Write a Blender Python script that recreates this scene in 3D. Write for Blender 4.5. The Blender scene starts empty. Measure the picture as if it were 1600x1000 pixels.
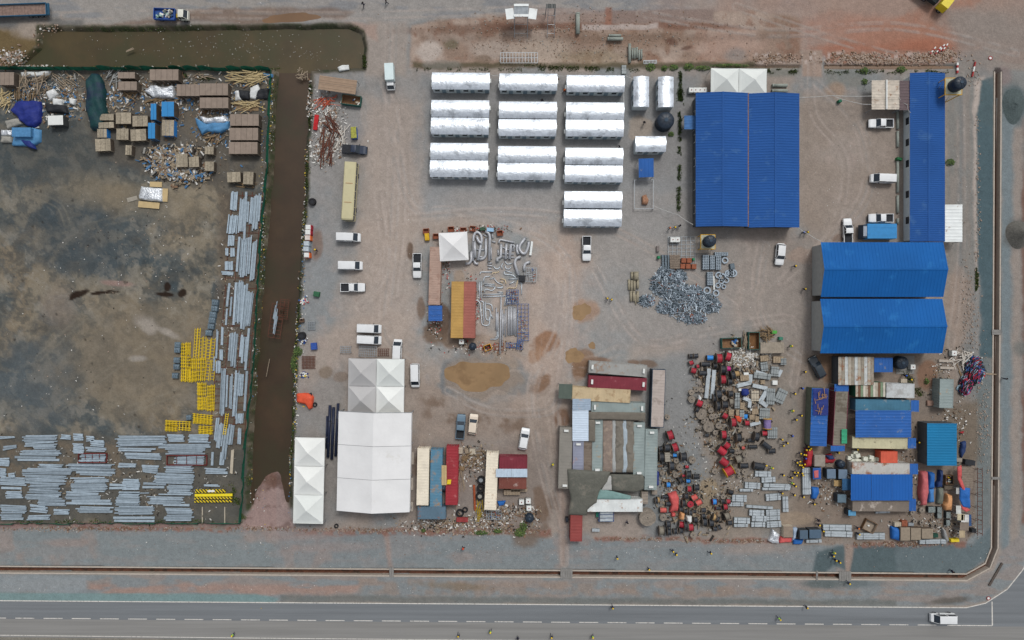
import bpy, math, random
import numpy as np
from mathutils import Vector, Matrix

rnd = random.Random(7)
SC = bpy.context.scene
COL = SC.collection
ORD = ['first', 'second', 'third', 'fourth', 'fifth', 'sixth', 'seventh', 'eighth', 'ninth', 'tenth', 'eleventh', 'twelfth', 'thirteenth', 'fourteenth', 'fifteenth', 'sixteenth', 'seventeenth', 'eighteenth', 'nineteenth', 'twentieth', 'last']
R = math.radians
S = 7.3          # photograph pixels per metre on the ground
H = 146.0        # flying height of the camera

# ---------------------------------------------------------------- camera, sky, sun, exposure
cam = bpy.data.cameras.new("camera"); cam.sensor_width = 36; cam.lens = 36 * H / (1600 / S)
cam.clip_end = 5000; cam.clip_start = 1
camo = bpy.data.objects.new("camera", cam); camo.location = (0, 0, H); COL.objects.link(camo)
SC.camera = camo
SUN_EL, SUN_AZ = R(58), R(24)          # azimuth east of north
wd = bpy.data.worlds.new("World"); SC.world = wd; wd.use_nodes = True
nt = wd.node_tree; bg = nt.nodes["Background"]; bg.inputs[1].default_value = 0.125
sky = nt.nodes.new("ShaderNodeTexSky"); sky.sky_type = 'NISHITA'; sky.sun_disc = False
sky.sun_elevation = SUN_EL; sky.sun_rotation = SUN_AZ; sky.air_density = 1.0; sky.dust_density = 3.0
hs = nt.nodes.new("ShaderNodeHueSaturation"); hs.inputs['Saturation'].default_value = 0.28
nt.links.new(sky.outputs[0], hs.inputs['Color']); nt.links.new(hs.outputs[0], bg.inputs[0])
sl = bpy.data.lights.new("sun", 'SUN'); sl.energy = 1.35; sl.angle = R(14); sl.color = (1, .98, .955)
so = bpy.data.objects.new("sun", sl); COL.objects.link(so)
sd = Vector((math.sin(SUN_AZ) * math.cos(SUN_EL), math.cos(SUN_AZ) * math.cos(SUN_EL), math.sin(SUN_EL)))
so.rotation_euler = sd.to_track_quat('Z', 'Y').to_euler(); so.location = (40, 90, 150)
vs = SC.view_settings; vs.view_transform = 'Standard'; vs.look = 'None'; vs.exposure = 0.0; vs.gamma = 1
vs.use_curve_mapping = False

# ---------------------------------------------------------------- helpers
def W(px, py, z=0.0):
    k = (H - z) / H / S
    return ((px - 800) * k, (500 - py) * k)

def rect(x0, y0, x1, y1, z=0.0):
    a = W(x0, y0, z); b = W(x1, y1, z)
    return ((a[0] + b[0]) / 2, (a[1] + b[1]) / 2, b[0] - a[0], a[1] - b[1])

def lin(c):
    return tuple(((x / 255 / 12.92) if x / 255 <= .04045 else ((x / 255 + .055) / 1.055) ** 2.4) for x in c)

MATS = {}
def M(name, rgb, rough=.85, metal=0.0, var=.18, scale=1.2, bump=0.0, bscale=None, stain=None, rndv=0.0, spec=.3, fine=0.0):
    """procedural material: base colour (display 0-255), world-space noise, optional stain (rgb, amount, scale)"""
    if name in MATS: return MATS[name]
    m = bpy.data.materials.new(name); m.use_nodes = True; t = m.node_tree; N = t.nodes; L = t.links
    b = N['Principled BSDF']; b.inputs['Roughness'].default_value = rough; b.inputs['Metallic'].default_value = metal
    b.inputs['Specular IOR Level'].default_value = spec
    geo = N.new('ShaderNodeNewGeometry')
    base = lin(rgb)
    def noise(sc, det=4, ro=.6):
        n = N.new('ShaderNodeTexNoise'); n.inputs['Scale'].default_value = sc; n.inputs['Detail'].default_value = det
        n.inputs['Roughness'].default_value = ro; L.new(geo.outputs['Position'], n.inputs['Vector']); return n
    def mix(fac, a, c2, mode='MIX'):
        x = N.new('ShaderNodeMix'); x.data_type = 'RGBA'; x.blend_type = mode
        if isinstance(fac, float): x.inputs[0].default_value = fac
        else: L.new(fac, x.inputs[0])
        for v, s in ((a, 6), (c2, 7)):
            if isinstance(v, tuple): x.inputs[s].default_value = (*v, 1)
            else: L.new(v, x.inputs[s])
        return x.outputs[2]
    def ramp(sock, lo, hi, a=0.0, c=1.0):
        r = N.new('ShaderNodeMapRange'); r.inputs[1].default_value = lo; r.inputs[2].default_value = hi
        r.inputs[3].default_value = a; r.inputs[4].default_value = c; L.new(sock, r.inputs[0]); return r.outputs[0]
    n1 = noise(scale)
    col = mix(ramp(n1.outputs[0], .3, .7), tuple(c * (1 - var) for c in base), tuple(min(1, c * (1 + var)) for c in base))
    if fine:
        n3 = noise(9.0, 3, .7)
        col = mix(ramp(n3.outputs[0], .35, .65), col, mix(1.0, col, tuple([1 - fine] * 3), 'MULTIPLY'))
    if stain:
        n2 = noise(stain[2], 5, .65)
        a = stain[1]
        col = mix(ramp(n2.outputs[0], .62 - a * .35, .72 - a * .3), col, lin(stain[0]))
    if rndv:
        oi = N.new('ShaderNodeObjectInfo')
        v = ramp(oi.outputs['Random'], 0, 1, 1 - rndv, 1 + rndv)
        cc = N.new('ShaderNodeCombineColor')
        for i in range(3): L.new(v, cc.inputs[i])
        col = mix(1.0, col, cc.outputs[0], 'MULTIPLY')
    L.new(col, b.inputs['Base Color'])
    if bump:
        bn = noise(bscale or 6.0, 3); bp = N.new('ShaderNodeBump'); bp.inputs['Strength'].default_value = bump
        bp.inputs['Distance'].default_value = .3; L.new(bn.outputs[0], bp.inputs['Height']); L.new(bp.outputs[0], b.inputs['Normal'])
    MATS[name] = m
    return m

class MB:
    def __init__(s): s.v = []; s.f = []; s.m = []; s.cm = 0
    def add(s, vs, fs, T=None):
        o = len(s.v)
        s.v += [tuple(T @ Vector(p)) for p in vs] if T is not None else [tuple(p) for p in vs]
        s.f += [tuple(i + o for i in f) for f in fs]; s.m += [s.cm] * len(fs); return s
    def box(s, x, y, z, sx, sy, sz, rz=0, tilt=0):
        a, b = sx / 2, sy / 2
        T = Matrix.Translation((x, y, z)) @ Matrix.Rotation(rz, 4, 'Z') @ Matrix.Rotation(tilt, 4, 'Y')
        return s.add([(-a, -b, 0), (a, -b, 0), (a, b, 0), (-a, b, 0), (-a, -b, sz), (a, -b, sz), (a, b, sz), (-a, b, sz)],
                     [(0, 3, 2, 1), (4, 5, 6, 7), (0, 1, 5, 4), (1, 2, 6, 5), (2, 3, 7, 6), (3, 0, 4, 7)], T)
    def frus(s, x, y, z, sx, sy, tx, ty, h, ox=0, oy=0):
        a, b, c, d = sx / 2, sy / 2, tx / 2, ty / 2
        return s.add([(x - a, y - b, z), (x + a, y - b, z), (x + a, y + b, z), (x - a, y + b, z),
                      (x - c + ox, y - d + oy, z + h), (x + c + ox, y - d + oy, z + h), (x + c + ox, y + d + oy, z + h), (x - c + ox, y + d + oy, z + h)],
                     [(0, 3, 2, 1), (4, 5, 6, 7), (0, 1, 5, 4), (1, 2, 6, 5), (2, 3, 7, 6), (3, 0, 4, 7)])
    def cyl(s, p0, p1, r, n=10, r2=None):
        return s.tube([p0, p1], r, n, r2)
    def tube(s, path, r, n=8, r2=None, smooth=False):
        P = [Vector(p) for p in path]
        if smooth and len(P) > 2:      # round the corners
            Q = [P[0]]
            for a, b, c in zip(P, P[1:], P[2:]):
                d1, d2 = (a - b), (c - b); k = min(d1.length, d2.length) * .45
                k = min(k, r * 4)
                e, g = b + d1.normalized() * k, b + d2.normalized() * k
                Q += [e, e * .25 + b * .5 + g * .25, g]
            Q.append(P[-1]); P = Q
        o = len(s.v); m = len(P)
        up = Vector((0, 0, 1))
        for i, p in enumerate(P):
            t = (P[min(i + 1, m - 1)] - P[max(i - 1, 0)]).normalized()
            if abs(t.dot(up)) > .98: up = Vector((0, 1, 0))
            u = t.cross(up).normalized(); w = u.cross(t).normalized()
            rr = r if r2 is None else r + (r2 - r) * i / (m - 1)
            for k in range(n):
                a = 2 * math.pi * k / n
                s.v.append(tuple(p + u * math.cos(a) * rr + w * math.sin(a) * rr))
        for i in range(m - 1):
            for k in range(n):
                a, b = o + i * n + k, o + i * n + (k + 1) % n
                s.f.append((a, b, b + n, a + n)); s.m.append(s.cm)
        s.f.append(tuple(o + k for k in range(n))[::-1]); s.m.append(s.cm)
        s.f.append(tuple(o + (m - 1) * n + k for k in range(n))); s.m.append(s.cm)
        return s
    def ring(s, x, y, z, ro, ri, h, n=20, axis='Z', T=None):
        vs = []; fs = []
        for k in range(n):
            a = 2 * math.pi * k / n; c, q = math.cos(a), math.sin(a)
            vs += [(ro * c, ro * q, 0), (ro * c, ro * q, h), (ri * c, ri * q, h), (ri * c, ri * q, 0)]
        for k in range(n):
            i, j = k * 4, ((k + 1) % n) * 4
            for e in range(4): fs.append((i + e, j + e, j + (e + 1) % 4, i + (e + 1) % 4))
        return s.add(vs, fs, Matrix.Translation((x, y, z)) @ (T if T is not None else Matrix.Identity(4)))
    def grid(s, fn, nu, nv):
        o = len(s.v)
        for i in range(nu + 1):
            for j in range(nv + 1): s.v.append(tuple(fn(i / nu, j / nv)))
        for i in range(nu):
            for j in range(nv):
                a = o + i * (nv + 1) + j
                s.f.append((a, a + nv + 1, a + nv + 2, a + 1)); s.m.append(s.cm)
        return s
    def loft(s, st):
        """st: (x, [(y,z)...] half profile from bottom to top); mirrored in y, ends capped"""
        o = len(s.v); n = len(st[0][1]) * 2
        for x, hp in st:
            s.v += [(x, y, z) for y, z in hp] + [(x, -y, z) for y, z in reversed(hp)]
        for i in range(len(st) - 1):
            for k in range(n):
                a, b = o + i * n + k, o + i * n + (k + 1) % n
                s.f.append((a, a + n, b + n, b)); s.m.append(s.cm)
        s.f.append(tuple(o + k for k in range(n))); s.m.append(s.cm)
        s.f.append(tuple(o + (len(st) - 1) * n + k for k in range(n))[::-1]); s.m.append(s.cm)
        return s
    def mesh(s, name, mats, smooth=False):
        me = bpy.data.meshes.new(name); me.from_pydata(s.v, [], s.f)
        for m in (mats if isinstance(mats, (list, tuple)) else [mats]): me.materials.append(m)
        if any(s.m): me.polygons.foreach_set('material_index', s.m)
        if smooth: me.polygons.foreach_set('use_smooth', [True] * len(me.polygons))
        me.validate(); me.update()
        return me

def tag(o, label=None, cat=None, group=None, kind=None):
    if label: o['label'] = label
    if cat: o['category'] = cat
    if group: o['group'] = group
    if kind: o['kind'] = kind
    return o
def thing(name, label, cat, x, y, rz=0.0, z=0.0, group=None):
    o = bpy.data.objects.new(name, None); COL.objects.link(o); o.location = (x, y, z); o.rotation_euler = (0, 0, rz)
    o.empty_display_size = .5
    return tag(o, label, cat, group)
def part(name, mb, mats, parent=None, smooth=False, label=None, loc=None, rz=None):
    me = mb if isinstance(mb, bpy.types.Mesh) else mb.mesh(name, mats, smooth)
    o = bpy.data.objects.new(name, me); COL.objects.link(o); o.parent = parent
    if loc: o.location = loc
    if rz is not None: o.rotation_euler = (0, 0, rz)
    if label: o['label'] = label
    return o
def solo(name, mb, mats, label, cat, x=0, y=0, rz=0.0, z=0.0, group=None, smooth=False):
    o = part(name, mb, mats, None, smooth); o.location = (x, y, z); o.rotation_euler = (0, 0, rz)
    return tag(o, label, cat, group)
def struct(name, mb, mats, smooth=False, kind='structure', label=None):
    o = part(name, mb, mats, None, smooth); tag(o, label, None, None, kind); return o
def dup(root, x, y, rz, label=None, group=None, z=0.0):
    r = root.copy(); COL.objects.link(r); r.location = (x, y, z); r.rotation_euler = (0, 0, rz)
    if label: r['label'] = label
    if group: r['group'] = group
    for ch in list(root.children):
        c = ch.copy(); COL.objects.link(c); c.parent = r
        for g in list(ch.children):
            d = g.copy(); COL.objects.link(d); d.parent = c
    return r
_used = set()
def place(root, x, y, rz, label=None, group=None, z=0.0):
    """the first call moves the prototype itself, later calls copy it"""
    if root.name not in _used:
        _used.add(root.name); root.location = (x, y, z); root.rotation_euler = (0, 0, rz)
        if label: root['label'] = label
        if group: root['group'] = group
        return root
    return dup(root, x, y, rz, label, group, z)

# ---------------------------------------------------------------- numpy noise and the ground
def _hash(i, j, seed):
    h = (i.astype(np.int64) * 374761393 + j.astype(np.int64) * 668265263 + seed * 1274126177) & 0x7fffffff
    h = ((h ^ (h >> 13)) * 1103515245) & 0x7fffffff
    return ((h ^ (h >> 16)) & 0xffff) / 65535.0
def vnoise(X, Y, sc, seed):
    x = X / sc; y = Y / sc; i = np.floor(x); j = np.floor(y); u = x - i; v = y - j
    u = u * u * (3 - 2 * u); v = v * v * (3 - 2 * v)
    a = _hash(i, j, seed); b = _hash(i + 1, j, seed); c = _hash(i, j + 1, seed); d = _hash(i + 1, j + 1, seed)
    return (a * (1 - u) + b * u) * (1 - v) + (c * (1 - u) + d * u) * v
def fbm(X, Y, sc, seed, o=4, rough=.55):
    t = np.zeros_like(X, dtype=float); w = 1; s = 0
    for k in range(o):
        t += w * vnoise(X, Y, sc / 2 ** k, seed + 17 * k); s += w; w *= rough
    return t / s
def sstep(a, b, x):
    t = np.clip((x - a) / (b - a), 0, 1); return t * t * (3 - 2 * t)

def smooth_axis(lo, hi, step, far):
    a = list(np.arange(lo, hi + step / 2, step)); d = step; l, h = a[0], a[-1]; L, G = [], []
    while l > -far: d *= 1.5; l -= d; L.append(l)
    d = step
    while h < far: d *= 1.5; h += d; G.append(h)
    return np.array(L[::-1] + a + G)
xs = smooth_axis(-24, 1624, 2.0, 12000); ys = smooth_axis(-24, 1024, 2.0, 12000)
X, Y = np.meshgrid(xs, ys)
n1 = fbm(X, Y, 150, 1); n2 = fbm(X, Y, 60, 2); n3 = fbm(X, Y, 18, 3); n4 = fbm(X, Y, 7, 4, 3)
nh = fbm(X * .25, Y, 12, 9)          # drawn-out streaks along x
nv = fbm(X, Y * .25, 12, 10)
wx = (fbm(X, Y, 24, 5) - .5) * 2; wy = (fbm(X, Y, 24, 6) - .5) * 2
C = np.zeros(X.shape + (3,)); Z = np.zeros(X.shape)
def arr(c): return np.array(lin(c))
def mixc(m, c):
    global C
    C = C * (1 - m[..., None]) + arr(c) * m[..., None]
def sdf(pts, warp=0.0):
    """signed distance (positive inside) to a polygon, in pixels"""
    XX = X + wx * warp; YY = Y + wy * warp
    d = np.full(X.shape, 1e9); ins = np.zeros(X.shape, bool)
    n = len(pts)
    for k in range(n):
        ax, ay = pts[k]; bx, by = pts[(k + 1) % n]
        ex, ey = bx - ax, by - ay; L2 = ex * ex + ey * ey + 1e-9
        t = np.clip(((XX - ax) * ex + (YY - ay) * ey) / L2, 0, 1)
        d = np.minimum(d, np.hypot(XX - ax - t * ex, YY - ay - t * ey))
        if ay != by:
            c = ((ay > YY) != (by > YY)) & (XX < ax + (YY - ay) * ex / (by - ay)); ins ^= c
    return np.where(ins, d, -d)
def region(pts, c, soft=3, warp=3, op=1.0, brk=None):
    m = sstep(-soft, soft, sdf(pts, warp)) * op
    if brk is not None: m = m * sstep(brk[1], brk[2], brk[0])
    mixc(m, c); return m
def rc(x0, y0, x1, y1): return [(x0, y0), (x1, y0), (x1, y1), (x0, y1)]
def blob(cx, cy, rx, ry, c, rot=0, soft=.25, op=1.0, warp=.35, brk=None):
    a = R(rot); dx, dy = X - cx, Y - cy
    u = (dx * math.cos(a) + dy * math.sin(a)) / rx; v = (-dx * math.sin(a) + dy * math.cos(a)) / ry
    d = 1 - np.hypot(u, v) + (n3 - .5) * warp * 2 + wx * warp * .3
    m = sstep(-soft, soft, d) * op
    if brk is not None: m = m * sstep(brk[1], brk[2], brk[0])
    mixc(m, c); return m

CANAL = [(406, 100), (488, 106), (484, 170), (478, 300), (470, 420), (462, 560), (456, 690), (453, 790), (386, 795), (396, 600), (408, 430), (424, 250), (430, 112)]
POND = [(60, 44), (140, 44), (545, 40), (566, 50), (572, 72), (568, 108), (478, 112), (410, 107), (20, 105), (60, 74)]
DRAIN = [(-900, 884), (0, 890), (400, 893), (800, 896), (1200, 899), (1510, 902), (1543, 884), (1554, 856), (1557, 500), (1559, 112)]

# base tone: dusty tan over grey crushed stone
mixc(np.ones(X.shape), (148, 135, 123))
mixc(sstep(.48, .64, n2 * .5 + n1 * .5), (126, 129, 128))
mixc(sstep(.55, .7, n3) * .35, (160, 142, 130))
# compound gravel areas that stay grey
region([(455, 110), (560, 112), (700, 115), (700, 330), (560, 340), (470, 560), (455, 820)], (128, 131, 131), 20, 16, .65)
region(rc(660, 118, 1090, 300), (124, 126, 126), 10, 8, .8)
region([(640, 270), (1090, 280), (1090, 380), (860, 350), (660, 330)], (130, 131, 130), 14, 12, .7)
region([(575, 150), (660, 150), (650, 560), (520, 560), (560, 330)], (154, 139, 126), 22, 18, .8)
region([(830, 400), (900, 370), (930, 470), (880, 620), (800, 640), (820, 500)], (156, 134, 118), 18, 18, .6)
region([(920, 350), (1150, 350), (1150, 560), (1040, 540), (920, 560)], (132, 130, 126), 20, 18, .7)
region(rc(1252, 150, 1415, 380), (142, 127, 113), 14, 12, .9, (n2, .2, .6))
region([(1100, 380), (1280, 370), (1280, 560), (1160, 520)], (140, 131, 122), 20, 14, .7)
region([(1000, 560), (1090, 550), (1110, 830), (1010, 850)], (122, 126, 126), 12, 10, .8)
region([(1090, 560), (1240, 540), (1265, 820), (1110, 850)], (134, 122, 108), 16, 12, .8)
region([(1250, 550), (1560, 500), (1535, 850), (1240, 850)], (124, 108, 92), 14, 10, .75)
region([(430, 640), (540, 560), (540, 820), (450, 820)], (128, 126, 122), 12, 10, .7)
region([(640, 600), (900, 600), (890, 700), (650, 690)], (138, 122, 108), 14, 16, .8)
region([(640, 690), (860, 690), (850, 850), (640, 830)], (128, 116, 106), 10, 10, .8)
for cx, cy, rx, ry, rot in [(720, 640, 60, 12, 15), (800, 660, 40, 14, -10), (690, 650, 26, 9, 10), (655, 735, 10, 40, 0), (860, 810, 14, 40, 10)]:
    blob(cx, cy, rx, ry, (106, 84, 66), rot, .5, .7, .6, (n3, .35, .6))
# left storage yard
YARD = [(-3000, 108), (424, 112), (420, 260), (404, 440), (392, 600), (380, 818), (-3000, 818)]
region(YARD, (82, 88, 88), 2, 2)
ym = sstep(-2, 2, sdf(YARD, 1))
mixc(ym * sstep(.43, .60, n1 * .55 + n2 * .45 + (X - 150) * .00022 - np.abs(Y - 520) * .00018), (118, 107, 90))
mixc(ym * sstep(.5, .7, fbm(X, Y, 70, 31)) * .65, (128, 119, 103))
mixc(ym * sstep(.50, .64, fbm(X, Y, 90, 21)) * .65, (62, 70, 72))
mixc(ym * sstep(.56, .66, nh) * .15, (132, 124, 110))
q1 = fbm(X + wx * 14, Y + wy * 14, 34, 41, 5, .62); q2 = fbm(X + wy * 9, Y + wx * 9, 16, 42, 4, .65)
mixc(ym * sstep(.50, .60, q1) * .55, (134, 124, 106)); mixc(ym * sstep(.52, .42, q1) * sstep(.4, .6, q2) * .6, (58, 70, 76)); mixc(ym * sstep(.56, .66, q2) * .45, (140, 134, 122)); mixc(ym * sstep(.44, .36, q2) * .5, (56, 62, 64))
blob(70, 240, 150, 60, (66, 72, 73), 0, .4, .7); blob(120, 370, 90, 60, (64, 73, 78), 20, .5, .6); blob(60, 600, 70, 70, (84, 92, 96), 0, .5, .6)
blob(230, 560, 130, 90, (122, 110, 92), 0, .5, .7); blob(210, 310, 110, 26, (124, 113, 94), 10, .5, .6)
blob(230, 508, 20, 12, (150, 142, 132), 20, .4, .8, .5); blob(262, 520, 22, 6, (158, 150, 140), 25, .4, .7, .5); blob(214, 560, 16, 5, (150, 144, 136), 0, .4, .7, .6)
blob(185, 443, 24, 4, (150, 120, 112), 5, .4, .6, .4); blob(90, 480, 26, 30, (128, 116, 104), 0, .6, .6)
region(rc(-60, 680, 385, 818), (84, 82, 76), 8, 14, .8); region(rc(-60, 690, 300, 760), (112, 100, 84), 8, 14, .7, (n3, .45, .6))  # ground under the beam rows, darkened to paint shade into their gaps
region(rc(340, 300, 410, 700), (92, 80, 68), 8, 8, .6)
for cx, cy, rx, ry, rot in [(124, 459, 15, 6, -18), (116, 464, 9, 4, -30), (165, 457, 22, 2.6, -4), (258, 460, 17, 4.5, 3), (262, 449, 7, 7, 0), (284, 458, 7, 6, -10)]:
    blob(cx, cy, rx, ry, (42, 31, 24), rot, .16, .97, .55)
for k in range(26):
    blob(rnd.uniform(10, 330), rnd.uniform(250, 670), rnd.uniform(1.5, 2.6), rnd.uniform(1.5, 2.4), (44, 40, 36), 0, .3, .7)
# the junk corner stands on dark litter-strewn soil
region([(120, 110), (424, 112), (415, 290), (350, 300), (210, 270), (150, 240)], (88, 82, 74), 8, 10, .7)
# earth strip along the yard fence
region(rc(-3000, 817, 460, 829), (138, 110, 104), 3, 4, .9, (n3, .3, .6))
# top road
TOP = [(-9000, -9000), (9000, -9000), (9000, 70), (1260, 78), (1260, 40), (700, 28), (560, 40), (130, 40), (-9000, 60)]
region(TOP, (143, 138, 132), 6, 5)
tm = sstep(-4, 4, sdf(TOP, 2))
mixc(tm * sstep(.48, .62, nh), (128, 128, 128))
mixc(tm * sstep(980, 1300, X + (n2 - .5) * 300) * .9, (153, 125, 108))
mixc(tm * sstep(1200, 1350, X) * sstep(.5, .64, n2) * .8, (158, 108, 82))
blob(1420, 70, 80, 22, (152, 98, 70), 5, .5, .75); blob(1430, 50, 60, 14, (152, 108, 84), 10, .5, .6)
blob(1380, 50, 120, 24, (160, 110, 86), 4, .5, .7); blob(1200, 60, 60, 16, (154, 116, 98), 0, .5, .6); blob(1440, 74, 50, 14, (158, 92, 62), 0, .5, .7); blob(1330, 80, 60, 12, (156, 96, 68), 0, .5, .8); blob(1440, 84, 60, 8, (146, 92, 68), 0, .5, .6); blob(1530, 40, 70, 22, (136, 126, 118), 12, .5, .8)
region([(330, 14), (520, 12), (555, 20), (535, 34), (480, 26), (410, 38), (300, 34), (150, 40)], (118, 98, 84), 4, 5, .8)
region(rc(-200, 28, 130, 46), (92, 92, 90), 4, 4, .7)
region([(575, 30), (640, 40), (634, 118), (570, 118)], (150, 138, 127), 5, 4, .9)
region([(540, 34), (590, 40), (590, 64), (560, 48)], (160, 132, 116), 4, 4, .7)
# corner spoil at the far left
region([(-60, 46), (90, 44), (96, 70), (40, 104), (-60, 104)], (104, 88, 60), 5, 6)
blob(52, 48, 30, 14, (152, 140, 128), 0, .4, .9)
# muddy ground north of the cabins
PIT = [(644, 40), (760, 22), (1180, 18), (1250, 26), (1250, 100), (640, 106)]
region(PIT, (140, 116, 98), 4, 4)
pm = sstep(-4, 4, sdf(PIT, 3))
mixc(pm * sstep(.45, .6, n2) * .8, (162, 142, 126)); mixc(pm * sstep(.54, .66, n3) * .6, (132, 94, 72))
region([(780, 36), (1120, 34), (1180, 46), (760, 46)], (122, 86, 68), 3, 4, .85)
region([(800, 10), (950, 16), (950, 34), (800, 38)], (142, 122, 112), 3, 4, .7)
region([(955, 16), (1115, 14), (1115, 34), (955, 36)], (132, 112, 102), 2, 2, .9)
region([(946, 12), (956, 12), (956, 40), (946, 40)], (140, 92, 70), 2, 2, .8)
region([(908, 38), (1028, 37), (1028, 45), (908, 47)], (168, 152, 142), 1, 3, 1)
region(rc(644, 98, 1180, 107), (86, 78, 56), 3, 4, .9); blob(670, 80, 22, 17, (172, 158, 146), 0, .3, .95, .4); blob(770, 78, 34, 16, (160, 144, 130), 0, .3, .85, .4)
blob(705, 68, 11, 8, (92, 88, 62), 0, .5, .7); blob(755, 92, 14, 7, (118, 98, 80), 0, .3, .8); blob(850, 78, 50, 20, (164, 146, 128), 0, .4, .8)
blob(1140, 68, 60, 20, (166, 136, 118), 0, .5, .8); blob(1152, 85, 18, 12, (132, 124, 118), 0, .4, .7); blob(1000, 62, 90, 14, (132, 104, 82), 0, .5, .7); blob(930, 88, 60, 12, (132, 116, 88), 0, .5, .6)
blob(1052, 65, 10, 5, (96, 62, 48), 10, .3, .7); blob(1073, 74, 9, 3, (90, 58, 46), -15, .3, .7); blob(745, 45, 110, 7, (112, 82, 64), -2, .5, .7, .5)
region(rc(1254, 78, 1284, 120), (152, 130, 114), 2, 2); region(rc(1290, 80, 1495, 100), (150, 108, 86), 3, 3)
mixc(sstep(-3, 3, sdf(rc(1180, 82, 1495, 100), 3)) * sstep(.5, .62, n4) * .8, (176, 160, 150))
region(rc(1180, 102, 1250, 106), (104, 80, 58), 2, 1); region(rc(1288, 101, 1492, 108), (106, 82, 58), 1.5, 1)
region(rc(1290, 110, 1350, 138), (118, 120, 112), 6, 6, .7); blob(1306, 140, 14, 10, (150, 122, 96), 0, .5, .7)
region(rc(1180, 106, 1250, 118), (112, 116, 108), 4, 4, .7)
# east side: track, dark stone strip beside the drain, outer road
region([(1478, 100), (1525, 100), (1530, 560), (1480, 560), (1478, 380)], (126, 124, 118), 6, 6)
region([(1480, 130), (1514, 120), (1516, 380), (1494, 560), (1478, 520)], (136, 126, 116), 5, 5, .7, (nv, .3, .6))
region([(1498, 120), (1506, 120), (1502, 560), (1494, 560)], (118, 120, 118), 3, 4, .7)
region([(1523, 125), (1538, 118), (1530, 200), (1527, 420), (1524, 420), (1520, 190)], (172, 158, 146), 3, 4, .95)
region([(1526, 180), (1552, 118), (1553, 560), (1528, 560)], (72, 94, 100), 2.5, 2)
region([(1533, 126), (1552, 118), (1552, 200), (1528, 190)], (76, 96, 100), 2, 3)
region([(1524, 430), (1530, 430), (1530, 560), (1522, 560)], (166, 152, 140), 3, 4, .7)
region([(1478, 430), (1526, 430), (1524, 620), (1478, 600)], (146, 130, 116), 8, 8, .8)
region([(1508, 430), (1530, 430), (1530, 640), (1500, 600)], (116, 122, 122), 8, 8, .7)
region([(1526, 560), (1550, 560), (1549, 880), (1525, 880)], (104, 114, 114), 4, 4, .9)
region([(1470, 640), (1530, 620), (1530, 720), (1500, 720)], (110, 98, 82), 8, 10, .8)
region([(1480, 20), (1660, 0), (1660, 130), (1500, 110)], (136, 124, 114), 20, 10, .8)
region([(1564, 110), (1700, 110), (1700, 900), (1566, 860)], (126, 126, 122), 4, 3)
region([(1563, 160), (1584, 160), (1582, 860), (1564, 856)], (112, 124, 127), 6, 5)
region([(1583, 200), (1597, 200), (1594, 880), (1578, 880)], (146, 132, 120), 5, 5, .8)
region([(1596, 180), (1640, 180), (1640, 820), (1598, 820)], (118, 82, 66), 3, 5, .85, (n2, .2, .5))
blob(1585, 163, 20, 32, (84, 98, 100), -8, .25, .9); blob(1568, 118, 14, 14, (128, 112, 108), 30, .4, .8)
blob(1590, 366, 22, 24, (92, 92, 88), 0, .3, .8)
blob(1596, 545, 12, 12, (100, 104, 100), 0, .5, .7)
# southern crushed-stone berm
SG = [(-9000, 828), (460, 826), (860, 840), (1060, 846), (1240, 852), (1340, 852), (1500, 852), (1530, 830), (1552, 820), (1550, 870), (1510, 898), (-9000, 882)]
region(SG, (121, 128, 129), 3, 4)
sg = sstep(-3, 3, sdf(SG, 3))
mixc(sg * sstep(.5, .62, nh) * .45, (134, 130, 127)); mixc(sg * sstep(.58, .68, n2) * .5, (146, 128, 118))
region([(1275, 862), (1320, 852), (1410, 852), (1408, 896), (1330, 896), (1305, 884), (1290, 896), (1270, 896)], (80, 96, 99), 3, 3)
region([(1400, 850), (1520, 850), (1549, 820), (1549, 870), (1510, 897), (1400, 897)], (93, 107, 110), 4, 4)
region([(1318, 850), (1334, 850), (1328, 898), (1322, 898)], (150, 130, 116), 2.5, 2, .9)
region([(598, 828), (606, 828), (614, 886), (608, 886)], (150, 128, 116), 4, 3, .8); region([(868, 700), (884, 700), (886, 886), (874, 886)], (146, 126, 112), 5, 3, .8)
for x0, x1, y0, y1 in [(100, 380, 824, 829), (460, 860, 826, 836), (930, 1100, 838, 845), (1100, 1250, 840, 848), (1330, 1510, 846, 854)]:
    region(rc(x0, y0, x1, y1), (132, 92, 76), 2.5, 5, .9, (n4, .3, .55))
blob(470, 835, 60, 10, (148, 126, 118), 0, .6, .5); blob(510, 855, 60, 8, (146, 128, 120), 0, .6, .5); blob(1180, 858, 60, 8, (148, 132, 120), 0, .6, .6); blob(100, 848, 40, 6, (146, 126, 116), 0, .6, .5)
blob(820, 838, 20, 16, (112, 94, 78), 0, .5, .8, .5)
# strip between drain and road
SS = [(-9000, 886), (0, 896), (1200, 905), (1515, 909), (1552, 892), (1566, 860), (1640, 800), (1620, 880), (1575, 918), (1540, 940), (1510, 946), (400, 940), (-9000, 925)]
region(SS, (124, 129, 130), 3, 1.5)
ss = sstep(-2, 2, sdf(SS, 1))
mixc(ss * sstep(.46, .58, nh) * .6, (142, 128, 119))
region(rc(-900, 900, 135, 926), (132, 138, 140), 3, 3, .9)
region(rc(140, 913, 560, 928), (152, 126, 114), 4, 5, .8, (nh, .35, .6))
region([(560, 905), (900, 908), (1240, 920), (1460, 925), (1240, 934), (560, 930)], (140, 122, 108), 4, 5, .6, (n3, .3, .6))
region([(440, 930), (1400, 938), (1400, 947), (440, 941)], (104, 106, 102), 3, 3, .8)
region([(-900, 922), (400, 928), (436, 935), (430, 942), (-900, 938)], (112, 136, 136), 1.5, 1, .95)
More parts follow.
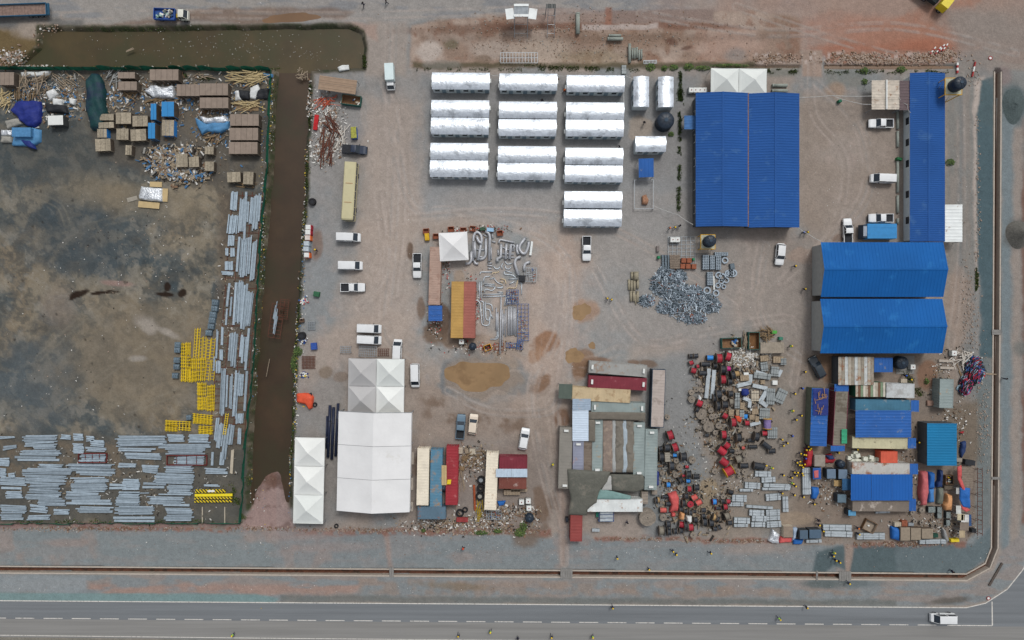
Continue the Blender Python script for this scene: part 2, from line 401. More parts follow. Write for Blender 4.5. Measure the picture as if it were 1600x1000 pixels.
blob(1490, 938, 40, 6, (88, 84, 78), -6, .4, .8, .5); blob(1320, 912, 60, 7, (92, 102, 103), 0, .5, .7); blob(1280, 912, 30, 7, (86, 96, 96), 0, .5, .7)
blob(710, 916, 50, 6, (122, 108, 90), 3, .5, .7)
# verge beyond the road
region([(-9000, 955), (0, 995), (800, 1003), (1620, 1011), (9000, 1100), (9000, 9000), (-9000, 9000)], (122, 118, 108), 3, 3)
# mud stains, dried patches, painted hall shade and dark shed strip in the compound
for cx, cy, rx, ry, rot, c, op in [
    (852, 535, 22, 14, -20, (132, 96, 68), .95), (838, 555, 16, 12, -30, (142, 108, 80), .9), (845, 601, 19, 12, -38, (122, 92, 68), .95),
    (906, 577, 14, 22, 10, (120, 90, 64), .95), (880, 652, 13, 16, 0, (114, 86, 66), .95), (916, 486, 20, 18, 30, (146, 112, 84), .7),
    (907, 560, 20, 14, 0, (124, 94, 68), .8), (938, 562, 16, 5, 5, (118, 90, 70), .9), (1015, 568, 16, 6, 12, (112, 92, 76), .9), (990, 566, 9, 4, 5, (116, 94, 78), .9),
    (641, 393, 5, 13, 0, (94, 74, 58), .9), (658, 480, 6, 18, 0, (108, 86, 68), .8), (680, 520, 18, 20, 0, (104, 84, 66), .9),
    (692, 500, 10, 25, 0, (92, 74, 60), .9), (720, 530, 30, 14, 0, (108, 88, 70), .85), (770, 550, 50, 22, 5, (142, 124, 108), .8),
    (718, 437, 8, 14, 0, (140, 120, 98), .6), (508, 582, 10, 10, 0, (118, 100, 80), .7), (495, 385, 9, 22, 0, (122, 96, 78), .7), (533, 590, 12, 8, 0, (116, 96, 78), .6),
    (845, 790, 10, 30, -8, (112, 90, 72), .8), (1255, 400, 22, 14, 0, (156, 132, 114), .6), (1275, 480, 8, 70, 0, (108, 96, 84), .8),  # last entry: shade along the left of the halls, painted into the ground
    (1300, 570, 22, 30, 0, (124, 94, 68), .8), (1450, 585, 16, 20, 0, (128, 92, 66), .8), (1310, 372, 12, 6, 0, (112, 84, 66), .7), (1430, 240, 5, 100, 0, (70, 66, 60), .5),  # last entry: dark strip along the long shed
    (1108, 762, 14, 14, 0, (150, 130, 98), .8), (1100, 800, 30, 22, 0, (142, 124, 96), .8), (1238, 810, 34, 10, 0, (152, 132, 108), .7), (560, 640, 14, 8, 0, (120, 104, 88), .5),
    (1500, 480, 22, 60, 0, (150, 130, 114), .6), (1590, 90, 30, 10, 0, (140, 120, 108), .6), (690, 100, 30, 8, 0, (122, 120, 112), .5), (1000, 199, 17, 20, 0, (148, 134, 118), .8)]:
    blob(cx, cy, rx, ry, c, rot, .2, op, .45)
blob(756, 590, 72, 38, (106, 112, 113), 4, .25, .85, .4); blob(700, 590, 14, 26, (96, 104, 108), 0, .3, .8, .4); blob(752, 590, 60, 33, (132, 116, 100), 6, .2, .85, .35); blob(790, 560, 22, 8, (142, 124, 106), 30, .3, .7, .5)
# tyre streaks
for x0, y0, x1, y1, w in [(600, 120, 610, 330, 60), (870, 380, 860, 760, 40), (700, 620, 1000, 560, 40), (1190, 390, 1170, 540, 40)]:
    dx, dy = x1 - x0, y1 - y0; L = math.hypot(dx, dy)
    t = ((X - x0) * dx + (Y - y0) * dy) / L; u = (-(X - x0) * dy + (Y - y0) * dx) / L + (n2 - .5) * 40
    m = sstep(0, 60, t) * sstep(0, 60, L - t) * sstep(w, w * .5, np.abs(u)) * sstep(.52, .62, vnoise(u, t * .03, 5, 77)) * .30
    mixc(m, (164, 148, 134))
def track(pts, c=(166, 152, 141), w=1.5, gap=5.2, op=.4):
    d = np.full(X.shape, 1e9); sg = np.zeros(X.shape)
    P = []
    for k in range(len(pts) - 1):
        p0, p1, p2, p3 = pts[max(k - 1, 0)], pts[k], pts[k + 1], pts[min(k + 2, len(pts) - 1)]
        for i in range(6):
            t = i / 6; P.append(tuple(.5 * (2 * p1[a] + (p2[a] - p0[a]) * t + (2 * p0[a] - 5 * p1[a] + 4 * p2[a] - p3[a]) * t * t + (3 * p1[a] - p0[a] - 3 * p2[a] + p3[a]) * t ** 3) for a in (0, 1)))
    P.append(pts[-1])
    for (ax, ay), (bx, by) in zip(P, P[1:]):
        ex, ey = bx - ax, by - ay; t = np.clip(((X - ax) * ex + (Y - ay) * ey) / (ex * ex + ey * ey + 1e-9), 0, 1)
        d = np.minimum(d, np.hypot(X - ax - t * ex, Y - ay - t * ey))
    mixc(sstep(w + 1.2, w * .4, np.abs(d - gap)) * op * sstep(.3, .55, n3), c)
TR = [[(608, 40), (606, 130), (612, 240), (606, 400), (600, 520), (650, 560)], [(600, 130), (620, 200), (628, 330), (615, 460)], [(606, 200), (640, 320), (720, 330), (860, 380), (890, 470), (870, 640), (880, 760), (882, 880)], [(640, 340), (800, 330), (960, 360), (1150, 480), (1180, 530)],
      [(880, 400), (870, 520), (830, 600), (840, 700), (870, 820)], [(930, 420), (1000, 530), (1100, 520), (1240, 500), (1240, 600)], [(1190, 380), (1180, 450), (1200, 520), (1250, 560)], [(1268, 100), (1272, 180), (1320, 250), (1300, 360), (1220, 440)], [(1275, 130), (1340, 200), (1350, 300), (1290, 380), (1255, 470)],
      [(1500, 110), (1503, 300), (1500, 430), (1485, 540)], [(700, 610), (760, 640), (850, 640), (870, 600)], [(560, 480), (600, 420), (590, 300)], [(1000, 20), (1200, 50), (1400, 40), (1580, 80)], [(1150, 10), (1300, 60), (1480, 110)], [(100, 25), (300, 22), (560, 24), (900, 12)]]
for i, p in enumerate(TR): track(p); track([(x + 7, y + 3) for x, y in p], (132, 120, 110) if i % 2 else (138, 136, 132), 1.2, 5.0, .35)
for p in [[(40, 300), (90, 320), (105, 350)], [(200, 640), (260, 620), (300, 600)], [(60, 560), (150, 480), (260, 400), (330, 330)], [(90, 640), (200, 560), (330, 480)], [(20, 420), (120, 360), (250, 330)]]: track(p, (130, 124, 110), 1.0, 4.5, .28)
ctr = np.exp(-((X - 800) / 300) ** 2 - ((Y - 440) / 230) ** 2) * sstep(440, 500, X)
C *= (1 + .26 * ctr)[..., None]; C[..., 2] *= np.where((X > 430) & (Y < 880), 1.01, 1.0)  # vignette-like brightening towards the centre, multiplied into the ground colour
# heights: canal, pond, pit, ditches, drain
sc_ = sdf(CANAL, 3); sp_ = sdf(POND, 2)
wet = np.maximum(sc_, sp_)
Z -= 1.25 * sstep(-3, 7, wet)
mud = sdf([(412, 742), (432, 738), (446, 775), (456, 826), (378, 828), (396, 780)], 7)
zm = sstep(-4, 8, mud); Z = Z * (1 - zm) - .4 * zm
bank = sstep(-7, -1, wet) * sstep(15, 6, wet)
mixc(bank * .9, (66, 62, 44)); mixc(bank * sstep(.46, .6, n4) * .75, (48, 58, 36)); mixc(bank * sstep(.58, .68, n3) * .6, (118, 108, 94))
mixc(sstep(5, 9, wet), (60, 48, 34))
mixc(sstep(-4, 4, mud), (146, 124, 118)); mixc(sstep(-4, 4, mud) * sstep(.5, .62, n3), (120, 98, 92)); blob(420, 752, 14, 10, (98, 72, 60), 0, .4, .8, .7)
Z -= .5 * sstep(0, 14, sdf([(650, 52), (1240, 50), (1245, 100), (646, 104)], 2)) * (.6 + .4 * n2)
Z += .25 * (n3 - .5) * sstep(0, 10, sdf(rc(1290, 82, 1490, 100)))
dt = sstep(-1.5, 1.5, sdf(rc(1288, 102, 1492, 107))) + sstep(-1.5, 1.5, sdf(rc(1170, 102, 1251, 106)))
Z -= .5 * dt
dd = np.full(X.shape, 1e9)
for (ax, ay), (bx, by) in zip(DRAIN, DRAIN[1:]):
    ex, ey = bx - ax, by - ay; t = np.clip(((X - ax) * ex + (Y - ay) * ey) / (ex * ex + ey * ey), 0, 1)
    dd = np.minimum(dd, np.hypot(X - ax - t * ex, Y - ay - t * ey))
Z = np.where(dd < 5.2, -1.7, Z)
lum = C.mean(-1, keepdims=True); sf = np.where((X > 430) & (Y < 900), .80, .94)[..., None]; C = lum + (C - lum) * sf
C *= (1 + (n4 - .5) * .22 + (fbm(X, Y, 3.4, 55, 2) - .5) * .2)[..., None]
C = np.clip(C, .002, 1)
k_ = 1 / S
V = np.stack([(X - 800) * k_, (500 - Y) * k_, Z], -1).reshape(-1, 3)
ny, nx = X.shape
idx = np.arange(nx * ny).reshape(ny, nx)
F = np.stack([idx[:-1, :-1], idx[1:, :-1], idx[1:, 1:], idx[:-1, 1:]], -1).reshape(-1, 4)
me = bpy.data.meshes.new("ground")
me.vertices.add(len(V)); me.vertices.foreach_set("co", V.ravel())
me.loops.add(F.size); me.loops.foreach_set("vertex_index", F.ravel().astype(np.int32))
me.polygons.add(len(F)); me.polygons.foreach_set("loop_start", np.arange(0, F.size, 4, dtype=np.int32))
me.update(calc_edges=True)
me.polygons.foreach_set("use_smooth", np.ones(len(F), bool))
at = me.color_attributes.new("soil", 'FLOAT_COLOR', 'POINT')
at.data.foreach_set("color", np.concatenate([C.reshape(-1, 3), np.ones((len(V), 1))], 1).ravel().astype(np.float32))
gm = bpy.data.materials.new("ground_soil"); gm.use_nodes = True; t = gm.node_tree; N = t.nodes; L = t.links
b = N['Principled BSDF']; b.inputs['Roughness'].default_value = .95; b.inputs['Specular IOR Level'].default_value = .15
va = N.new('ShaderNodeVertexColor'); va.layer_name = "soil"; ge = N.new('ShaderNodeNewGeometry')
def gnoise(sc, d=2):
    n = N.new('ShaderNodeTexNoise'); n.inputs['Scale'].default_value = sc; n.inputs['Detail'].default_value = d; n.inputs['Roughness'].default_value = .7
    L.new(ge.outputs['Position'], n.inputs['Vector']); return n
def gmap(s, a, b_, c, d):
    r = N.new('ShaderNodeMapRange'); r.inputs[1].default_value = a; r.inputs[2].default_value = b_; r.inputs[3].default_value = c; r.inputs[4].default_value = d
    L.new(s, r.inputs[0]); return r.outputs[0]
g1 = gnoise(2.6, 4); g2 = gnoise(7.0, 2)
m1 = N.new('ShaderNodeMath'); m1.operation = 'MULTIPLY'; L.new(gmap(g1.outputs[0], .3, .7, .86, 1.14), m1.inputs[0]); L.new(gmap(g2.outputs[0], .3, .7, .84, 1.16), m1.inputs[1])
vm = N.new('ShaderNodeVectorMath'); vm.operation = 'SCALE'; L.new(va.outputs[0], vm.inputs[0]); L.new(m1.outputs[0], vm.inputs['Scale'])
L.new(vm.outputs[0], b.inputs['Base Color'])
bp = N.new('ShaderNodeBump'); bp.inputs['Strength'].default_value = .5; bp.inputs['Distance'].default_value = .12
L.new(g1.outputs[0], bp.inputs['Height']); L.new(bp.outputs[0], b.inputs['Normal'])
me.materials.append(gm)
go = bpy.data.objects.new("ground", me); COL.objects.link(go); go['kind'] = 'structure'
# ---------------------------------------------------------------- shared materials
asphalt = M('asphalt', (116, 120, 123), .9, var=.16, scale=.35, fine=.12, bump=.2)
asphalt2 = M('asphalt_worn', (133, 132, 129), .9, var=.14, scale=.4, fine=.10)
paintw = M('road_paint', (204, 200, 192), .7, var=.12, scale=2, stain=((140, 136, 130), .25, 3))
concrete = M('concrete', (176, 166, 154), .9, var=.12, scale=1.5, fine=.1)
concd = M('concrete_dark', (132, 130, 126), .9, var=.15, scale=1.5, fine=.1)
concgrn = M('concrete_pipe', (140, 146, 138), .9, var=.12, scale=1, rndv=.1)
drainmud = M('drain_mud', (96, 62, 46), .5, var=.35, scale=.8, stain=((60, 44, 34), .3, .6))
for m_ in (asphalt, asphalt2):
    t = m_.node_tree; ge = next(n for n in t.nodes if n.type == 'NEW_GEOMETRY')
    for n in [n for n in t.nodes if n.type == 'TEX_NOISE' and n.inputs['Scale'].default_value < 1]:
        mp = t.nodes.new('ShaderNodeMapping'); mp.inputs['Scale'].default_value = (.06, 2.6, 1); t.links.new(ge.outputs['Position'], mp.inputs[0]); t.links.new(mp.outputs[0], n.inputs['Vector'])
def water(name, rgb, rough=.15, murk=.2, stain=None):
    m = M(name, rgb, rough, var=murk, scale=.12, bump=.04, bscale=3, spec=.4, stain=stain)
    return m
wcanal = water('canal_water', (60, 45, 29), .45, .3, ((54, 46, 28), .4, .08))
wpond = water('pond_water', (68, 57, 32), .45, .3, ((60, 56, 30), .5, .08))
wpud = water('puddle_water', (142, 115, 82), .3, .2, ((126, 100, 70), .3, .25))
wmud = water('muddy_water', (112, 84, 58), .4, .2)
def flat(mb, pts, z):
    o = len(mb.v); mb.v += [(*W(x, y), z) for x, y in pts]; mb.f.append(tuple(range(o, o + len(pts)))[::-1]); mb.m.append(mb.cm); return mb
def line(mb, pts, wpx, z):
    P = [Vector((*W(x, y), z)) for x, y in pts]; w = wpx / S / 2; o = len(mb.v)
    for i, p in enumerate(P):
        t = (P[min(i + 1, len(P) - 1)] - P[max(i - 1, 0)]).normalized(); nn = Vector((-t.y, t.x, 0)) * w
        mb.v += [tuple(p - nn), tuple(p + nn)]
    for i in range(len(P) - 1):
        a = o + 2 * i; mb.f.append((a, a + 2, a + 3, a + 1)); mb.m.append(mb.cm)
    return mb

# ---------------------------------------------------------------- water
m = MB(); flat(m, [(492, 112), (486, 300), (472, 560), (462, 800), (378, 800), (392, 560), (416, 300), (424, 112)], -.84); struct('canal_water', m, wcanal)
m = MB(); flat(m, [(-6, 36), (580, 34), (580, 112), (-6, 112)], -.84); struct('pond_water', m, wpond)
def blobpts(cx, cy, rx, ry, rot=0, n=40, j=.08, seed=1):
    r_ = random.Random(seed); ph = [r_.uniform(0, 6.28) for _ in range(4)]; out = []
    for k in range(n):
        a = 2 * math.pi * k / n; q = 1 + j * (math.sin(2 * a + ph[0]) + .7 * math.sin(3 * a + ph[1]) + .5 * math.sin(5 * a + ph[2]) + .3 * math.sin(9 * a + ph[3]))
        u, v = rx * q * math.cos(a), ry * q * math.sin(a); c, s = math.cos(R(rot)), math.sin(R(rot))
        out.append((cx + u * c - v * s, cy + u * s + v * c))
    return out
for cx, cy, rx, ry, rot, sd_ in [(746, 587, 48, 24, 8, 11), (897, 556, 13, 13, 0, 4), (908, 487, 13, 14, 40, 5), (925, 540, 6, 5, 0, 6)]:
    m = MB(); flat(m, blobpts(cx, cy, rx, ry, rot, 64, .13, sd_), .006); struct('puddle', m, wpud)
m = MB(); flat(m, blobpts(455, 28, 40, 8, -4, 40, .12, 8), .006); struct('puddle', m, wmud)
m = MB(); flat(m, rc(1289, 102.5, 1491, 106.5), -.32); struct('ditch_water', m, wmud)

# ---------------------------------------------------------------- road and markings
def roady(x, a, b_): return a + (b_ - a) * x / 1550
topl = [(-3000, roady(-3000, 939, 949)), (0, 939), (775, 944.5), (1510, 950), (1540, 943), (1574, 921), (1598, 891), (1618, 850), (1632, 800), (1640, 400), (1640, -2000)]
m = MB(); road = topl + [(2200, -2000), (2200, 1010), (1640, 1011), (0, 995.5), (-3000, 966)]
flat(m, road, .006); struct('road', m, asphalt)
m = MB(); flat(m, [(-3000, roady(-3000, 967, 978.5)), (0, 967), (1550, 979), (1640, 979), (1640, 1010), (0, 995), (-3000, 965.6)], .010); struct('road_lane', m, asphalt2)
m = MB(); line(m, [(-400, 936), (0, 938.5), (775, 944), (1510, 949.5), (1540, 942.5), (1574, 920.5), (1598, 890.5), (1618, 850)], 1.5, .014)
line(m, [(0, 992.5), (400, 997), (800, 1000.5), (1640, 1008)], 1.1, .014)
line(m, [(1550, 940), (1550.5, 977.5)], 1.7, .018)
line(m, [(1480, 977), (1550, 977.6)], 1.3, .014)
x = -64
while x < 1470:
    line(m, [(x, 965.6 + x * .0075), (x + 29.5, 965.6 + (x + 29.5) * .0075)], 1.25, .014); x += 44.05
struct('road_markings', m, paintw)

# ---------------------------------------------------------------- concrete drain
def offset(pts, d):
    P = [Vector(W(*p)) for p in pts]; out = []
    for i, p in enumerate(P):
        t = (P[min(i + 1, len(P) - 1)] - P[max(i - 1, 0)]).normalized(); out.append(p + Vector((-t.y, t.x)) * d)
    return out
def wallrun(mb, pts, d0, d1, z0, z1):
    a = offset(pts, d0); c = offset(pts, d1); o = len(mb.v)
    for p, q in zip(a, c): mb.v += [(p.x, p.y, z0), (p.x, p.y, z1), (q.x, q.y, z1), (q.x, q.y, z0)]
    n = len(a)
    for i in range(n - 1):
        for e in range(4): mb.f.append((o + i * 4 + e, o + i * 4 + 4 + e, o + i * 4 + 4 + (e + 1) % 4, o + i * 4 + (e + 1) % 4)); mb.m.append(mb.cm)
for s in (-1, 1):
    m = MB(); wallrun(m, DRAIN, s * .58, s * .86, -1.3, .07); struct('drain_wall', m, concrete)
m = MB(); wallrun(m, DRAIN, -.579, .579, -1.34, -1.22); struct('drain_floor', m, drainmud)
for px, py, wx_, wy_ in [(612, 893.5, 7, 15), (885, 896, 19, 15), (1320, 900, 19, 15), (1556, 519, 14, 8), (1556, 747, 14, 4), (1276, 899.5, 3, 16)]:
    cx, cy, w_, h_ = rect(px - wx_ / 2, py - wy_ / 2, px + wx_ / 2, py + wy_ / 2)
    t_ = thing('drain_slab_bridge', {612: 'narrow concrete slab over the drain below the white tents', 885: 'wide slatted slab over the drain below the red container', 1320: 'wide concrete slab crossing the drain at the lower right', 1556: 'concrete slab across the right hand drain near the blue shed', 1276: 'thin concrete crosspiece in the drain left of the wide slab'}[px] if not (px == 1556 and py > 700) else 'narrow slab across the right hand drain beside the stalls', 'slab bridge', cx, cy)
    vert = wy_ > wx_ or py > 850
    n = max(2, int((w_ if vert else h_) / .45))
    for i in range(n):
        mb = MB()
        if vert: mb.box(-w_ / 2 + w_ * (i + .5) / n, 0, .08, w_ / n - .04, h_, .12)
        else: mb.box(0, -h_ / 2 + h_ * (i + .5) / n, .08, w_, h_ / n - .04, .12)
        part('slab', mb, concd, t_)
# timber on the verge
m = MB(); m.box(0, 0, 0, 5.6, .45, .25); solo('timber_baulk', m, M('old_timber', (84, 76, 70), var=.3, scale=3), 'long dark timber baulk lying on the corner verge', 'timber', *W(1555, 897), R(60))

# ---------------------------------------------------------------- roofs, sheds, cabins
blue1 = M('blue_sheet', (38, 84, 148), .7, var=.08, scale=.12, fine=.07, spec=.15, stain=((56, 96, 150), .10, .35))
blue2 = M('blue_sheet_bright', (22, 92, 160), .7, var=.10, scale=.10, fine=.08, spec=.15, stain=((34, 104, 168), .14, .3))
blue3 = M('blue_sheet_faded', (38, 92, 162), .65, var=.12, scale=.3, fine=.08, stain=((110, 120, 140), .05, .8))
teal = M('teal_sheet', (12, 112, 158), .65, var=.08, scale=.2, fine=.06)
foil = M('silver_sheet', (220, 227, 234), .36, .72, var=.11, scale=1.2, rndv=.07, stain=((180, 186, 192), .3, .35), bump=.25, bscale=2.2)
wallw = M('cabin_wall', (196, 204, 206), .6, var=.08)
glassd = M('window_glass', (34, 44, 54), .12, var=.1, spec=.6)
whites = M('white_sheet', (222, 226, 224), .55, var=.08, scale=.6, stain=((150, 112, 84), .06, .5))
steel = M('galvanised', (150, 156, 160), .45, .4, var=.15, scale=2, rndv=.08)
black = M('black_plastic', (30, 33, 38), .35, var=.2)
rust = M('rust', (128, 74, 48), .9, var=.3, scale=2)
whitep = M('white_plastic', (214, 216, 212), .5, var=.06)

def ribbed(mb, x0, x1, y0, y1, zf, sp, hgt, along='y', nseg=1):
    """sheet over the rectangle with raised ribs running in ALONG, z from zf(x,y), thick edge"""
    a, b_ = (x0, x1) if along == 'y' else (y0, y1)
    n = max(2, int(round((b_ - a) / sp))); pr = []
    for i in range(n):
        u = a + (b_ - a) * i / n; st = (b_ - a) / n
        pr += [(u, 0), (u + st * .55, 0), (u + st * .68, hgt), (u + st * .87, hgt)]
    pr.append((b_, 0))
    c, d = (y0, y1) if along == 'y' else (x0, x1)
    o = len(mb.v); k = nseg + 1
    for u, h in pr:
        for j in range(k):
            w = c + (d - c) * j / nseg
            p = (u, w) if along == 'y' else (w, u)
            mb.v.append((p[0], p[1], zf(*p) + h))
    for i in range(len(pr) - 1):
        for j in range(nseg):
            q = o + i * k + j
            f = (q, q + k, q + k + 1, q + 1); mb.f.append(f if along == 'y' else f[::-1]); mb.m.append(mb.cm)
    return mb

def wallbox(root, w, d, h, mat, win=(), inset=.25):
    """four walls with window openings as panes set proud; win: (side, pos, width, z0, z1)"""
    for nm, x, y, sx, sy in (('wall', 0, d / 2 - inset, w - 2 * inset, .12), ('wall', 0, -d / 2 + inset, w - 2 * inset, .12),
                             ('wall', w / 2 - inset, 0, .12, d - 2 * inset - .13), ('wall', -w / 2 + inset, 0, .12, d - 2 * inset - .13)):
        part(nm, MB().box(x, y, 0, sx, sy, h), mat, root)
    for side, pos, ww, z0, z1 in win:
        mb = MB(); fr = MB()
        if side in 'NS':
            y = (d / 2 - inset + .06) * (1 if side == 'N' else -1)
            mb.box(pos, y + (.02 if side == 'N' else -.02), z0, ww, .04, z1 - z0); fr.box(pos, y + (.01 if side == 'N' else -.01), z0 - .06, ww + .14, .03, z1 - z0 + .12)
        else:
            x = (w / 2 - inset + .06) * (1 if side == 'E' else -1)
            mb.box(x + (.02 if side == 'E' else -.02), pos, z0, .04, ww, z1 - z0); fr.box(x + (.01 if side == 'E' else -.01), pos, z0 - .06, .03, ww + .14, z1 - z0 + .12)
        wn = part('window', mb, glassd, root); part('window_frame', fr, whites, wn)

def gable(name, label, cat, box, eave, rise, axis, mat, wmat, win=(), sp=.6, group=None, rz=0.0, slopes=2, cap=True, rib=.05):
    cx, cy, w, d = rect(*box, eave)
    t_ = thing(name, label, cat, cx, cy, rz, 0, group)
    wallbox(t_, w, d, eave - .15, wmat, win, .45)
    if axis == 'y':     # ridge runs north-south
        for s in (-1, 1):
            mb = MB(); a, b_ = (0, w / 2) if s > 0 else (-w / 2, 0)
            ribbed(mb, a, b_, -d / 2, d / 2, lambda x, y: eave + rise * (1 - abs(x) / (w / 2)), sp, rib, 'x')
            part('roof_slope', mb, mat, t_)
        if cap: part('ridge_cap', MB().box(0, 0, eave + rise + .02, .35, d, .05), mat, t_)
        for s in (-1, 1):
            mb = MB(); y = s * (d / 2 - .45); mb.add([(-w / 2 + .45, y, eave - .16), (w / 2 - .45, y, eave - .16), (0, y, eave + rise - .1)], [(0, 1, 2)]); part('gable_wall', mb, wmat, t_)
    else:
        for s in (-1, 1):
            mb = MB(); a, b_ = (0, d / 2) if s > 0 else (-d / 2, 0)
            ribbed(mb, -w / 2, w / 2, a, b_, lambda x, y: eave + rise * (1 - abs(y) / (d / 2)), sp, rib, 'y')
            part('roof_slope', mb, mat, t_)
        if cap: part('ridge_cap', MB().box(0, 0, eave + rise + .02, w, .35, .05), mat, t_)
        for s in (-1, 1):
            mb = MB(); x = s * (w / 2 - .45); mb.add([(x, -d / 2 + .45, eave - .16), (x, d / 2 - .45, eave - .16), (x, 0, eave + rise - .1)], [(0, 1, 2)]); part('gable_wall', mb, wmat, t_)
    return t_, w, d
wallg = M('shed_wall', (158, 160, 158), .7, var=.1)
walld = M('dark_wall', (74, 78, 82), .7, var=.15)
# big double shed left of the car park: two gables with a rusty valley gutter between them
A1, w_, d_ = gable('blue_shed', 'large blue ribbed shed with two ridges, left half beside the hedge strip', 'shed', (1087, 145, 1168.5, 354), 4.0, .8, 'y', blue1, walld, [('W', y, 1.6, 1.0, 2.2) for y in (-10, -5, 0, 5, 10)], .55)
A2, w_, d_ = gable('blue_shed', 'right half of the large blue double shed beside the car park', 'shed', (1170, 146, 1249, 355.5), 4.0, .8, 'y', blue1, walld, [], .55)
cx, cy, w_, d_ = rect(1168.2, 146, 1170.2, 355, 3.9)
part('gutter', MB().box(w_ / 2 + 5.42, 0, 3.86, .34, d_, .1), M('rusty_gutter', (138, 108, 96), var=.3, scale=2), A1)
gable('long_blue_shed', 'long narrow blue roofed office shed at the right with windows on its left side', 'shed', (1421.5, 114, 1476.5, 377.5), 3.0, .5, 'y', blue1, wallw, [('W', y, 1.5, .9, 2.1) for y in (8, 3.5, -1, -7.5, -13)], .45)
gable('blue_hall', 'upper of the two bright blue gabled halls with lens shaped outline', 'hall', (1282.5, 378.5, 1474, 464), 5.0, 1.6, 'x', blue2, wallg, [], .7)
gable('blue_hall', 'lower of the two bright blue gabled halls with lens shaped outline', 'hall', (1281.5, 467, 1472.5, 552), 5.0, 1.6, 'x', blue2, wallg, [], .7)
m = MB(); m.box(0, 0, 0, 9, 21, .06)

# silver cabins
def cabin_proto(Lc, Wc, nwin):
    t_ = thing('portable_cabin', '', 'cabin', 0, 0)
    mb = MB(); hw = Wc / 2
    n = max(4, int(Lc / .75))
    for i in range(n):    # arched foil sheets with lapped seams
        x0 = -Lc / 2 + Lc * i / n; x1 = x0 + Lc / n + .03
        lift = .012 * (i % 2)
        mb.grid(lambda u, v: (x0 + (x1 - x0) * u, -hw + Wc * v, 2.55 + lift + .42 * (1 - (2 * v - 1) ** 2)), 1, 8)
    roof = part('roof', mb, foil, t_, True)
    mb = MB()
    for s in (-1, 1):
        vs = [(s * (Lc / 2 - .06), -hw + Wc * v / 8, 2.55 + .40 * (1 - (2 * v / 8 - 1) ** 2)) for v in range(9)]
        mb.add(vs, [tuple(range(9)) if s < 0 else tuple(range(9))[::-1]])
    part('gable_end', mb, wallw, t_)
    wallbox(t_, Lc, Wc, 2.55, wallw, [], .12)
    for i in range(nwin):
        x = -Lc / 2 + Lc * (i + .5) / nwin
        for s in (-1, 1):
            w_ = part('window', MB().box(x - .5, s * (Wc / 2 - .05), 1.1, 1.0, .05, .9), glassd, t_)
            part('door', MB().box(x + .9, s * (Wc / 2 - .05), 0.1, .85, .05, 1.95), M('cabin_door', (120, 138, 150), .6), t_)
    for i in range(1, 5):
        x = -Lc / 2 + Lc * i / 4 - Lc / 8
        for s in (-1, 1): part('strap', MB().box(x, s * hw, 2.42, .09, .08, .22), black, t_)
    return t_
def ac_unit(parent, x, y, z, rz=0):
    a = part('air_conditioner', MB().box(0, 0, 0, .85, .35, .6), whitep, parent, loc=(x, y, z), rz=rz)
    mb = MB(); mb.ring(0, 0, 0, .22, .16, .03, 10, T=Matrix.Rotation(R(90), 4, 'X')); part('fan_grille', mb, M('grille', (70, 72, 74)), a, loc=(.1, -.176, .3))
LC = 90 / S * (H - 2.6) / H; WC = 26.2 / S * (H - 2.6) / H
cp = cabin_proto(LC, WC, 4)
ac_unit(cp, LC / 2 + .12, .5, .9, R(90)); ac_unit(cp, -LC / 2 - .12, -.5, 1.2, R(90))
cols = [(720, [126.5, 169.5, 196.8, 236.5, 263.5], 'left'), (825.5, [128, 171.8, 199.4, 241.5, 268], 'middle'), (930.5, [130.5, 173, 200, 244, 271.5, 312, 340.5], 'right')]
for x, rows, nm in cols:
    for i, y in enumerate(rows):
        xx = x - i * .75
        ordn = ['top', 'second', 'third', 'fourth', 'fifth', 'sixth', 'bottom'][i]
        place(cp, *W(xx, y, 2.6), R(-.4), f'long silver roofed cabin, {ordn} one down in the {nm} column of cabins', 'silver roofed cabins in three columns')
cs = cabin_proto(46.5 / S, 24 / S, 2)
place(cs, *W(1002, 143.5, 2.6), R(90), 'short silver cabin standing upright left of its twin above the round tank', 'short silver cabins')
place(cs, *W(1040.5, 144, 2.6), R(90), 'short silver cabin standing upright right of its twin beside the hedge strip', 'short silver cabins')
place(cs, *W(1016.5, 225, 2.6), R(0), 'short silver cabin lying crosswise above the blue canopy', 'short silver cabins')

# simple flat or lean-to roof on posts / walls
def canopy(name, label, cat, box, z, mat, along='y', sp=.6, slope=0.0, walls=None, panels=1, posts=True, rz=0.0, rib=.04, group=None, pm=None):
    cx, cy, w, d = rect(*box, z); t_ = thing(name, label, cat, cx, cy, rz, 0, group)
    for i in range(panels):
        mb = MB()
        if along == 'y': ribbed(mb, -w / 2 + w * i / panels + (.02 if i else 0), -w / 2 + w * (i + 1) / panels - .02, -d / 2, d / 2, lambda x, y: z + slope * y / d + (i % 2) * .02, sp, rib, 'y')
        else: ribbed(mb, -w / 2, w / 2, -d / 2 + d * i / panels + (.02 if i else 0), -d / 2 + d * (i + 1) / panels - .02, lambda x, y: z + slope * x / w + (i % 2) * .02, sp, rib, 'x')
        part('roof_panel', mb, pm[i % len(pm)] if pm else mat, t_)
    mb = MB(); mb.box(0, 0, z - abs(slope) / 2 - .16, w - .1, .1, .1); mb.box(0, d / 2 - .1, z - abs(slope) / 2 - .16, w - .1, .08, .1); mb.box(0, -d / 2 + .1, z - abs(slope) / 2 - .16, w - .1, .08, .1)
    part('frame', mb, steel, t_)
    if walls: wallbox(t_, w, d, z - .2 - abs(slope) / 2, walls, [], .1)
    elif posts:
        for sx in (-1, 1):
            for sy in (-1, 1): part('post', MB().box(sx * (w / 2 - .1), sy * (d / 2 - .1), 0, .1, .1, z - abs(slope) / 2 - .1), steel, t_)
    return t_, w, d

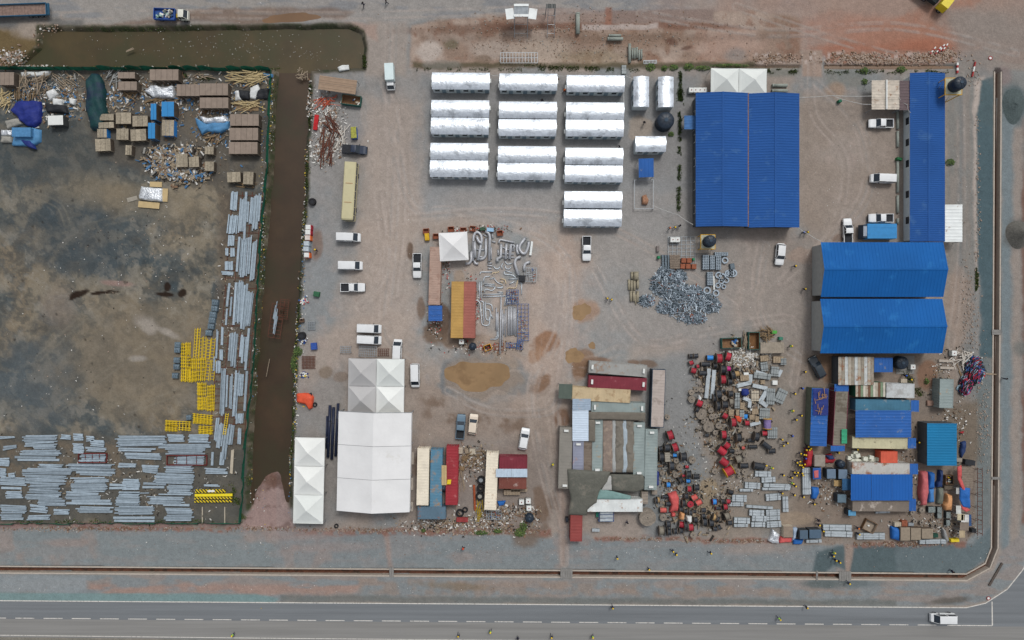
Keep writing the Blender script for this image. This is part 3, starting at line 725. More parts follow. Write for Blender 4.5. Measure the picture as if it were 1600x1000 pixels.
# ---------------------------------------------------------------- tents
def cloth(name, rgb, **k): return M(name, rgb, .6, var=.05, scale=.25, bump=.12, bscale=.9, **k)
tentw = cloth('tent_white', (220, 220, 219), stain=((208, 206, 200), .05, .2)); tentg = cloth('tent_grey', (176, 175, 174)); tentc = cloth('tent_pale', (214, 218, 214)); tentk = cloth('tent_light', (224, 226, 222))
def pyramids(label, box, nx_, ny_, mats, eave=2.7, rise=1.5, rz=0.0):
    cx, cy, w, d = rect(*box, eave); t_ = thing('tent', label, 'tent', cx, cy, rz)
    k = 0
    for j in range(ny_):
        for i in range(nx_):
            x0, x1 = -w / 2 + w * i / nx_, -w / 2 + w * (i + 1) / nx_; y1, y0 = d / 2 - d * j / ny_, d / 2 - d * (j + 1) / ny_
            mb = MB(); mx, my = (x0 + x1) / 2, (y0 + y1) / 2
            for (a, b_) in (((x0, y0), (x1, y0)), ((x1, y0), (x1, y1)), ((x1, y1), (x0, y1)), ((x0, y1), (x0, y0))):
                def fn(u, v, a=a, b_=b_):
                    ex, ey = a[0] + (b_[0] - a[0]) * u, a[1] + (b_[1] - a[1]) * u
                    return (ex + (mx - ex) * v, ey + (my - ey) * v, eave + rise * (v ** 1.25) - .10 * math.sin(math.pi * u) * (1 - v))
                mb.grid(fn, 6, 5)
            part('canopy', mb, mats[k % len(mats)], t_); k += 1
            va_ = MB()
            for (ax, ay, bx, by) in ((x0, y0, x1, y0), (x1, y0, x1, y1), (x1, y1, x0, y1), (x0, y1, x0, y0)):
                L_ = math.hypot(bx - ax, by - ay); va_.box((ax + bx) / 2, (ay + by) / 2, eave - .3, L_ - .04, .03, .3, math.atan2(by - ay, bx - ax))
            part('valance', va_, mats[0], t_)
            for a, b_ in ((x0, y0), (x1, y0), (x1, y1), (x0, y1)):
                part('leg', MB().box(a * .985, b_ * .985, 0, .09, .09, eave - .05), steel, t_)
    return t_
pyramids('grey tent with four peaks joined to the big white marquee', (544, 560.5, 631.5, 647), 2, 2, [tentg, tentc, tentg, tentk], 2.7, 1.5, R(-.8))
pyramids('narrow white tent with three peaks beside the canal', (459.5, 684, 506, 818), 1, 3, [tentk, tentk, tentc], 2.8, 1.5, R(-1.3))
pyramids('single square white tent beside the pipe yard', (686.5, 363, 731, 407), 1, 1, [tentw], 2.7, 1.4, R(3))
pyramids('pale tent with two peaks behind the large blue shed', (1111, 107, 1198, 147), 2, 1, [tentc, tentc], 3.0, 1.3, R(-.6))
# marquee
cx, cy, w_, d_ = rect(527.5, 643.5, 641.5, 799, 4.2)
t_ = thing('marquee', 'big white gabled marquee of three bays, the largest tent', 'marquee', cx, cy, R(-1.2))
for i in range(3):
    for s in (-1, 1):
        mb = MB(); y0 = -d_ / 2 + d_ * i / 3; y1 = y0 + d_ / 3 - .07
        def fn(u, v, s=s, y0=y0, y1=y1): return (s * w_ / 2 * u, y0 + (y1 - y0) * v, 4.2 + 1.7 * (1 - u) - .10 * math.sin(math.pi * v) * math.sin(math.pi * u))
        mb.grid(fn, 8, 6)
        if s > 0: mb.f = [f[::1] for f in mb.f]
        part('roof_panel', mb, tentw, t_)
        part('side_curtain', MB().box(s * (w_ / 2 - .05), (y0 + y1) / 2, 2.6, .04, y1 - y0, 1.5), tentw, t_)
for i in range(4):
    y = -d_ / 2 + d_ * i / 3
    for s in (-1, 1):
        mb = MB(); mb.cyl((0, y, 5.82), (s * w_ / 2, y, 4.12), .06, 6); part('rafter', mb, steel, t_)
        part('leg', MB().box(s * (w_ / 2 - .15), y * .99, 0, .14, .14, 4.1), steel, t_)

# ---------------------------------------------------------------- containers
CM = {}
def cmat(nm, rgb, st=None, **k):
    if nm not in CM: CM[nm] = M('container_' + nm, rgb, .6, var=.12, scale=.5, fine=.08, stain=st, **k)
    return CM[nm]
_cc = {}
def container(label, px, py, Lp, ang, mat, wpx=18.5, h=2.6, roofm=None, cat='container', doors=1, name='shipping_container', ac=0, group=None, rsp=.62):
    L_ = Lp / S * (H - h) / H; w = wpx / S * (H - h) / H
    key = (round(L_, 1), round(w, 1), h, mat.name, (roofm or mat).name)
    x, y = W(px, py, h); t_ = thing(name, label, cat, x, y, R(ang), 0, group)
    if key not in _cc:
        L_, w = key[0], key[1]
        side = MB(); n = int(L_ / .5)
        for s in (-1, 1):
            pr = []
            for i in range(n):
                u = -L_ / 2 + .1 + (L_ - .2) * i / n; st = (L_ - .2) / n; pr += [(u, 0), (u + st * .35, 0), (u + st * .5, .05), (u + st * .85, .05)]
            pr.append((L_ / 2 - .1, 0)); o = len(side.v)
            for u, q in pr: yy = s * (w / 2 - .02 - q); side.v += [(u, yy, .15), (u, yy, h - .1)]
            for i in range(len(pr) - 1):
                f = (o + 2 * i, o + 2 * i + 2, o + 2 * i + 3, o + 2 * i + 1); side.f.append(f if s < 0 else f[::-1]); side.m.append(0)
        rf = MB(); ribbed(rf, -L_ / 2 + .12, L_ / 2 - .12, -w / 2 + .1, w / 2 - .1, lambda x, y: h - .05, rsp, .022, 'y')
        fr = MB()
        for sx in (-1, 1):
            for sy in (-1, 1): fr.box(sx * (L_ / 2 - .08), sy * (w / 2 - .08), 0, .16, .16, h)
        for sy in (-1, 1): fr.box(0, sy * (w / 2 - .05), h - .12, L_ - .33, .1, .12); fr.box(0, sy * (w / 2 - .05), .05, L_ - .33, .1, .14)
        for sx in (-1, 1): fr.box(sx * (L_ / 2 - .05), 0, h - .14, .1, w - .33, .13)
        en = MB().box(-L_ / 2 + .07, 0, .1, .05, w - .32, h - .25)
        dr = MB().box(0, 0, .12, .06, w / 2 - .2, h - .28); bar = MB()
        for yy in (-.25, .25): bar.cyl((.05, yy, .15), (.05, yy, h - .2), .025, 5)
        _cc[key] = (side.mesh('side', mat), rf.mesh('roof', roofm or mat), fr.mesh('frame', mat), en.mesh('end', mat), dr.mesh('door', mat), bar.mesh('lock_bar', steel))
    a = _cc[key]; L_, w = key[0], key[1]
    part('side_wall', a[0], None, t_); part('roof', a[1], None, t_); part('frame', a[2], None, t_); part('end_wall', a[3], None, t_)
    for s in (-1, 1):
        d = part('door', a[4], None, t_, loc=(L_ / 2 - .1, s * (w / 4 - .04), 0)); part('lock_bar', a[5], None, d)
    for i in range(ac):
        xx = (L_ / 2 - .7) * (1 if i == 0 else -1)
        part('air_conditioner', MB().box(xx, 0, h, .42, .95, .45), whitep, t_)
    return t_
rusty = (128, 84, 60)
c_och = cmat('ochre', (178, 141, 78)); c_ter = cmat('terracotta', (156, 94, 82)); c_cream = cmat('cream', (228, 218, 198), ((150, 116, 90), .10, .5))
c_blue = cmat('blue', (84, 128, 152), ((142, 122, 102), .28, .5)); c_red = cmat('red', (150, 46, 54), ((170, 96, 96), .10, .6)); c_mar = cmat('maroon', (120, 44, 56), ((150, 96, 100), .08, .5))
c_slate = cmat('slate', (88, 112, 128), ((130, 92, 80), .14, .6)); c_pink = cmat('chalky', (176, 164, 156), ((150, 138, 130), .3, .5)); c_gry = cmat('grey', (150, 150, 146), ((140, 120, 104), .22, .6))
c_ggn = cmat('grey_green', (138, 150, 148), ((156, 140, 118), .08, .6)); c_brn = cmat('grey_brown', (134, 130, 122), ((112, 106, 98), .2, .5)); c_rr = cmat('red_roof', (140, 66, 62)); c_whr = cmat('rusty_white', (188, 186, 180), ((146, 106, 84), .33, .5))
c_rus = cmat('rusty', (116, 66, 56), ((160, 140, 132), .12, .8)); c_bei = cmat('beige', (188, 182, 150), ((128, 118, 100), .1, .6)); c_teal = cmat('teal_grey', (64, 112, 136), ((150, 150, 146), .08, .4)); c_tan = cmat('tan', (190, 170, 136), ((160, 136, 104), .3, .8))
c_lilac = cmat('lilac', (136, 140, 156), ((170, 130, 110), .12, .6)); c_wal = cmat('slate_side', (60, 76, 92))
container('long ochre yellow container beside the terracotta one', 714.5, 484, 88.5, 89, c_och, 19)
container('long terracotta red container touching the ochre one', 733.5, 484, 88.5, 89, c_ter, 18.5)
container('cream container, leftmost of three upright ones below the puddle', 660.8, 745, 89, 89, c_cream, 18.6)
container('faded blue container with brown streaks between the cream and red ones', 681.6, 747, 90, 89, c_blue, 18.6)
container('bright red container, rightmost of the three upright ones', 706.2, 743, 92, 89, c_red, 18.4)
container('slate blue short container lying across below the blue one', 674.5, 801.5, 44, 0, c_slate, 19)
container('cream container with a cable on its roof beside the stacked tyres', 767.8, 752, 90, 87.6, c_cream, 18.6)
container('maroon short container with faded roof right of the cream one', 802, 723, 44, -1, c_mar, 19.5)
container('rust brown short container below the pale sheet', 801, 755, 43, -1, c_rus, 18)
container('light grey weathered container, topmost of the camp', 965.5, 576.5, 91, -4.5, c_gry, 18.5, ac=2)
container('dark maroon container with two air conditioners below the light grey one', 965, 598.5, 91, -3, c_mar, 19, ac=2)
container('upright chalky pink container with slate side right of the camp', 1028.5, 622.5, 91, 88, c_wal, 21, roofm=c_pink)
container('tan timber topped container below the maroon one', 939.5, 617, 91, -3, c_tan, 21, h=2.9)
container('grey green container with two air conditioners inside the camp', 966, 637, 84, -1.5, c_ggn, 17, ac=2)
container('grey brown upright container at the left edge of the camp', 883.5, 715.5, 96, 88.5, c_brn, 20, ac=2)
container('lilac grey upright container under the pale blue roof', 903.5, 712, 47, 89.5, c_lilac, 17, ac=1)
container('brown slatted upright container next to the lilac grey one', 918.5, 712, 46, 89.5, cmat('slat_brown', (118, 106, 94), ((96, 84, 74), .3, .8)), 12.5)
container('grey green upright container left of the folded brown tarpaulins', 933.5, 697, 84, 89.5, c_ggn, 16.5, ac=2)
container('grey green upright container right of the folded brown tarpaulins', 998.5, 702, 84, 89.5, c_ggn, 17.5, ac=2)
container('grey green upright container along the right edge of the camp', 1017.5, 718, 95, 89, c_ggn, 19.5, ac=2)
container('white rust stained container at the foot of the camp', 961, 790, 86, 0, cmat('white', (214, 218, 216), ((160, 124, 96), .13, .6)), 19)
container('small red roofed container jutting out below the dark tarpaulin', 900.5, 825.5, 41, 89, c_rr, 18.5)
container('rusty plank coloured container along the tent and pickup', 679.5, 431, 91, 88.5, cmat('plank', (168, 142, 128), ((150, 122, 108), .3, .7)), 18, rsp=.5)
container('teal grey container above the patched blue roof', 1380, 633, 86, -1, c_teal, 17)
container('beige container with a dark green end below the patched blue roof', 1375, 692, 86, -1, c_bei, 17.5)
container('rust blotched white container below the white boxes', 1376.5, 732.5, 90, -1, c_whr, 18)
container('half white half brown container below the lower blue canopy', 1376, 790.5, 88, -.5, cmat('brown_grey', (122, 112, 102), ((180, 170, 160), .16, .35)), 17)
container('maroon sided cabin with grimy roof and green panel at the lower right', 1313.5, 652, 90, 87, cmat('maroon_side', (112, 50, 66)), 21, roofm=cmat('grimy', (124, 118, 106), ((96, 88, 76), .35, .5)))
container('grey green cabin standing alone beside the tangled cable heap', 1479, 615, 45, 88.5, c_ggn, 21.5, name='site_cabin', cat='cabin')
container('orange short container beside the stack of white boxes', 1389.5, 714.5, 26, 0, cmat('orange', (204, 92, 68)), 17.5)
container('white box container with red and blue corner curve', 1407, 610.5, 44, -1, cmat('pale_box', (186, 190, 190), ((160, 160, 158), .2, .5)), 22)

# ---------------------------------------------------------------- roofs of the camp and the lower right
canopy('roof', 'pale blue white sheet roof with an orange edge in the camp', 'roof', (894.5, 641, 919.5, 689), 3.0, M('ice_sheet', (196, 210, 224), .5, var=.05), 'x', .5, 0.2)[0]
canopy('roof', 'bluish grey sheet roof above the pale blue white roof', 'roof', (894.5, 623, 923, 641), 3.1, M('bluegrey_sheet', (150, 166, 182), .5, var=.12, stain=((176, 140, 110), .08, .6)), 'x', .5)
canopy('roof', 'pale blue sheet roof spanning the maroon and rust brown containers', 'roof', (775, 732.5, 824, 745.5), 3.0, M('paleblue_sheet', (178, 194, 208), .5, var=.08, stain=((196, 130, 90), .06, .5)), 'y', .6, panels=2)
canopy('canopy', 'dark green square canopy at the upper left of the camp', 'canopy', (873, 600, 894.5, 623), 2.7, M('green_tarp', (84, 94, 86), .8, var=.1), 'y', 2, rz=R(-2))
canopy('roof', 'plank coloured corrugated roof in two rows below the blue halls', 'roof', (1310, 557.5, 1365.5, 601.5), 3.2, None, 'y', .6, 0, walls=walld, panels=11, pm=[M('sheet_a', (172, 164, 150), stain=((150, 108, 80), .25, .8)), M('sheet_b', (148, 140, 126), stain=((140, 100, 76), .3, .7)), M('sheet_c', (190, 194, 192), stain=((150, 116, 90), .15, .8))])
canopy('roof', 'small plain blue roof beside the plank coloured roof', 'roof', (1366, 559, 1395, 581.5), 2.9, blue3, 'y', .7)
canopy('roof', 'striped roof of loose sheets with a green side below the plank coloured roof', 'roof', (1337, 597.5, 1383.5, 620), 2.9, None, 'y', .7, 0, walls=M('green_wall', (40, 96, 72)), panels=12, pm=[M('sheet_d', (176, 168, 152), stain=((140, 92, 70), .2, 1)), M('sheet_e', (118, 88, 70)), M('sheet_f', (128, 146, 120)), M('sheet_g', (196, 190, 176))])
canopy('roof', 'patched large blue roof between the teal and beige containers', 'roof', (1337, 641, 1423.5, 683.5), 3.2, blue3, 'x', .6, .15, panels=1)
canopy('roof', 'lower large blue roof in three panels between two rusty containers', 'roof', (1329.5, 741, 1426, 782), 3.3, M('blue_sheet_deep', (22, 88, 162), .65, var=.08, scale=.2), 'y', .6, panels=3)
canopy('roof', 'turquoise blue ribbed roof of the shed right of the containers', 'shed', (1449, 661.5, 1494.5, 727.5), 3.6, teal, 'x', .55, .2, walls=walld, panels=1)
for i, (b_, lb) in enumerate([((1423.5, 625.5, 1436, 643.5), 'small blue awning at the end of the teal grey container'), ((1418.5, 684.5, 1431.5, 700.5), 'small blue awning at the end of the beige container'),
                  ((1421.5, 724.5, 1434.5, 741), 'small blue awning at the end of the rust blotched container'), ((1420.5, 779.5, 1431.5, 798.5), 'small blue awning at the end of the lowest container'),
                  ((1304, 600, 1326, 611.5), 'small blue awning above the maroon sided cabin'), ((1298, 696.5, 1320, 705), 'small blue awning below the maroon sided cabin')]):
    canopy('awning', lb, 'awning', b_, 2.6, blue3, 'y', .7, 0, group='small blue awnings at container ends')
t_, w_, d_ = canopy('roof', 'long blue roofed cabin with an olive side wall and rumpled tarpaulin', 'cabin', (1267, 606.5, 1293, 697), 2.9, blue3, 'x', .8, 0, walls=M('olive_wall', (96, 102, 88)), rz=R(-2))
canopy('roof', 'white ribbed lean-to roof attached right of the long blue shed', 'lean-to', (1475.5, 319.5, 1503.5, 378), 2.9, whites, 'x', .7, .1)
t_, w_, d_ = canopy('canopy', 'beige sheet car port beside the long blue shed', 'car port', (1362, 125.5, 1405.5, 171), 2.8, M('beige_sheet', (192, 182, 168), stain=((140, 100, 70), .1, .7)), 'x', .6, 0, panels=3)
part('downpipe', MB().cyl((2.0 - 1.9, -d_ / 2, 3.0), (2.0 - 1.9, d_ / 2, 3.0), .2, 8), whitep, t_)
canopy('canopy', 'dark mauve sheet canopy between the car port and the long blue shed', 'canopy', (1405.5, 126, 1423.5, 172), 2.85, M('mauve_sheet', (98, 84, 86), .7, var=.12), 'x', .6)
canopy('canopy', 'small blue two step canopy below the crosswise silver cabin', 'canopy', (998, 248, 1021.5, 276.5), 2.6, blue3, 'y', .8, .5, panels=1, rz=R(2))
canopy('awning', 'small faded blue awning on the left wall of the large shed', 'awning', (1069, 180.5, 1087, 202), 2.6, M('blue_faded2', (70, 110, 160)), 'x', .8)
canopy('canopy', 'blue square canopy below the plank coloured container', 'canopy', (669.5, 477.5, 691, 501.5), 2.6, M('blue_roof_sm', (44, 92, 160), .5), 'x', 1.2, panels=3)
canopy('canopy', 'black flat solar panel rack above the orange brown mud', 'panel rack', (853, 6, 868.5, 13), 4.5, M('panel_black', (28, 36, 36), .3), 'y', 1.2)
canopy('roof', 'brown plywood sheet roof held down at the upper left of the compound', 'roof', (498, 121.5, 557, 143.5), 2.4, M('plywood', (150, 128, 108), var=.1), 'x', 1.6, 0, panels=2, rz=R(-8))
# gate house with white wings
t_, w_, d_ = canopy('gate_shelter', 'white winged shelter roof at the top on tall poles', 'shelter', (803, 6.5, 826, 26.5), 4.2, M('shelter_grey', (150, 156, 160)), 'y', .9, 0)
for s in (-1, 1): part('wing', MB().box(s * (w_ / 2 + .85), -.6, 4.0, 1.7, 2.2, .08, R(-8 * s)), whites, t_)
for s in (-1, 1): part('roof_strip', MB().box(0, s * (d_ / 2 - .25), 4.3, w_, .5, .08), whites, t_)
# ---------------------------------------------------------------- vehicles
def paint(nm, rgb, rough=.3): return M('paint_' + nm, rgb, rough, var=.05, scale=.8, spec=.5, fine=.04)
tyre = M('tyre', (36, 36, 38), .9, var=.15); rimm = M('rim', (120, 122, 124), .4, .5); lampm = M('lamp_glass', (220, 222, 214), .2, var=.03); redm = M('tail_lamp', (140, 30, 26), .3, var=.05)
darkin = M('bed_liner', (44, 46, 50), .8, var=.15)
def wheels(t_, xs_, w, r=.36):
    mb = MB(); mb.cyl((0, -.13, 0), (0, .13, 0), r, 14); wm = mb.mesh('wheel', tyre)
    rb = MB(); rb.cyl((0, -.135, 0), (0, .135, 0), r * .55, 10); rm = rb.mesh('rim', rimm)
    for x in xs_:
        for s in (-1, 1):
            a = part('wheel', wm, None, t_, loc=(x, s * (w - .12), r)); part('rim', rm, None, a)
def lamps(t_, xf, xb, w, z=.75):
    for s in (-1, 1):
        part('headlight', MB().box(xf, s * (w - .28), z, .12, .36, .16), lampm, t_); part('tail_light', MB().box(xb, s * (w - .16), z, .08, .2, .3), redm, t_)
        part('mirror', MB().box(xf - 1.35, s * (w + .13), z + .35, .14, .24, .18), M('mirror_dark', (60, 62, 64), .4), t_)
def sect(w, z0, z1, k=.86): return [(w * .8, z0), (w, z0 + .18), (w, z1 - .14), (w * k, z1)]
def greenhouse(t_, x0, x1, z0, z1, w, f=.55, r=.3, paintm=None, top=.80):
    """glass frustum with pillars and a painted roof panel; +x is the front"""
    g = MB(); a, b_ = x0, x1; W2, T2 = w * .93, w * top
    g.add([(a, -W2, z0), (b_, -W2, z0), (b_, W2, z0), (a, W2, z0), (a + r, -T2, z1), (b_ - f, -T2, z1), (b_ - f, T2, z1), (a + r, T2, z1)],
          [(0, 3, 2, 1), (4, 5, 6, 7), (0, 1, 5, 4), (1, 2, 6, 5), (2, 3, 7, 6), (3, 0, 4, 7)])
    part('glazing', g, glassd, t_)
    rf = MB(); n = 6
    rf.grid(lambda u, v: (a + r * .9 + (b_ - f * .95 - a - r * .9) * u, T2 * 1.02 * (2 * v - 1), z1 + .015 + .05 * (1 - (2 * v - 1) ** 4) * (1 - (2 * u - 1) ** 6)), 6, n)
    for xx in (a + r * .9, b_ - f * .95): rf.box(xx, 0, z1 - .03, .05, 2 * T2, .05)
    part('roof', rf, paintm, t_, True)
    for s in (-1, 1):
        for xa, xb in ((a, a + r), (b_, b_ - f), ((a + b_) / 2 - .05, (a + r + b_ - f) / 2)):
            part('pillar', MB().tube([(xa, s * (W2 + .005), z0), (xb, s * (T2 + .01), z1 + .01)], .05, 4), paintm, t_)
def pickup(pm, covered=False):
    t_ = thing('pickup_truck', '', 'pickup truck', 0, 0); w = .93
    mb = MB(); mb.loft([(-.72, sect(w, .35, 1.02)), (-.1, sect(w, .32, 1.04)), (1.2, sect(w, .32, 1.04)), (1.9, sect(w, .34, 1.02)), (2.35, sect(w * .95, .36, .95)), (2.6, sect(w * .86, .4, .82, .8))])
    part('body', mb, pm, t_)
    mb = MB(); mb.box(-1.68, 0, .35, 1.9, 1.84, .28)
    part('bed_floor', MB().box(-1.68, 0, .64, 1.72, 1.62, .02), darkin, t_)
    for s in (-1, 1): mb.box(-1.68, s * .88, .63, 1.9, .1, .42)
    mb.box(-2.58, 0, .63, .1, 1.66, .42); part('bed', mb, pm, t_)
    part('bed_liner', MB().box(-.79, 0, .66, .06, 1.6, .4), darkin, t_)
    if covered: part('bed_cover', MB().frus(-1.66, 0, 1.06, 1.9, 1.8, 1.8, 1.7, .06), darkin, t_)
    greenhouse(t_, -.72, 1.15, 1.03, 1.72, w, .75, .12, pm)
    part('bumper', MB().box(2.6, 0, .38, .14, 1.6, .2), darkin, t_); part('bumper', MB().box(-2.7, 0, .42, .12, 1.6, .16), rimm, t_)
    wheels(t_, (-1.72, 1.62), w); lamps(t_, 2.42, -2.62, w, .68); return t_
def van(pm):
    t_ = thing('minivan', '', 'minivan', 0, 0); w = .93
    mb = MB(); mb.loft([(-2.55, sect(w * .96, .35, 1.12)), (-2.3, sect(w, .3, 1.15)), (1.75, sect(w, .3, 1.12)), (2.2, sect(w * .97, .32, 1.02)), (2.48, sect(w * .9, .38, .85))]); part('body', mb, pm, t_)
    greenhouse(t_, -2.5, 2.0, 1.12, 1.98, w, .85, .14, pm, .86)
    part('bumper', MB().box(2.46, 0, .34, .14, 1.66, .22), pm, t_)
    wheels(t_, (-1.6, 1.55), w); lamps(t_, 2.34, -2.55, w, .72); return t_
def suv(pm, L_=4.6):
    t_ = thing('suv', '', 'suv', 0, 0); w = .93; h = L_ / 2
    mb = MB(); mb.loft([(-h, sect(w * .93, .4, .98)), (-h + .25, sect(w, .32, 1.04)), (.9, sect(w, .3, 1.04)), (h - .55, sect(w, .32, 1.0)), (h - .2, sect(w * .95, .36, .9)), (h, sect(w * .84, .42, .76))]); part('body', mb, pm, t_)
    greenhouse(t_, -h + .18, 1.05, 1.03, 1.72, w, .7, .38, pm)
    part('bumper', MB().box(h - .02, 0, .36, .12, 1.5, .2), darkin, t_)
    wheels(t_, (-h + .9, h - .85), w); lamps(t_, h - .16, -h + .02, w, .7); return t_
pwhite = paint('white', (220, 222, 222)); pnavy = paint('navy', (34, 46, 66)); pgrey = paint('steel_blue', (100, 122, 138)); pcream = paint('cream', (214, 200, 182)); pdark = paint('charcoal', (44, 54, 62))
vans = van(pwhite); pk = pickup(pwhite); sv = suv(pwhite)
for px, py, hd, lb in [(543.5, 370, -2, 'white minivan below the long beige bus, facing right'), (546.5, 414.5, -1, 'white minivan between the other van and the black bedded pickup'), (576, 513.5, -2, 'upper of two white minivans parked above the grey tent'),
                       (576, 531, -3, 'lower of two white minivans parked above the grey tent'), (620, 549, 87, 'white minibus nosing under the grey tent, upright'), (648, 587, -89, 'white minibus right of the grey tent, facing down'),
                       (1381.5, 278, 178, 'white minivan parked against the kerb left of the long blue shed'), (1476, 967.5, 180, 'white minivan driving on the road at the lower right')]:
    place(vans, *W(px, py, 1.5), R(hd), lb, 'white minivans')
for px, py, hd, lb in [(550.5, 449, 0, 'white pickup with black bed below the two minivans, facing right'), (651.5, 415, -90, 'white pickup beside the plank coloured container, load in its bed'), (917, 388, -90, 'white pickup alone below the silver cabins, facing down'),
                       (1378, 192, 180, 'white pickup parked below the beige car port'), (1378, 340.5, 180, 'white pickup parked above the bright blue truck box'), (1326, 360, 92, 'white pickup standing upright left of the bright blue truck box')]:
    place(pk, *W(px, py, 1.2), R(hd), lb, 'white pickup trucks')
for px, py, hd, lb in [(819, 686, 80, 'white suv parked above the maroon container, tilted'), (1220, 397, -95, 'small white suv alone in the yard between the blue shed and halls')]:
    place(sv, *W(px, py, 1.2), R(hd), lb, 'white suvs')
k = pickup(pgrey); place(k, *W(719.5, 667, 1.2), R(86), 'steel blue pickup with a black bed beside the cream suv')
k = suv(pcream, 4.3); place(k, *W(739, 663, 1.2), R(84), 'cream suv right of the steel blue pickup')
k = suv(pdark, 4.9); place(k, *W(1278, 574, 1.2), R(118), 'dark charcoal suv parked aslant below the blue halls')
k = pickup(pnavy, True); place(k, *W(553.5, 233, 1.2), R(-4), 'navy pickup with covered bed above the beige bus')
# coach
busm = paint('bus', (190, 182, 144), .5)
t_ = thing('coach_bus', 'long beige bus parked upright at the left of the compound', 'bus', *W(544.5, 298, 3.1), R(-93.5)); w = 1.27; h = 6.1
mb = MB(); mb.loft([(-h, [(w * .9, .35), (w, .6), (w, 1.5)]), (h - .2, [(w * .9, .35), (w, .6), (w, 1.5)]), (h, [(w * .85, .4), (w * .93, .6), (w * .93, 1.5)])]); part('body', mb, busm, t_)
mb = MB(); mb.loft([(-h, [(w, 1.5), (w * .97, 2.7)]), (h - .35, [(w, 1.5), (w * .97, 2.7)]), (h, [(w * .93, 1.5), (w * .9, 2.5)])]); part('glazing', mb, glassd, t_)
mb = MB(); mb.loft([(-h, [(w * .985, 2.7), (w * .98, 2.9), (w * .85, 3.05)]), (h - .3, [(w * .985, 2.7), (w * .98, 2.9), (w * .85, 3.05)]), (h, [(w * .9, 2.7), (w * .88, 2.8), (w * .75, 2.86)])]); part('roof', mb, busm, t_)
for x in (-1.6, 2.4): part('roof_hatch', MB().box(x, 0, 3.05, .12, 1.5, .06), M('hatch', (170, 132, 96)), t_)
wheels(t_, (-3.7, 3.6), w, .5); lamps(t_, h - .02, -h, w, .7)
for i in range(7):
    for s in (-1, 1): part('pillar', MB().box(-h + .9 + i * 1.7, s * (w - .005), 1.5, .12, .03, 1.2), busm, t_)
# box truck
t_ = thing('box_truck', 'small white box truck driving down the entrance track', 'truck', *W(608.5, 118, 2.2), R(-87.5))
mb = MB(); mb.box(-.75, 0, .75, 3.5, 1.85, 1.9); part('cargo_box', mb, paint('truckbox', (206, 222, 222), .5), t_)
mb = MB(); mb.loft([(1.05, sect(.88, .4, 1.1)), (2.0, sect(.88, .4, 1.1)), (2.6, sect(.82, .42, 1.0))]); part('cab', mb, pwhite, t_)
greenhouse(t_, 1.05, 2.5, 1.08, 1.8, .88, .6, .08, pwhite); part('chassis', MB().box(-.6, 0, .5, 3.6, .8, .25), darkin, t_); wheels(t_, (-1.6, 1.8), .86); lamps(t_, 2.45, -2.5, .84, .75)
# blue lorry with load
t_ = thing('lorry', 'small blue dropside lorry with a white cab loaded with scrap, on the top road', 'lorry', *W(265, 21.5, 1.6), R(-2))
bl = paint('lorry_blue', (34, 78, 150), .6)
mb = MB(); mb.box(-1.2, 0, .9, 4.4, 2.3, .1)
for s in (-1, 1): mb.box(-1.2, s * 1.15, .9, 4.4, .1, .7)
mb.box(-3.42, 0, .9, .1, 2.2, .7); mb.box(1.02, 0, .9, .1, 2.2, .7); part('dropside_bed', mb, bl, t_)
part('chassis_frame', MB().box(.4, 0, .6, 6.6, .8, .25), M('yellow_frame', (190, 160, 40)), t_)
mb = MB(); mb.loft([(1.9, sect(1.0, .5, 1.35)), (3.3, sect(1.0, .5, 1.35)), (3.75, sect(.95, .5, 1.25))]); part('cab', mb, paint('cab_cream', (214, 214, 202)), t_); greenhouse(t_, 1.9, 3.6, 1.33, 2.1, 1.0, .55, .08, paint('cab_cream', (0, 0, 0)))
wheels(t_, (-2.2, 2.9), 1.05, .42); lamps(t_, 3.6, -3.4, 1.0, .85)
cols_ = [(210, 212, 206), (150, 180, 170), (60, 84, 120), (160, 150, 136), (90, 100, 96)]
for i in range(26):
    part('scrap_piece', MB().box(rnd.uniform(-3.0, .5), rnd.uniform(-.8, .8), 1.0 + rnd.uniform(0, .6), rnd.uniform(.3, .9), rnd.uniform(.2, .6), .2, rnd.uniform(0, 3), rnd.uniform(-.3, .3)), M('load%d' % (i % 5), cols_[i % 5]), t_)
# flatbed trailer at the top left
t_ = thing('flatbed_trailer', 'long blue sided flatbed trailer cut by the top left corner', 'trailer', *W(20, 15.5, 1.4), R(2))
mb = MB(); 
for s in (-1, 1): mb.box(0, s * 1.25, 1.0, 14.2, .12, .55)
mb.box(7.1, 0, 1.0, .12, 2.4, .55); mb.box(7.5, 0, 1.0, .12, 2.5, .5); mb.box(7.3, 1.0, 1.05, .4, .1, .1); mb.box(7.3, -1.0, 1.05, .4, .1, .1); part('side_board', mb, paint('trailer_blue', (40, 92, 122), .7), t_)
for i in range(18): part('floor_plank', MB().box(-6.8 + i * .79, 0, 1.0, .76, 2.3, .05 + .01 * (i % 3)), M('trailer_floor', (128, 108, 98), var=.25, scale=2), t_)
wheels(t_, (3.2, 4.4, 5.6), 1.2, .48)
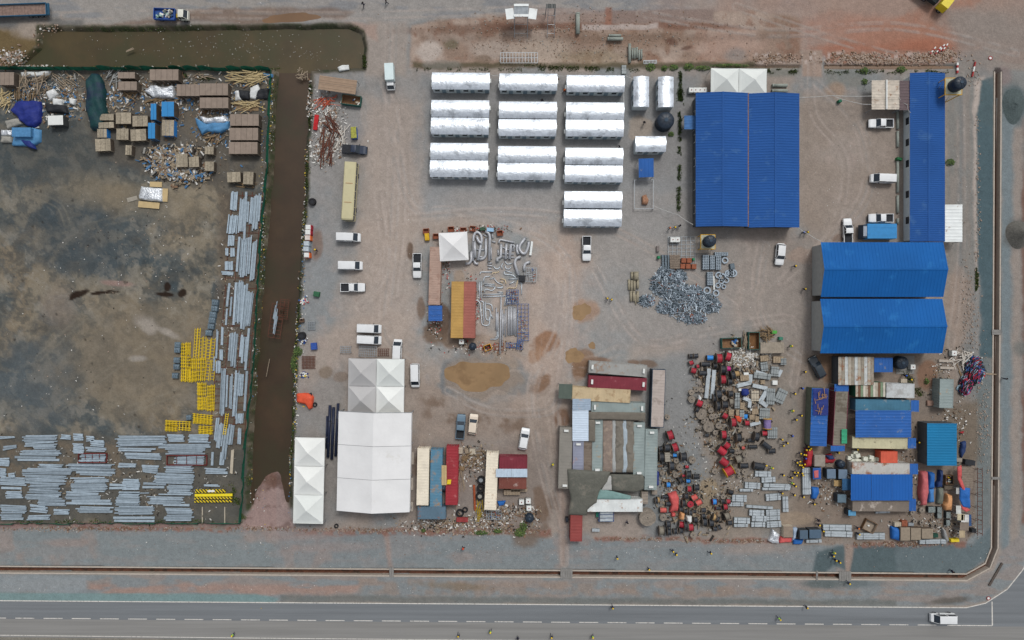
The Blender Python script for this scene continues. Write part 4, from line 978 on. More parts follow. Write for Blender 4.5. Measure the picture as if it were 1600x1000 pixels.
# yellow dump truck at the top edge
t_ = thing('dump_truck', 'yellow cabbed dump truck cut by the top edge', 'dump truck', *W(1462, -6, 2), R(-38))
yel = paint('yellow', (216, 196, 40), .5)
mb = MB(); mb.box(-1.5, 0, 1.1, 5.2, 2.4, .1)
for s in (-1, 1): mb.box(-1.5, s * 1.2, 1.1, 5.2, .1, 1.1)
mb.box(-4.05, 0, 1.1, .1, 2.4, 1.1); mb.box(1.05, 0, 1.1, .1, 2.4, 1.3); part('tipper_body', mb, M('tipper_dark', (40, 46, 48), .8), t_)
part('cab', MB().frus(2.6, 0, .9, 2.0, 2.4, 1.8, 2.2, 1.9), yel, t_); part('windscreen', MB().box(3.52, 0, 1.8, .06, 1.9, .7, 0, -.1), glassd, t_); part('bonnet_grille', MB().box(3.6, 0, .9, .16, 2.2, .7), M('grille_dark', (40, 40, 36)), t_)
wheels(t_, (-2.6, -1.3, 2.7), 1.1, .52)
# bright blue truck box
t_ = thing('truck_box', 'bright blue box truck with a pale front panel above the blue halls', 'truck', *W(1375.5, 361, 2.6), R(0))
mb = MB(); mb.box(.4, 0, .5, 6.2, 3.1, 2.1); part('box_body', mb, M('box_blue', (48, 132, 190), .5, var=.1, fine=.08), t_)
for i in range(2): part('roof_rail', MB().box(.4, -.75 + 1.5 * i, 2.6, 6.0, .08, .04), M('box_blue', (0, 0, 0)), t_)
part('cab_roof', MB().frus(-3.15, 0, .6, 1.0, 3.0, .7, 2.7, 1.9), M('cab_dark', (46, 60, 76), .4), t_); part('front_panel', MB().box(-3.15, 0, 2.5, .75, 2.1, .05), M('panel_grey', (150, 158, 168)), t_)
wheels(t_, (-2.6, 2.4), 1.4, .45)

# ---------------------------------------------------------------- people
def person_mesh(pose):
    J = {'pel': (0, 0, .95), 'spi': (0, 0, 1.2), 'che': (.02, 0, 1.42), 'nec': (.04, 0, 1.55), 'hea': (.07, 0, 1.66), 'top': (.07, 0, 1.76)}
    E = [('pel', 'spi'), ('spi', 'che'), ('che', 'nec'), ('nec', 'hea'), ('hea', 'top')]; Rr = {'pel': .16, 'spi': .15, 'che': .17, 'nec': .065, 'hea': .105, 'top': .07}
    st, ar = pose
    for s, sg in (('l', 1), ('r', -1)):
        f = st * sg; a = -ar * sg
        pts = [('hip', (0, .1 * sg, .9), .10), ('kne', (.22 * f + .05, .11 * sg, .5), .075), ('ank', (.34 * f - .04, .11 * sg, .09), .05), ('toe', (.34 * f + .14, .12 * sg, .04), .045)]
        p = 'pel'
        for n_, c, r_ in pts: J[n_ + s] = c; Rr[n_ + s] = r_; E.append((p, n_ + s)); p = n_ + s
        pts = [('sho', (.02, .21 * sg, 1.42), .075), ('elb', (.16 * a - .02, .29 * sg, 1.14), .055), ('wri', (.34 * a + .08, .27 * sg, .93), .036), ('han', (.38 * a + .11, .27 * sg, .86), .045)]
        p = 'che'
        for n_, c, r_ in pts: J[n_ + s] = c; Rr[n_ + s] = r_; E.append((p, n_ + s)); p = n_ + s
    ks = list(J); me_ = bpy.data.meshes.new('pm'); me_.from_pydata([J[k] for k in ks], [(ks.index(a), ks.index(b_)) for a, b_ in E], [])
    o = bpy.data.objects.new('pm', me_); COL.objects.link(o); mo = o.modifiers.new('s', 'SKIN')
    for i, k in enumerate(ks): me_.skin_vertices[0].data[i].radius = (Rr[k], Rr[k] * (.78 if k in ('spi', 'che', 'pel') else 1)) if False else (Rr[k], Rr[k])
    me_.skin_vertices[0].data[0].use_root = True
    sb = o.modifiers.new('u', 'SUBSURF'); sb.levels = 1
    dg = bpy.context.evaluated_depsgraph_get(); out = bpy.data.meshes.new_from_object(o.evaluated_get(dg)); bpy.data.objects.remove(o); return out
skin = M('skin', (120, 80, 58), .6); navy = M('overall_navy', (30, 34, 58), .9, rndv=.2); boots = M('boots', (30, 26, 24))
hair = M('hair_black', (20, 18, 18)); helm = {'yellow': M('helmet_yellow', (226, 190, 40), .35, var=.03), 'blue': M('helmet_blue', (40, 90, 190), .35, var=.03), 'orange': M('helmet_orange', (226, 120, 50), .35), 'red': M('helmet_red', (200, 60, 44), .35)}
vest = {'green': M('vest_green', (150, 200, 90)), 'orange': M('vest_orange', (220, 110, 50)), 'blue': M('vest_blue', (40, 60, 140))}
POSES = []
for ps in ((1.0, 1.0), (-.8, -.9), (.25, .2)):
    pm_ = person_mesh(ps); pm_.materials.clear()
    for m_ in (navy, skin, boots): pm_.materials.append(m_)
    for p in pm_.polygons:
        c = p.center
        p.material_index = 1 if c.z > 1.5 or (abs(c.y) > .2 and c.z < .93) else (2 if c.z < .12 else 0); p.use_smooth = True
    hm = MB(); hm.grid(lambda u, v: (.07 + .15 * math.sin(math.pi / 2 * u) * math.cos(2 * math.pi * v) * 1.1, .15 * math.sin(math.pi / 2 * u) * math.sin(2 * math.pi * v), 1.70 + .14 * math.cos(math.pi / 2 * u)), 4, 10); hm.cyl((.09, 0, 1.69), (.09, 0, 1.71), .185, 12)
    vm_ = MB(); vm_.loft([(-.17, [(.17, 1.02), (.2, 1.3), (.15, 1.46)]), (.19, [(.17, 1.02), (.2, 1.3), (.15, 1.46)])])
    POSES.append((pm_, hm, vm_))
fm = MB(); fm.box(.175, .04, 1.67, .02, .025, .015); fm.box(.175, -.04, 1.67, .02, .025, .015); fm.frus(.185, 0, 1.62, .05, .03, .02, .02, .04)
hmesh = {}
facem = fm.mesh('face', hair)
PEOPLE = [(1047, 356, 'o', 225, '', 'with an orange helmet, left of a pair below the hedge strip'), (1055, 355, 'y', 225, '', 'with a yellow helmet, in the middle of three below the hedge strip'), (1062, 353, 'n', 80, '', 'bareheaded in dark clothes beside the large blue shed corner'),
 (949, 467, 'y', 100, '', 'in dark overalls left of a pair beside the grey pipe sections'), (956, 468, 'y', 200, '', 'in dark overalls right of a pair beside the grey pipe sections'), (1256, 363, 'b', 190, '', 'left of a pair at the corner of the large blue shed'), (1262, 363, 'y', 190, '', 'right of a pair at the corner of the large blue shed'),
 (1242, 416, 'y', 30, '', 'walking right of the small white suv'), (1257, 452, 'y', 40, '', 'walking alone left of the blue halls'), (1236, 541, 'y', 20, 'g', 'in a green vest right of the slatted trailer'), (1257, 581, 'y', 0, '', 'walking left of the charcoal suv'),
 (1253, 607, 'b', 20, '', 'with a blue helmet left of the olive walled cabin'), (1241, 615, 'y', -30, '', 'below the blue helmeted person left of the olive cabin'), (1238, 642, 'y', 30, 'g', 'upper left of three beside the olive cabin'), (1251, 649, 'y', -20, '', 'right of three beside the olive cabin'), (1243, 656, 'y', 10, '', 'lowest of three beside the olive cabin'),
 (1237, 681, 'b', 10, '', 'with a blue helmet left of the olive cabin end'), (1221, 687, 'y', 40, '', 'upper of a group beside the yellow blue hose coil'), (1229, 692, 'y', -10, '', 'right hand of the group beside the hose coil'), (1224, 696, 'y', 190, '', 'lower of the group beside the hose coil'), (864, 726, 'y', 120, 'g', 'in a yellow green vest walking left of the camp'),
 (1196, 727, 'y', 0, '', 'at the end of the long black drum'), (1206, 731, 'y', -20, 'g', 'in a green vest below the long black drum'), (1223, 742, 'y', -20, '', 'below the metal tray bundles near the workers crowd'), (1236, 746, 'y', -10, '', 'just left of the crowd at the lower right'), (1238, 755, 'y', -30, 'g', 'in a green vest beside the long tray bundle'),
 (1242, 759, 'y', -40, '', 'below the green vested person beside the long tray bundle'), (1221, 770, 'y', -40, '', 'between two metal tray bundles'), (1240, 773, 'y', -10, '', 'alone below the long tray bundle'), (1254, 776, 'y', -25, '', 'left of the blue tarpaulin bundle'), (1271, 787, 'y', -30, '', 'below the blue tarpaulin bundle'),
 (1279, 813, 'n', -20, '', 'upper bareheaded one of two above the metal tray rows'), (1279, 820, 'y', -30, '', 'second of two above the metal tray rows'), (1285, 829, 'y', -40, '', 'between the grey boxes and the metal tray rows'), (1340, 825, 'o', -30, '', 'with an orange helmet beside the open crate'), (1341, 834, 'y', -50, '', 'below the orange helmet beside the open crate'),
 (1303, 864, 'y', 40, 'g', 'in a green vest, upper of a group crossing the berm'), (1301, 868, 'y', -40, '', 'second of the group crossing the berm'), (1305, 875, 'y', -30, '', 'third of the group crossing the berm'), (1311, 878, 'y', -30, '', 'lowest of the group crossing the berm'), (1326, 911, 'y', -40, '', 'beside the slab bridge at the lower right'),
 (965, 872, 'y', 200, '', 'on the gravel below the red roofed container'), (1051, 861, 'y', -30, '', 'left of a pair on the gravel berm'), (1056, 866, 'y', -20, '', 'right of a pair on the gravel berm'), (1014, 890, 'y', 90, '', 'standing at the edge of the drain'), (1110, 864, 'y', -20, '', 'alone on the gravel berm right of the pair'), (957, 949, 'y', -70, '', 'at the upper edge of the road'),
 (363, 993, 'y', 60, 'g', 'in a green vest at the road bottom left'), (716, 994, 'y', 90, '', 'walking at the bottom edge of the road, left of two'), (766, 988, 'y', 60, 'g', 'in a green vest at the bottom edge of the road'), (809, 998, 'n', 90, '', 'cut by the bottom edge right of the vested one'), (862, 996, 'y', 100, '', 'at the bottom edge below the wide slab'),
 (926, 996, 'y', 70, 'g', 'in a green vest at the bottom edge in the centre'), (1260, 949, 'y', -20, '', 'on the upper edge line of the road'), (1218, 967, 'y', -60, 'g', 'in a green vest in the middle of the road'), (724, 857, 'r', 180, 'o', 'in an orange vest on the gravel below the containers'), (1414, 587, 'b', 20, '', 'in blue beside the white container'), (1422, 593, 'y', -10, '', 'in dark blue right of the one in blue'),
 (1338, 825 - 123, 'y', 10, '', 'under the beige container edge'), (1309, 707, 'y', -10, '', 'below the small blue awning of the maroon cabin'), (1434, 691, 'y', 0, '', 'between the beige container and the turquoise shed'), (980, 817, 'n', 80, '', 'in black below the white stained container'), (1488, 893, 'n', 0, '', 'beside the drain near its bend'),
 (567, 6, 'n', 60, '', 'upper of two at the top edge road'), (603, 2, 'n', 30, '', 'second at the top edge road'), (1007, 191, 'n', 240, '', 'in navy on the pale patch below the short cabins'), (968, 229, 'n', 200, '', 'between the silver cabins and the crosswise cabin'), (847, 157, 'n', 100, '', 'in the gap below the first middle cabin'), (1571, 592, 'n', 60, '', 'on the outer road at the right'),
 (882, 141, 'o', 10, 'o', 'in orange between the upper cabins'), (1377, 707, 'y', 30, '', 'beside the orange container'), (493, 391, 'y', 100, '', 'with a yellow helmet beside the row of white tanks')]
crowd = [(1262, 698), (1265.5, 700), (1259, 703.5), (1263, 703), (1257.5, 716), (1247.5, 726.5), (1251, 727), (1253.5, 730.5), (1256, 724.5), (1245, 738.5), (1243.5, 742), (1252, 739.5), (1253.5, 743), (1250, 709), (1255, 709.5), (1249, 720), (1244, 722), (1240, 737), (1258, 710)]
HK = {'y': 'yellow', 'b': 'blue', 'o': 'orange', 'r': 'red'}
def add_person(px, py, hc, hd, ve, lb, k, group):
    pm_, hm, vm_ = POSES[k % 3]
    x, y = W(px, py, 1.2)
    o = bpy.data.objects.new('person', pm_); COL.objects.link(o); o.location = (x, y, 0); o.rotation_euler = (0, 0, R(hd)); tag(o, lb, 'person', group)
    key = (k % 3, hc)
    if key not in hmesh: hmesh[key] = hm.mesh('helmet' if hc != 'n' else 'hair', helm[HK[hc]] if hc != 'n' else hair, True)
    part('helmet' if hc != 'n' else 'hair', hmesh[key], None, o)
    part('face', facem, None, o)
    if ve:
        kk = (k % 3, 'v' + ve)
        if kk not in hmesh: hmesh[kk] = vm_.mesh('vest', vest[{'g': 'green', 'o': 'orange', 'b': 'blue'}[ve]])
        part('vest', hmesh[kk], None, o)
for i, (px, py, hc, hd, ve, lb) in enumerate(PEOPLE): add_person(px, py, hc, hd, ve, 'person ' + lb, i, 'people in the yard and on the road')
for i, (px, py) in enumerate(sorted(crowd, key=lambda c: c[1])): add_person(px, py, 'y' if i != 7 else 'b', rnd.uniform(-90, 90), '', 'person in navy, ' + ORD[i] + ' from the top in the crowd beside the crimson tarpaulin', i, 'crowd of workers beside the red tarpaulin roll')
# ---------------------------------------------------------------- steel sections in the storage yard
beamm = M('beam_grey', (150, 164, 174), .55, .2, var=.16, scale=1.5, rndv=.2)
tanm = M('beam_tan', (178, 168, 150), .8, var=.12)
rackm = M('rack_rust', (96, 60, 48), .9, var=.25, scale=3)
bm = MB()      # unit I section, 1 m long, 0.24 wide
bm.box(0, 0, 0, 1, 1, .16); bm.box(0, 0, .16, 1, .25, .68); bm.box(0, 0, .84, 1, 1, .16)
BEAM = bm.mesh('steel_beam', beamm); bt = bm.mesh('steel_beam_tan', tanm)
NB = [0]
def beam(px0, py0, px1, py1, w, label, group, z=.12, mesh=None, h=.2):
    a, b_ = W(px0, py0), W(px1, py1); L_ = math.hypot(b_[0] - a[0], b_[1] - a[1])
    SPEC.append((L_ * w, ((a[0] + b_[0]) / 2, (a[1] + b_[1]) / 2, z), math.atan2(b_[1] - a[1], b_[0] - a[0]), (L_, w, h), label, group, mesh))
SPEC = []
STUFFB = MB()
def block(x0, y0, x1, y1, n, horiz, label, group, shift=0.0, mesh=None, full=.84, rag=.12):
    """n beams filling the block; shift slants them (pixels across the block)"""
    if n > 2: n = int(n * 1.4)
    for i in range(n):
        r0, r1 = rnd.uniform(0, rag), rnd.uniform(0, rag); j = rnd.uniform(-.35, .35)
        z = .12 + rnd.choice([0, 0, .1, .2])
        if horiz:
            st = (y1 - y0) / n; yy = y0 + st * (i + .5); L_ = x1 - x0
            q = rnd.uniform(-.6, .6); a = (x0 + L_ * r0, yy + j * .6 - shift / 2 - q); c = (x1 - L_ * r1, yy + j * .6 + shift / 2 + q)
        else:
            st = (x1 - x0) / n; xx = x0 + st * (i + .5); L_ = y1 - y0
            a = (xx + j * .5 + shift / 2, y0 + L_ * r0); c = (xx + j * .5 - shift / 2 + rnd.uniform(-.3, .3), y1 - L_ * r1)
        w = min(st * full, 3.4) / S
        ln = abs((x1 - x0) if horiz else (y1 - y0)); L2 = label if 'beam' in label else f"{'long' if ln > 55 else 'short' if ln < 28 else 'medium'} steel beam, {ORD[min(i, 20)]} {'down' if horiz else 'across'} its stack, {label}"
        beam(*a, *c, w, L2, group, z, mesh)
HB = [(36, 679, 93, 697, 6, -1.5), (0, 681, 25, 685, 2, -1), (50, 696, 90, 701, 2, 0), (32, 702, 97, 711, 4, 0), (20, 712, 97, 720, 2, .6), (60, 725, 100, 731, 3, 1), (35, 731, 118, 741, 3, 1.2), (35, 742, 110, 755, 5, 1.5),
      (0, 745, 45, 758, 4, 1.5), (45, 755, 98, 768, 5, 1), (3, 760, 37, 764, 1, .5), (40, 768, 100, 780, 5, 1.2), (10, 767, 38, 778, 4, .5), (60, 780, 105, 790, 4, 1), (0, 789, 46, 801, 5, 1.2), (48, 788, 76, 800, 4, 2), (85, 795, 110, 803, 3, 1), (0, 803, 40, 812, 3, .4), (43, 804, 82, 812, 3, 0),
      (96, 679, 113, 686, 3, 0), (116, 677, 133, 688, 3, 0), (135, 681, 149, 689, 3, 0), (115, 692, 133, 708, 6, 0), (142, 687, 165, 697, 4, 0), (135, 698, 168, 705, 3, .5), (125, 709, 168, 723, 4, 0), (105, 724, 183, 736, 5, 1), (120, 736, 183, 743, 2, 1), (112, 745, 172, 755, 4, 0), (110, 755, 170, 768, 5, 0), (98, 768, 160, 780, 4, 1.5),
      (105, 780, 178, 788, 2, .5), (120, 791, 180, 801, 4, .5), (181, 680, 262, 697, 8, -.6), (262, 678, 290, 690, 4, 0), (293, 678, 330, 692, 5, 0), (247, 693, 330, 700, 2, -.6), (258, 700, 322, 710, 3, -1), (272, 711, 322, 725, 5, 0), (180, 699, 245, 705, 2, .8), (195, 707, 256, 717, 3, 1.2),
      (185, 723, 215, 730, 2, 0), (222, 726, 250, 739, 3, 2), (256, 727, 305, 738, 5, 0), (240, 739, 308, 755, 7, 1.5), (192, 748, 221, 765, 6, 0), (170, 755, 200, 764, 2, 0), (222, 753, 262, 763, 2, 1), (262, 757, 303, 771, 5, 1), (186, 767, 222, 776, 4, 1), (200, 769, 236, 771, 1, .3), (180, 776, 222, 789, 5, .5), (230, 775, 290, 787, 5, .5), (243, 771, 303, 773, 1, .5),
      (180, 790, 246, 804, 5, .4), (178, 806, 248, 815, 2, .2), (255, 786, 303, 790, 1, .3), (258, 793, 303, 803, 4, .3), (256, 804, 305, 813, 3, .3), (320, 731, 357, 740, 3, 1), (318, 756, 345, 760, 2, 0), (0, 715, 17, 728, 4, 0), (5, 695, 30, 702, 2, -3), (0, 731, 12, 745, 4, 0), (15, 738, 26, 748, 3, 0)]
gh = 'steel beams lying in horizontal rows in the lower left yard'
for (x0, y0, x1, y1, n, sh) in HB:
    lb = ('far left' if x0 < 60 else 'left' if x0 < 120 else 'middle' if x0 < 185 else 'right' if x0 < 245 else 'far right') + ' of the ' + ('top' if y0 < 700 else 'upper' if y0 < 725 else 'middle' if y0 < 755 else 'lower' if y0 < 785 else 'bottom') + ' rows'
    block(x0, y0, x1, y1, n, True, lb, gh, sh)
VB = [(361, 299, 372, 330, 5, 2), (357, 335, 372, 366, 6, 3), (374, 308, 383, 365, 3, 4), (382, 298, 387, 378, 1, 3), (385, 314, 390, 350, 2, 2), (391, 306, 396, 352, 3, 3), (396, 302, 405, 362, 3, 4), (404, 304, 408, 348, 1, 3), (357, 367, 367, 385, 3, 1), (353, 387, 358, 400, 2, 0), (361, 387, 368, 402, 3, 0), (352, 408, 365, 423, 5, 0),
      (371, 368, 375, 426, 1, 4), (376, 370, 386, 435, 4, 4), (387, 368, 393, 432, 3, 4), (393, 375, 401, 440, 3, 5), (356, 442, 360, 480, 1, 4), (353, 482, 356, 510, 1, 2), (360, 463, 363, 495, 1, 2), (366, 440, 370, 513, 1, 4), (371, 436, 380, 506, 5, 4), (379, 440, 386, 520, 2, 6), (385, 455, 395, 510, 5, 6),
      (338, 514, 342, 560, 2, 2), (346, 510, 350, 540, 2, 1), (344, 545, 350, 563, 3, 0), (334, 555, 337, 580, 1, 1), (338, 563, 346, 583, 4, 0), (358, 518, 364, 565, 2, 3), (363, 518, 371, 575, 4, 4), (375, 520, 380, 560, 1, 3), (379, 525, 386, 568, 2, 3), (384, 512, 390, 580, 1, 6), (346, 575, 353, 650, 4, 3), (354, 583, 357, 640, 1, 2), (359, 584, 364, 640, 2, 2),
      (366, 578, 373, 655, 4, 5), (374, 584, 381, 620, 4, 2), (382, 575, 387, 645, 1, 4), (337, 652, 342, 690, 2, 4), (341, 660, 350, 700, 3, 5), (349, 665, 357, 720, 2, 6), (357, 662, 366, 695, 3, 4), (370, 645, 381, 662, 5, 1), (372, 668, 378, 695, 4, 1), (331, 705, 335, 728, 1, 1), (345, 705, 352, 727, 3, 2)]
gv = 'steel beams lying upright in the racks along the green fence'
for (x0, y0, x1, y1, n, sh) in VB:
    k = 361 - (y0 > 440) * 10; lb = ('left side' if x0 < k else 'middle' if x0 < k + 14 else 'right side') + ' of the ' + ('top' if y0 < 360 else 'upper' if y0 < 440 else 'middle' if y0 < 540 else 'lower' if y0 < 640 else 'bottom') + ' fence rack strip'
    block(x0, y0, x1, y1, n, False, lb, gv, sh, rag=.08)
block(346, 424, 367, 430, 3, True, 'pale steel beam lying crosswise below the upper rack strip', gv, 1)
block(361, 698, 366, 740, 2, False, 'tan timber like beam at the foot of the rack strip', 'two tan beams', 2, mesh=bt)
SPEC.sort(key=lambda q: -q[0])
for q in SPEC[:296]:
    o = bpy.data.objects.new('steel_girder', q[6] or BEAM); COL.objects.link(o); o.location = q[1]; o.rotation_euler = (0, 0, q[2]); o.scale = q[3]
    tag(o, q[4], 'steel beam', q[5], 'thing')
sm_ = MB()
for q in SPEC[296:]: sm_.box(*q[1], *q[3], q[2])
struct('short_steel_offcuts', sm_, beamm, kind='stuff', label='short steel offcuts lying among the long beams')
# rust brown rack rails under the strips
for x0, y0, x1, y1, lb in [(358, 300, 404, 440, 'upper'), (350, 445, 398, 515, 'middle'), (336, 518, 392, 580, 'third'), (332, 580, 386, 690, 'lower')]:
    t_ = thing('steel_rack', f'rust brown ground rack, {lb} one of the strip along the fence', 'rack', *W((x0 + x1) / 2, (y0 + y1) / 2), 0, 0, 'rust brown racks under the beams')
    w, d = (x1 - x0) / S, (y1 - y0) / S; n = int(d / 1.5)
    for i in range(n): part('crossbar', MB().box(-.15 * (i - n / 2) * .6, d / 2 - (i + .5) * d / n, 0, w, .12, .1), rackm, t_)
    for i in range(4): part('rail', MB().box(-w / 2 + w * i / 3, 0, 0.02, .12, d, .09, R(-5)), rackm, t_)
for x0, y0, x1, y1, lb in [(124, 708, 168, 722, 'left'), (262, 711, 324, 726, 'right')]:
    cx, cy, w, d = rect(x0, y0, x1, y1); t_ = thing('steel_rack', f'dark red rectangular rack under beams, {lb} one in the lower yard', 'rack', cx, cy, 0, 0, 'dark red racks'); rm_ = M('rack_red', (104, 48, 44))
    for s in (-1, 1): part('rail', MB().box(0, s * d / 2, 0, w, .18, .5), rm_, t_)
    for i in range(5): part('crossbar', MB().box(-w / 2 + w * i / 4, 0, .02, .14, d, .4), rm_, t_)
for x in (316.5, 351.5):
    t_ = thing('sleeper', 'thin tan bearer lying upright in the yard corner, ' + ('left' if x < 340 else 'right') + ' one', 'timber', *W(x, 805), R(90)); part('bearer', MB().box(0, 0, 0, 3.6, .18, .15), tanm, t_)
# yellow scaffold frames
yelm = M('scaffold_yellow', (214, 184, 36), .6, var=.12, scale=2, rndv=.08)
def frame_mesh(L_, w, n, knob=True):
    mb = MB()
    for s in (-1, 1): mb.box(0, s * w / 2, .0, L_, .1, .1)
    for i in range(n):
        x = -L_ / 2 + L_ * (i + .5) / n; mb.box(x, 0, .1, .085, w + (.35 if knob else 0), .08)
    if knob: mb.box(0, 0, .05, L_ * .96, .1, .1)
    return mb.mesh('scaffold_ladder', yelm)
FM = {}
def yframe(px, py, L_, w, ang, n, z, lb, knob=True):
    k = (L_, w, n, knob)
    if k not in FM: FM[k] = frame_mesh(L_ / S, w / S, n, knob)
    o = bpy.data.objects.new('scaffold_ladder', FM[k]); COL.objects.link(o); o.location = (*W(px, py), z); o.rotation_euler = (0, 0, R(ang)); tag(o, lb, 'scaffold frame', 'yellow scaffold frames stacked beside the rack strip')
def ystack(x0, y0, x1, y1, cols_, rows, lb, ang=88, knob=True, lay=2):
    for l in range(lay):
        for c in range(cols_):
            for r in range(rows):
                px = x0 + (x1 - x0) * (c + .5) / cols_; py = y0 + (y1 - y0) * (r + .5) / rows
                L_ = (y1 - y0) / rows if 45 < ang < 135 else (x1 - x0) / cols_; w = (x1 - x0) / cols_ if 45 < ang < 135 else (y1 - y0) / rows
                yframe(px + rnd.uniform(-.7, .7) + l * .9, py + rnd.uniform(-1, 1), round(L_ * .96), round(w * .8, 1), ang + rnd.uniform(-1.5, 1.5), max(3, int(L_ / 4.8)), .05 + .22 * l, lb.replace(' the big yellow cluster', ' the cluster') + (', ' + ['left', 'right'][c] if cols_ > 1 else '') + (', ' + (['top', 'bottom'] if rows == 2 else ['top', 'centre', 'bottom'])[r] if rows > 1 else '') + (', ' + ['under', 'over'][l] if lay > 1 else ''), knob)
ystack(284, 535, 298, 596, 2, 3, 'yellow scaffold frame in the left block of the big yellow cluster')
ystack(296, 559, 307, 597, 2, 2, 'yellow scaffold frame in the lower middle block of the big yellow cluster')
ystack(307, 559, 321, 596, 2, 2, 'yellow scaffold frame in the lower right block of the big yellow cluster')
ystack(303, 512, 312, 560, 2, 1, 'long yellow ladder frame at the top of the yellow cluster', 86, False, 1)
ystack(312, 525, 322, 562, 2, 1, 'mid length yellow ladder frame at the top of the yellow cluster', 88, False, 1)
ystack(322, 528, 336, 596, 2, 2, 'thin yellow ladder frame at the right of the yellow cluster', 84, False, 1)
ystack(309, 597, 323, 641, 2, 2, 'yellow scaffold frame in the lower left stack under the cluster')
ystack(324, 600, 336, 643, 2, 1, 'yellow scaffold frame in the lower right stack under the cluster')
ystack(258, 657, 299, 673, 2, 2, 'yellow scaffold frame in the flat stack left of the grey bundle', -3)
ystack(301, 648, 333, 662, 1, 2, 'yellow scaffold frame in the flat stack right of the grey bundle', -5)
ystack(310, 666, 333, 678, 1, 2, 'yellow scaffold frame in the lowest flat stack', -5)
yframe(354.5, 662, 34, 4, 82, 10, .5, 'short yellow ladder frame lying on the lower rack strip', False)
# slate grey bundles
slm = M('bundle_slate', (98, 114, 124), .6, .2, var=.3, scale=2.5, rndv=.15); ban = M('strap_light', (176, 190, 200))
def bundle(px, py, s_, ang, lb, gr):
    t_ = thing('coupler_bundle', lb, 'bundle', *W(px, py, .8), R(ang), 0, gr); k = s_ / S
    mb = MB(); mb.frus(0, 0, 0, k, k * .92, k * .94, k * .86, .75); part('stacked_fittings', mb, slm, t_)
    part('wrap', MB().box(0, k * .2, .75, k * .9, k * .08, .05), ban, t_)
    for i in range(3): part('fitting_row', MB().box(-k * .3 + i * k * .3, -.05, .75, k * .2, k * .6, .1), slm, t_)
for i, (x, y) in enumerate([(335.5, 472.5), (334.5, 482), (332, 491.5), (330.5, 500.5), (329, 510), (325.5, 520)]): bundle(x, y, 10, -5, f"slate grey bundle of fittings, {['top','second','third','fourth','fifth','bottom'][i]} of the leaning row beside the rack", 'leaning row of slate bundles')
for i, (x, y) in enumerate([(277, 539), (276.5, 547), (275.5, 563), (275, 573), (273, 587)]): bundle(x, y, 9.5, -2, f"slate grey bundle of fittings, {['top','second','third','fourth','bottom'][i]} of the row left of the yellow frames", 'upright row of slate bundles')
bundle(294.5, 652.5, 8, 5, 'slate grey bundle alone between the flat yellow stacks', 'single slate bundle')
# chevron barriers
cm_ = M('chevron', (222, 196, 40), .5, var=.04); t = cm_.node_tree; N = t.nodes; L = t.links; g_ = N.new('ShaderNodeTexCoord'); w1 = N.new('ShaderNodeTexWave'); w1.bands_direction = 'DIAGONAL'; w1.inputs['Scale'].default_value = .9
L.new(g_.outputs['Object'], w1.inputs['Vector']); rr = N.new('ShaderNodeMapRange'); rr.inputs[1].default_value = .45; rr.inputs[2].default_value = .5; L.new(w1.outputs['Fac'], rr.inputs[0])
mx = N.new('ShaderNodeMix'); mx.data_type = 'RGBA'; L.new(rr.outputs[0], mx.inputs[0]); mx.inputs[6].default_value = (*lin((216, 190, 36)), 1); mx.inputs[7].default_value = (*lin((40, 40, 36)), 1); L.new(mx.outputs[2], N['Principled BSDF'].inputs['Base Color'])
plainy = M('barrier_yellow', (226, 206, 40), .5, var=.05)
for y, x0, x1, h_, pm_, lb in [(767.2, 305, 352, 5, cm_, 'topmost striped barrier with a white plate'), (773.6, 304.5, 363, 4, plainy, 'plain yellow barrier with pointed end'), (778.2, 304, 363, 3.4, cm_, 'upper of the two thin striped barriers'), (783.2, 304, 363, 3.4, cm_, 'lowest thin striped barrier')]:
    t_ = thing('height_barrier', 'yellow and black ' * (pm_ is cm_) + lb + ' in the yard corner', 'barrier', *W((x0 + x1) / 2, y, .5), R(.6), 0, 'yellow height barriers'); w = (x1 - x0) / S
    part('beam', MB().box(0, 0, .3, w, h_ / S, .25), pm_, t_)
    for s in (-1, 1): part('support', MB().box(s * w * .32, 0, 0, .15, h_ / S + .2, .3), steel, t_)
    if y < 770: part('plate', MB().box(w * .03, 0, .555, 1.5, .42, .02), whitep, t_)

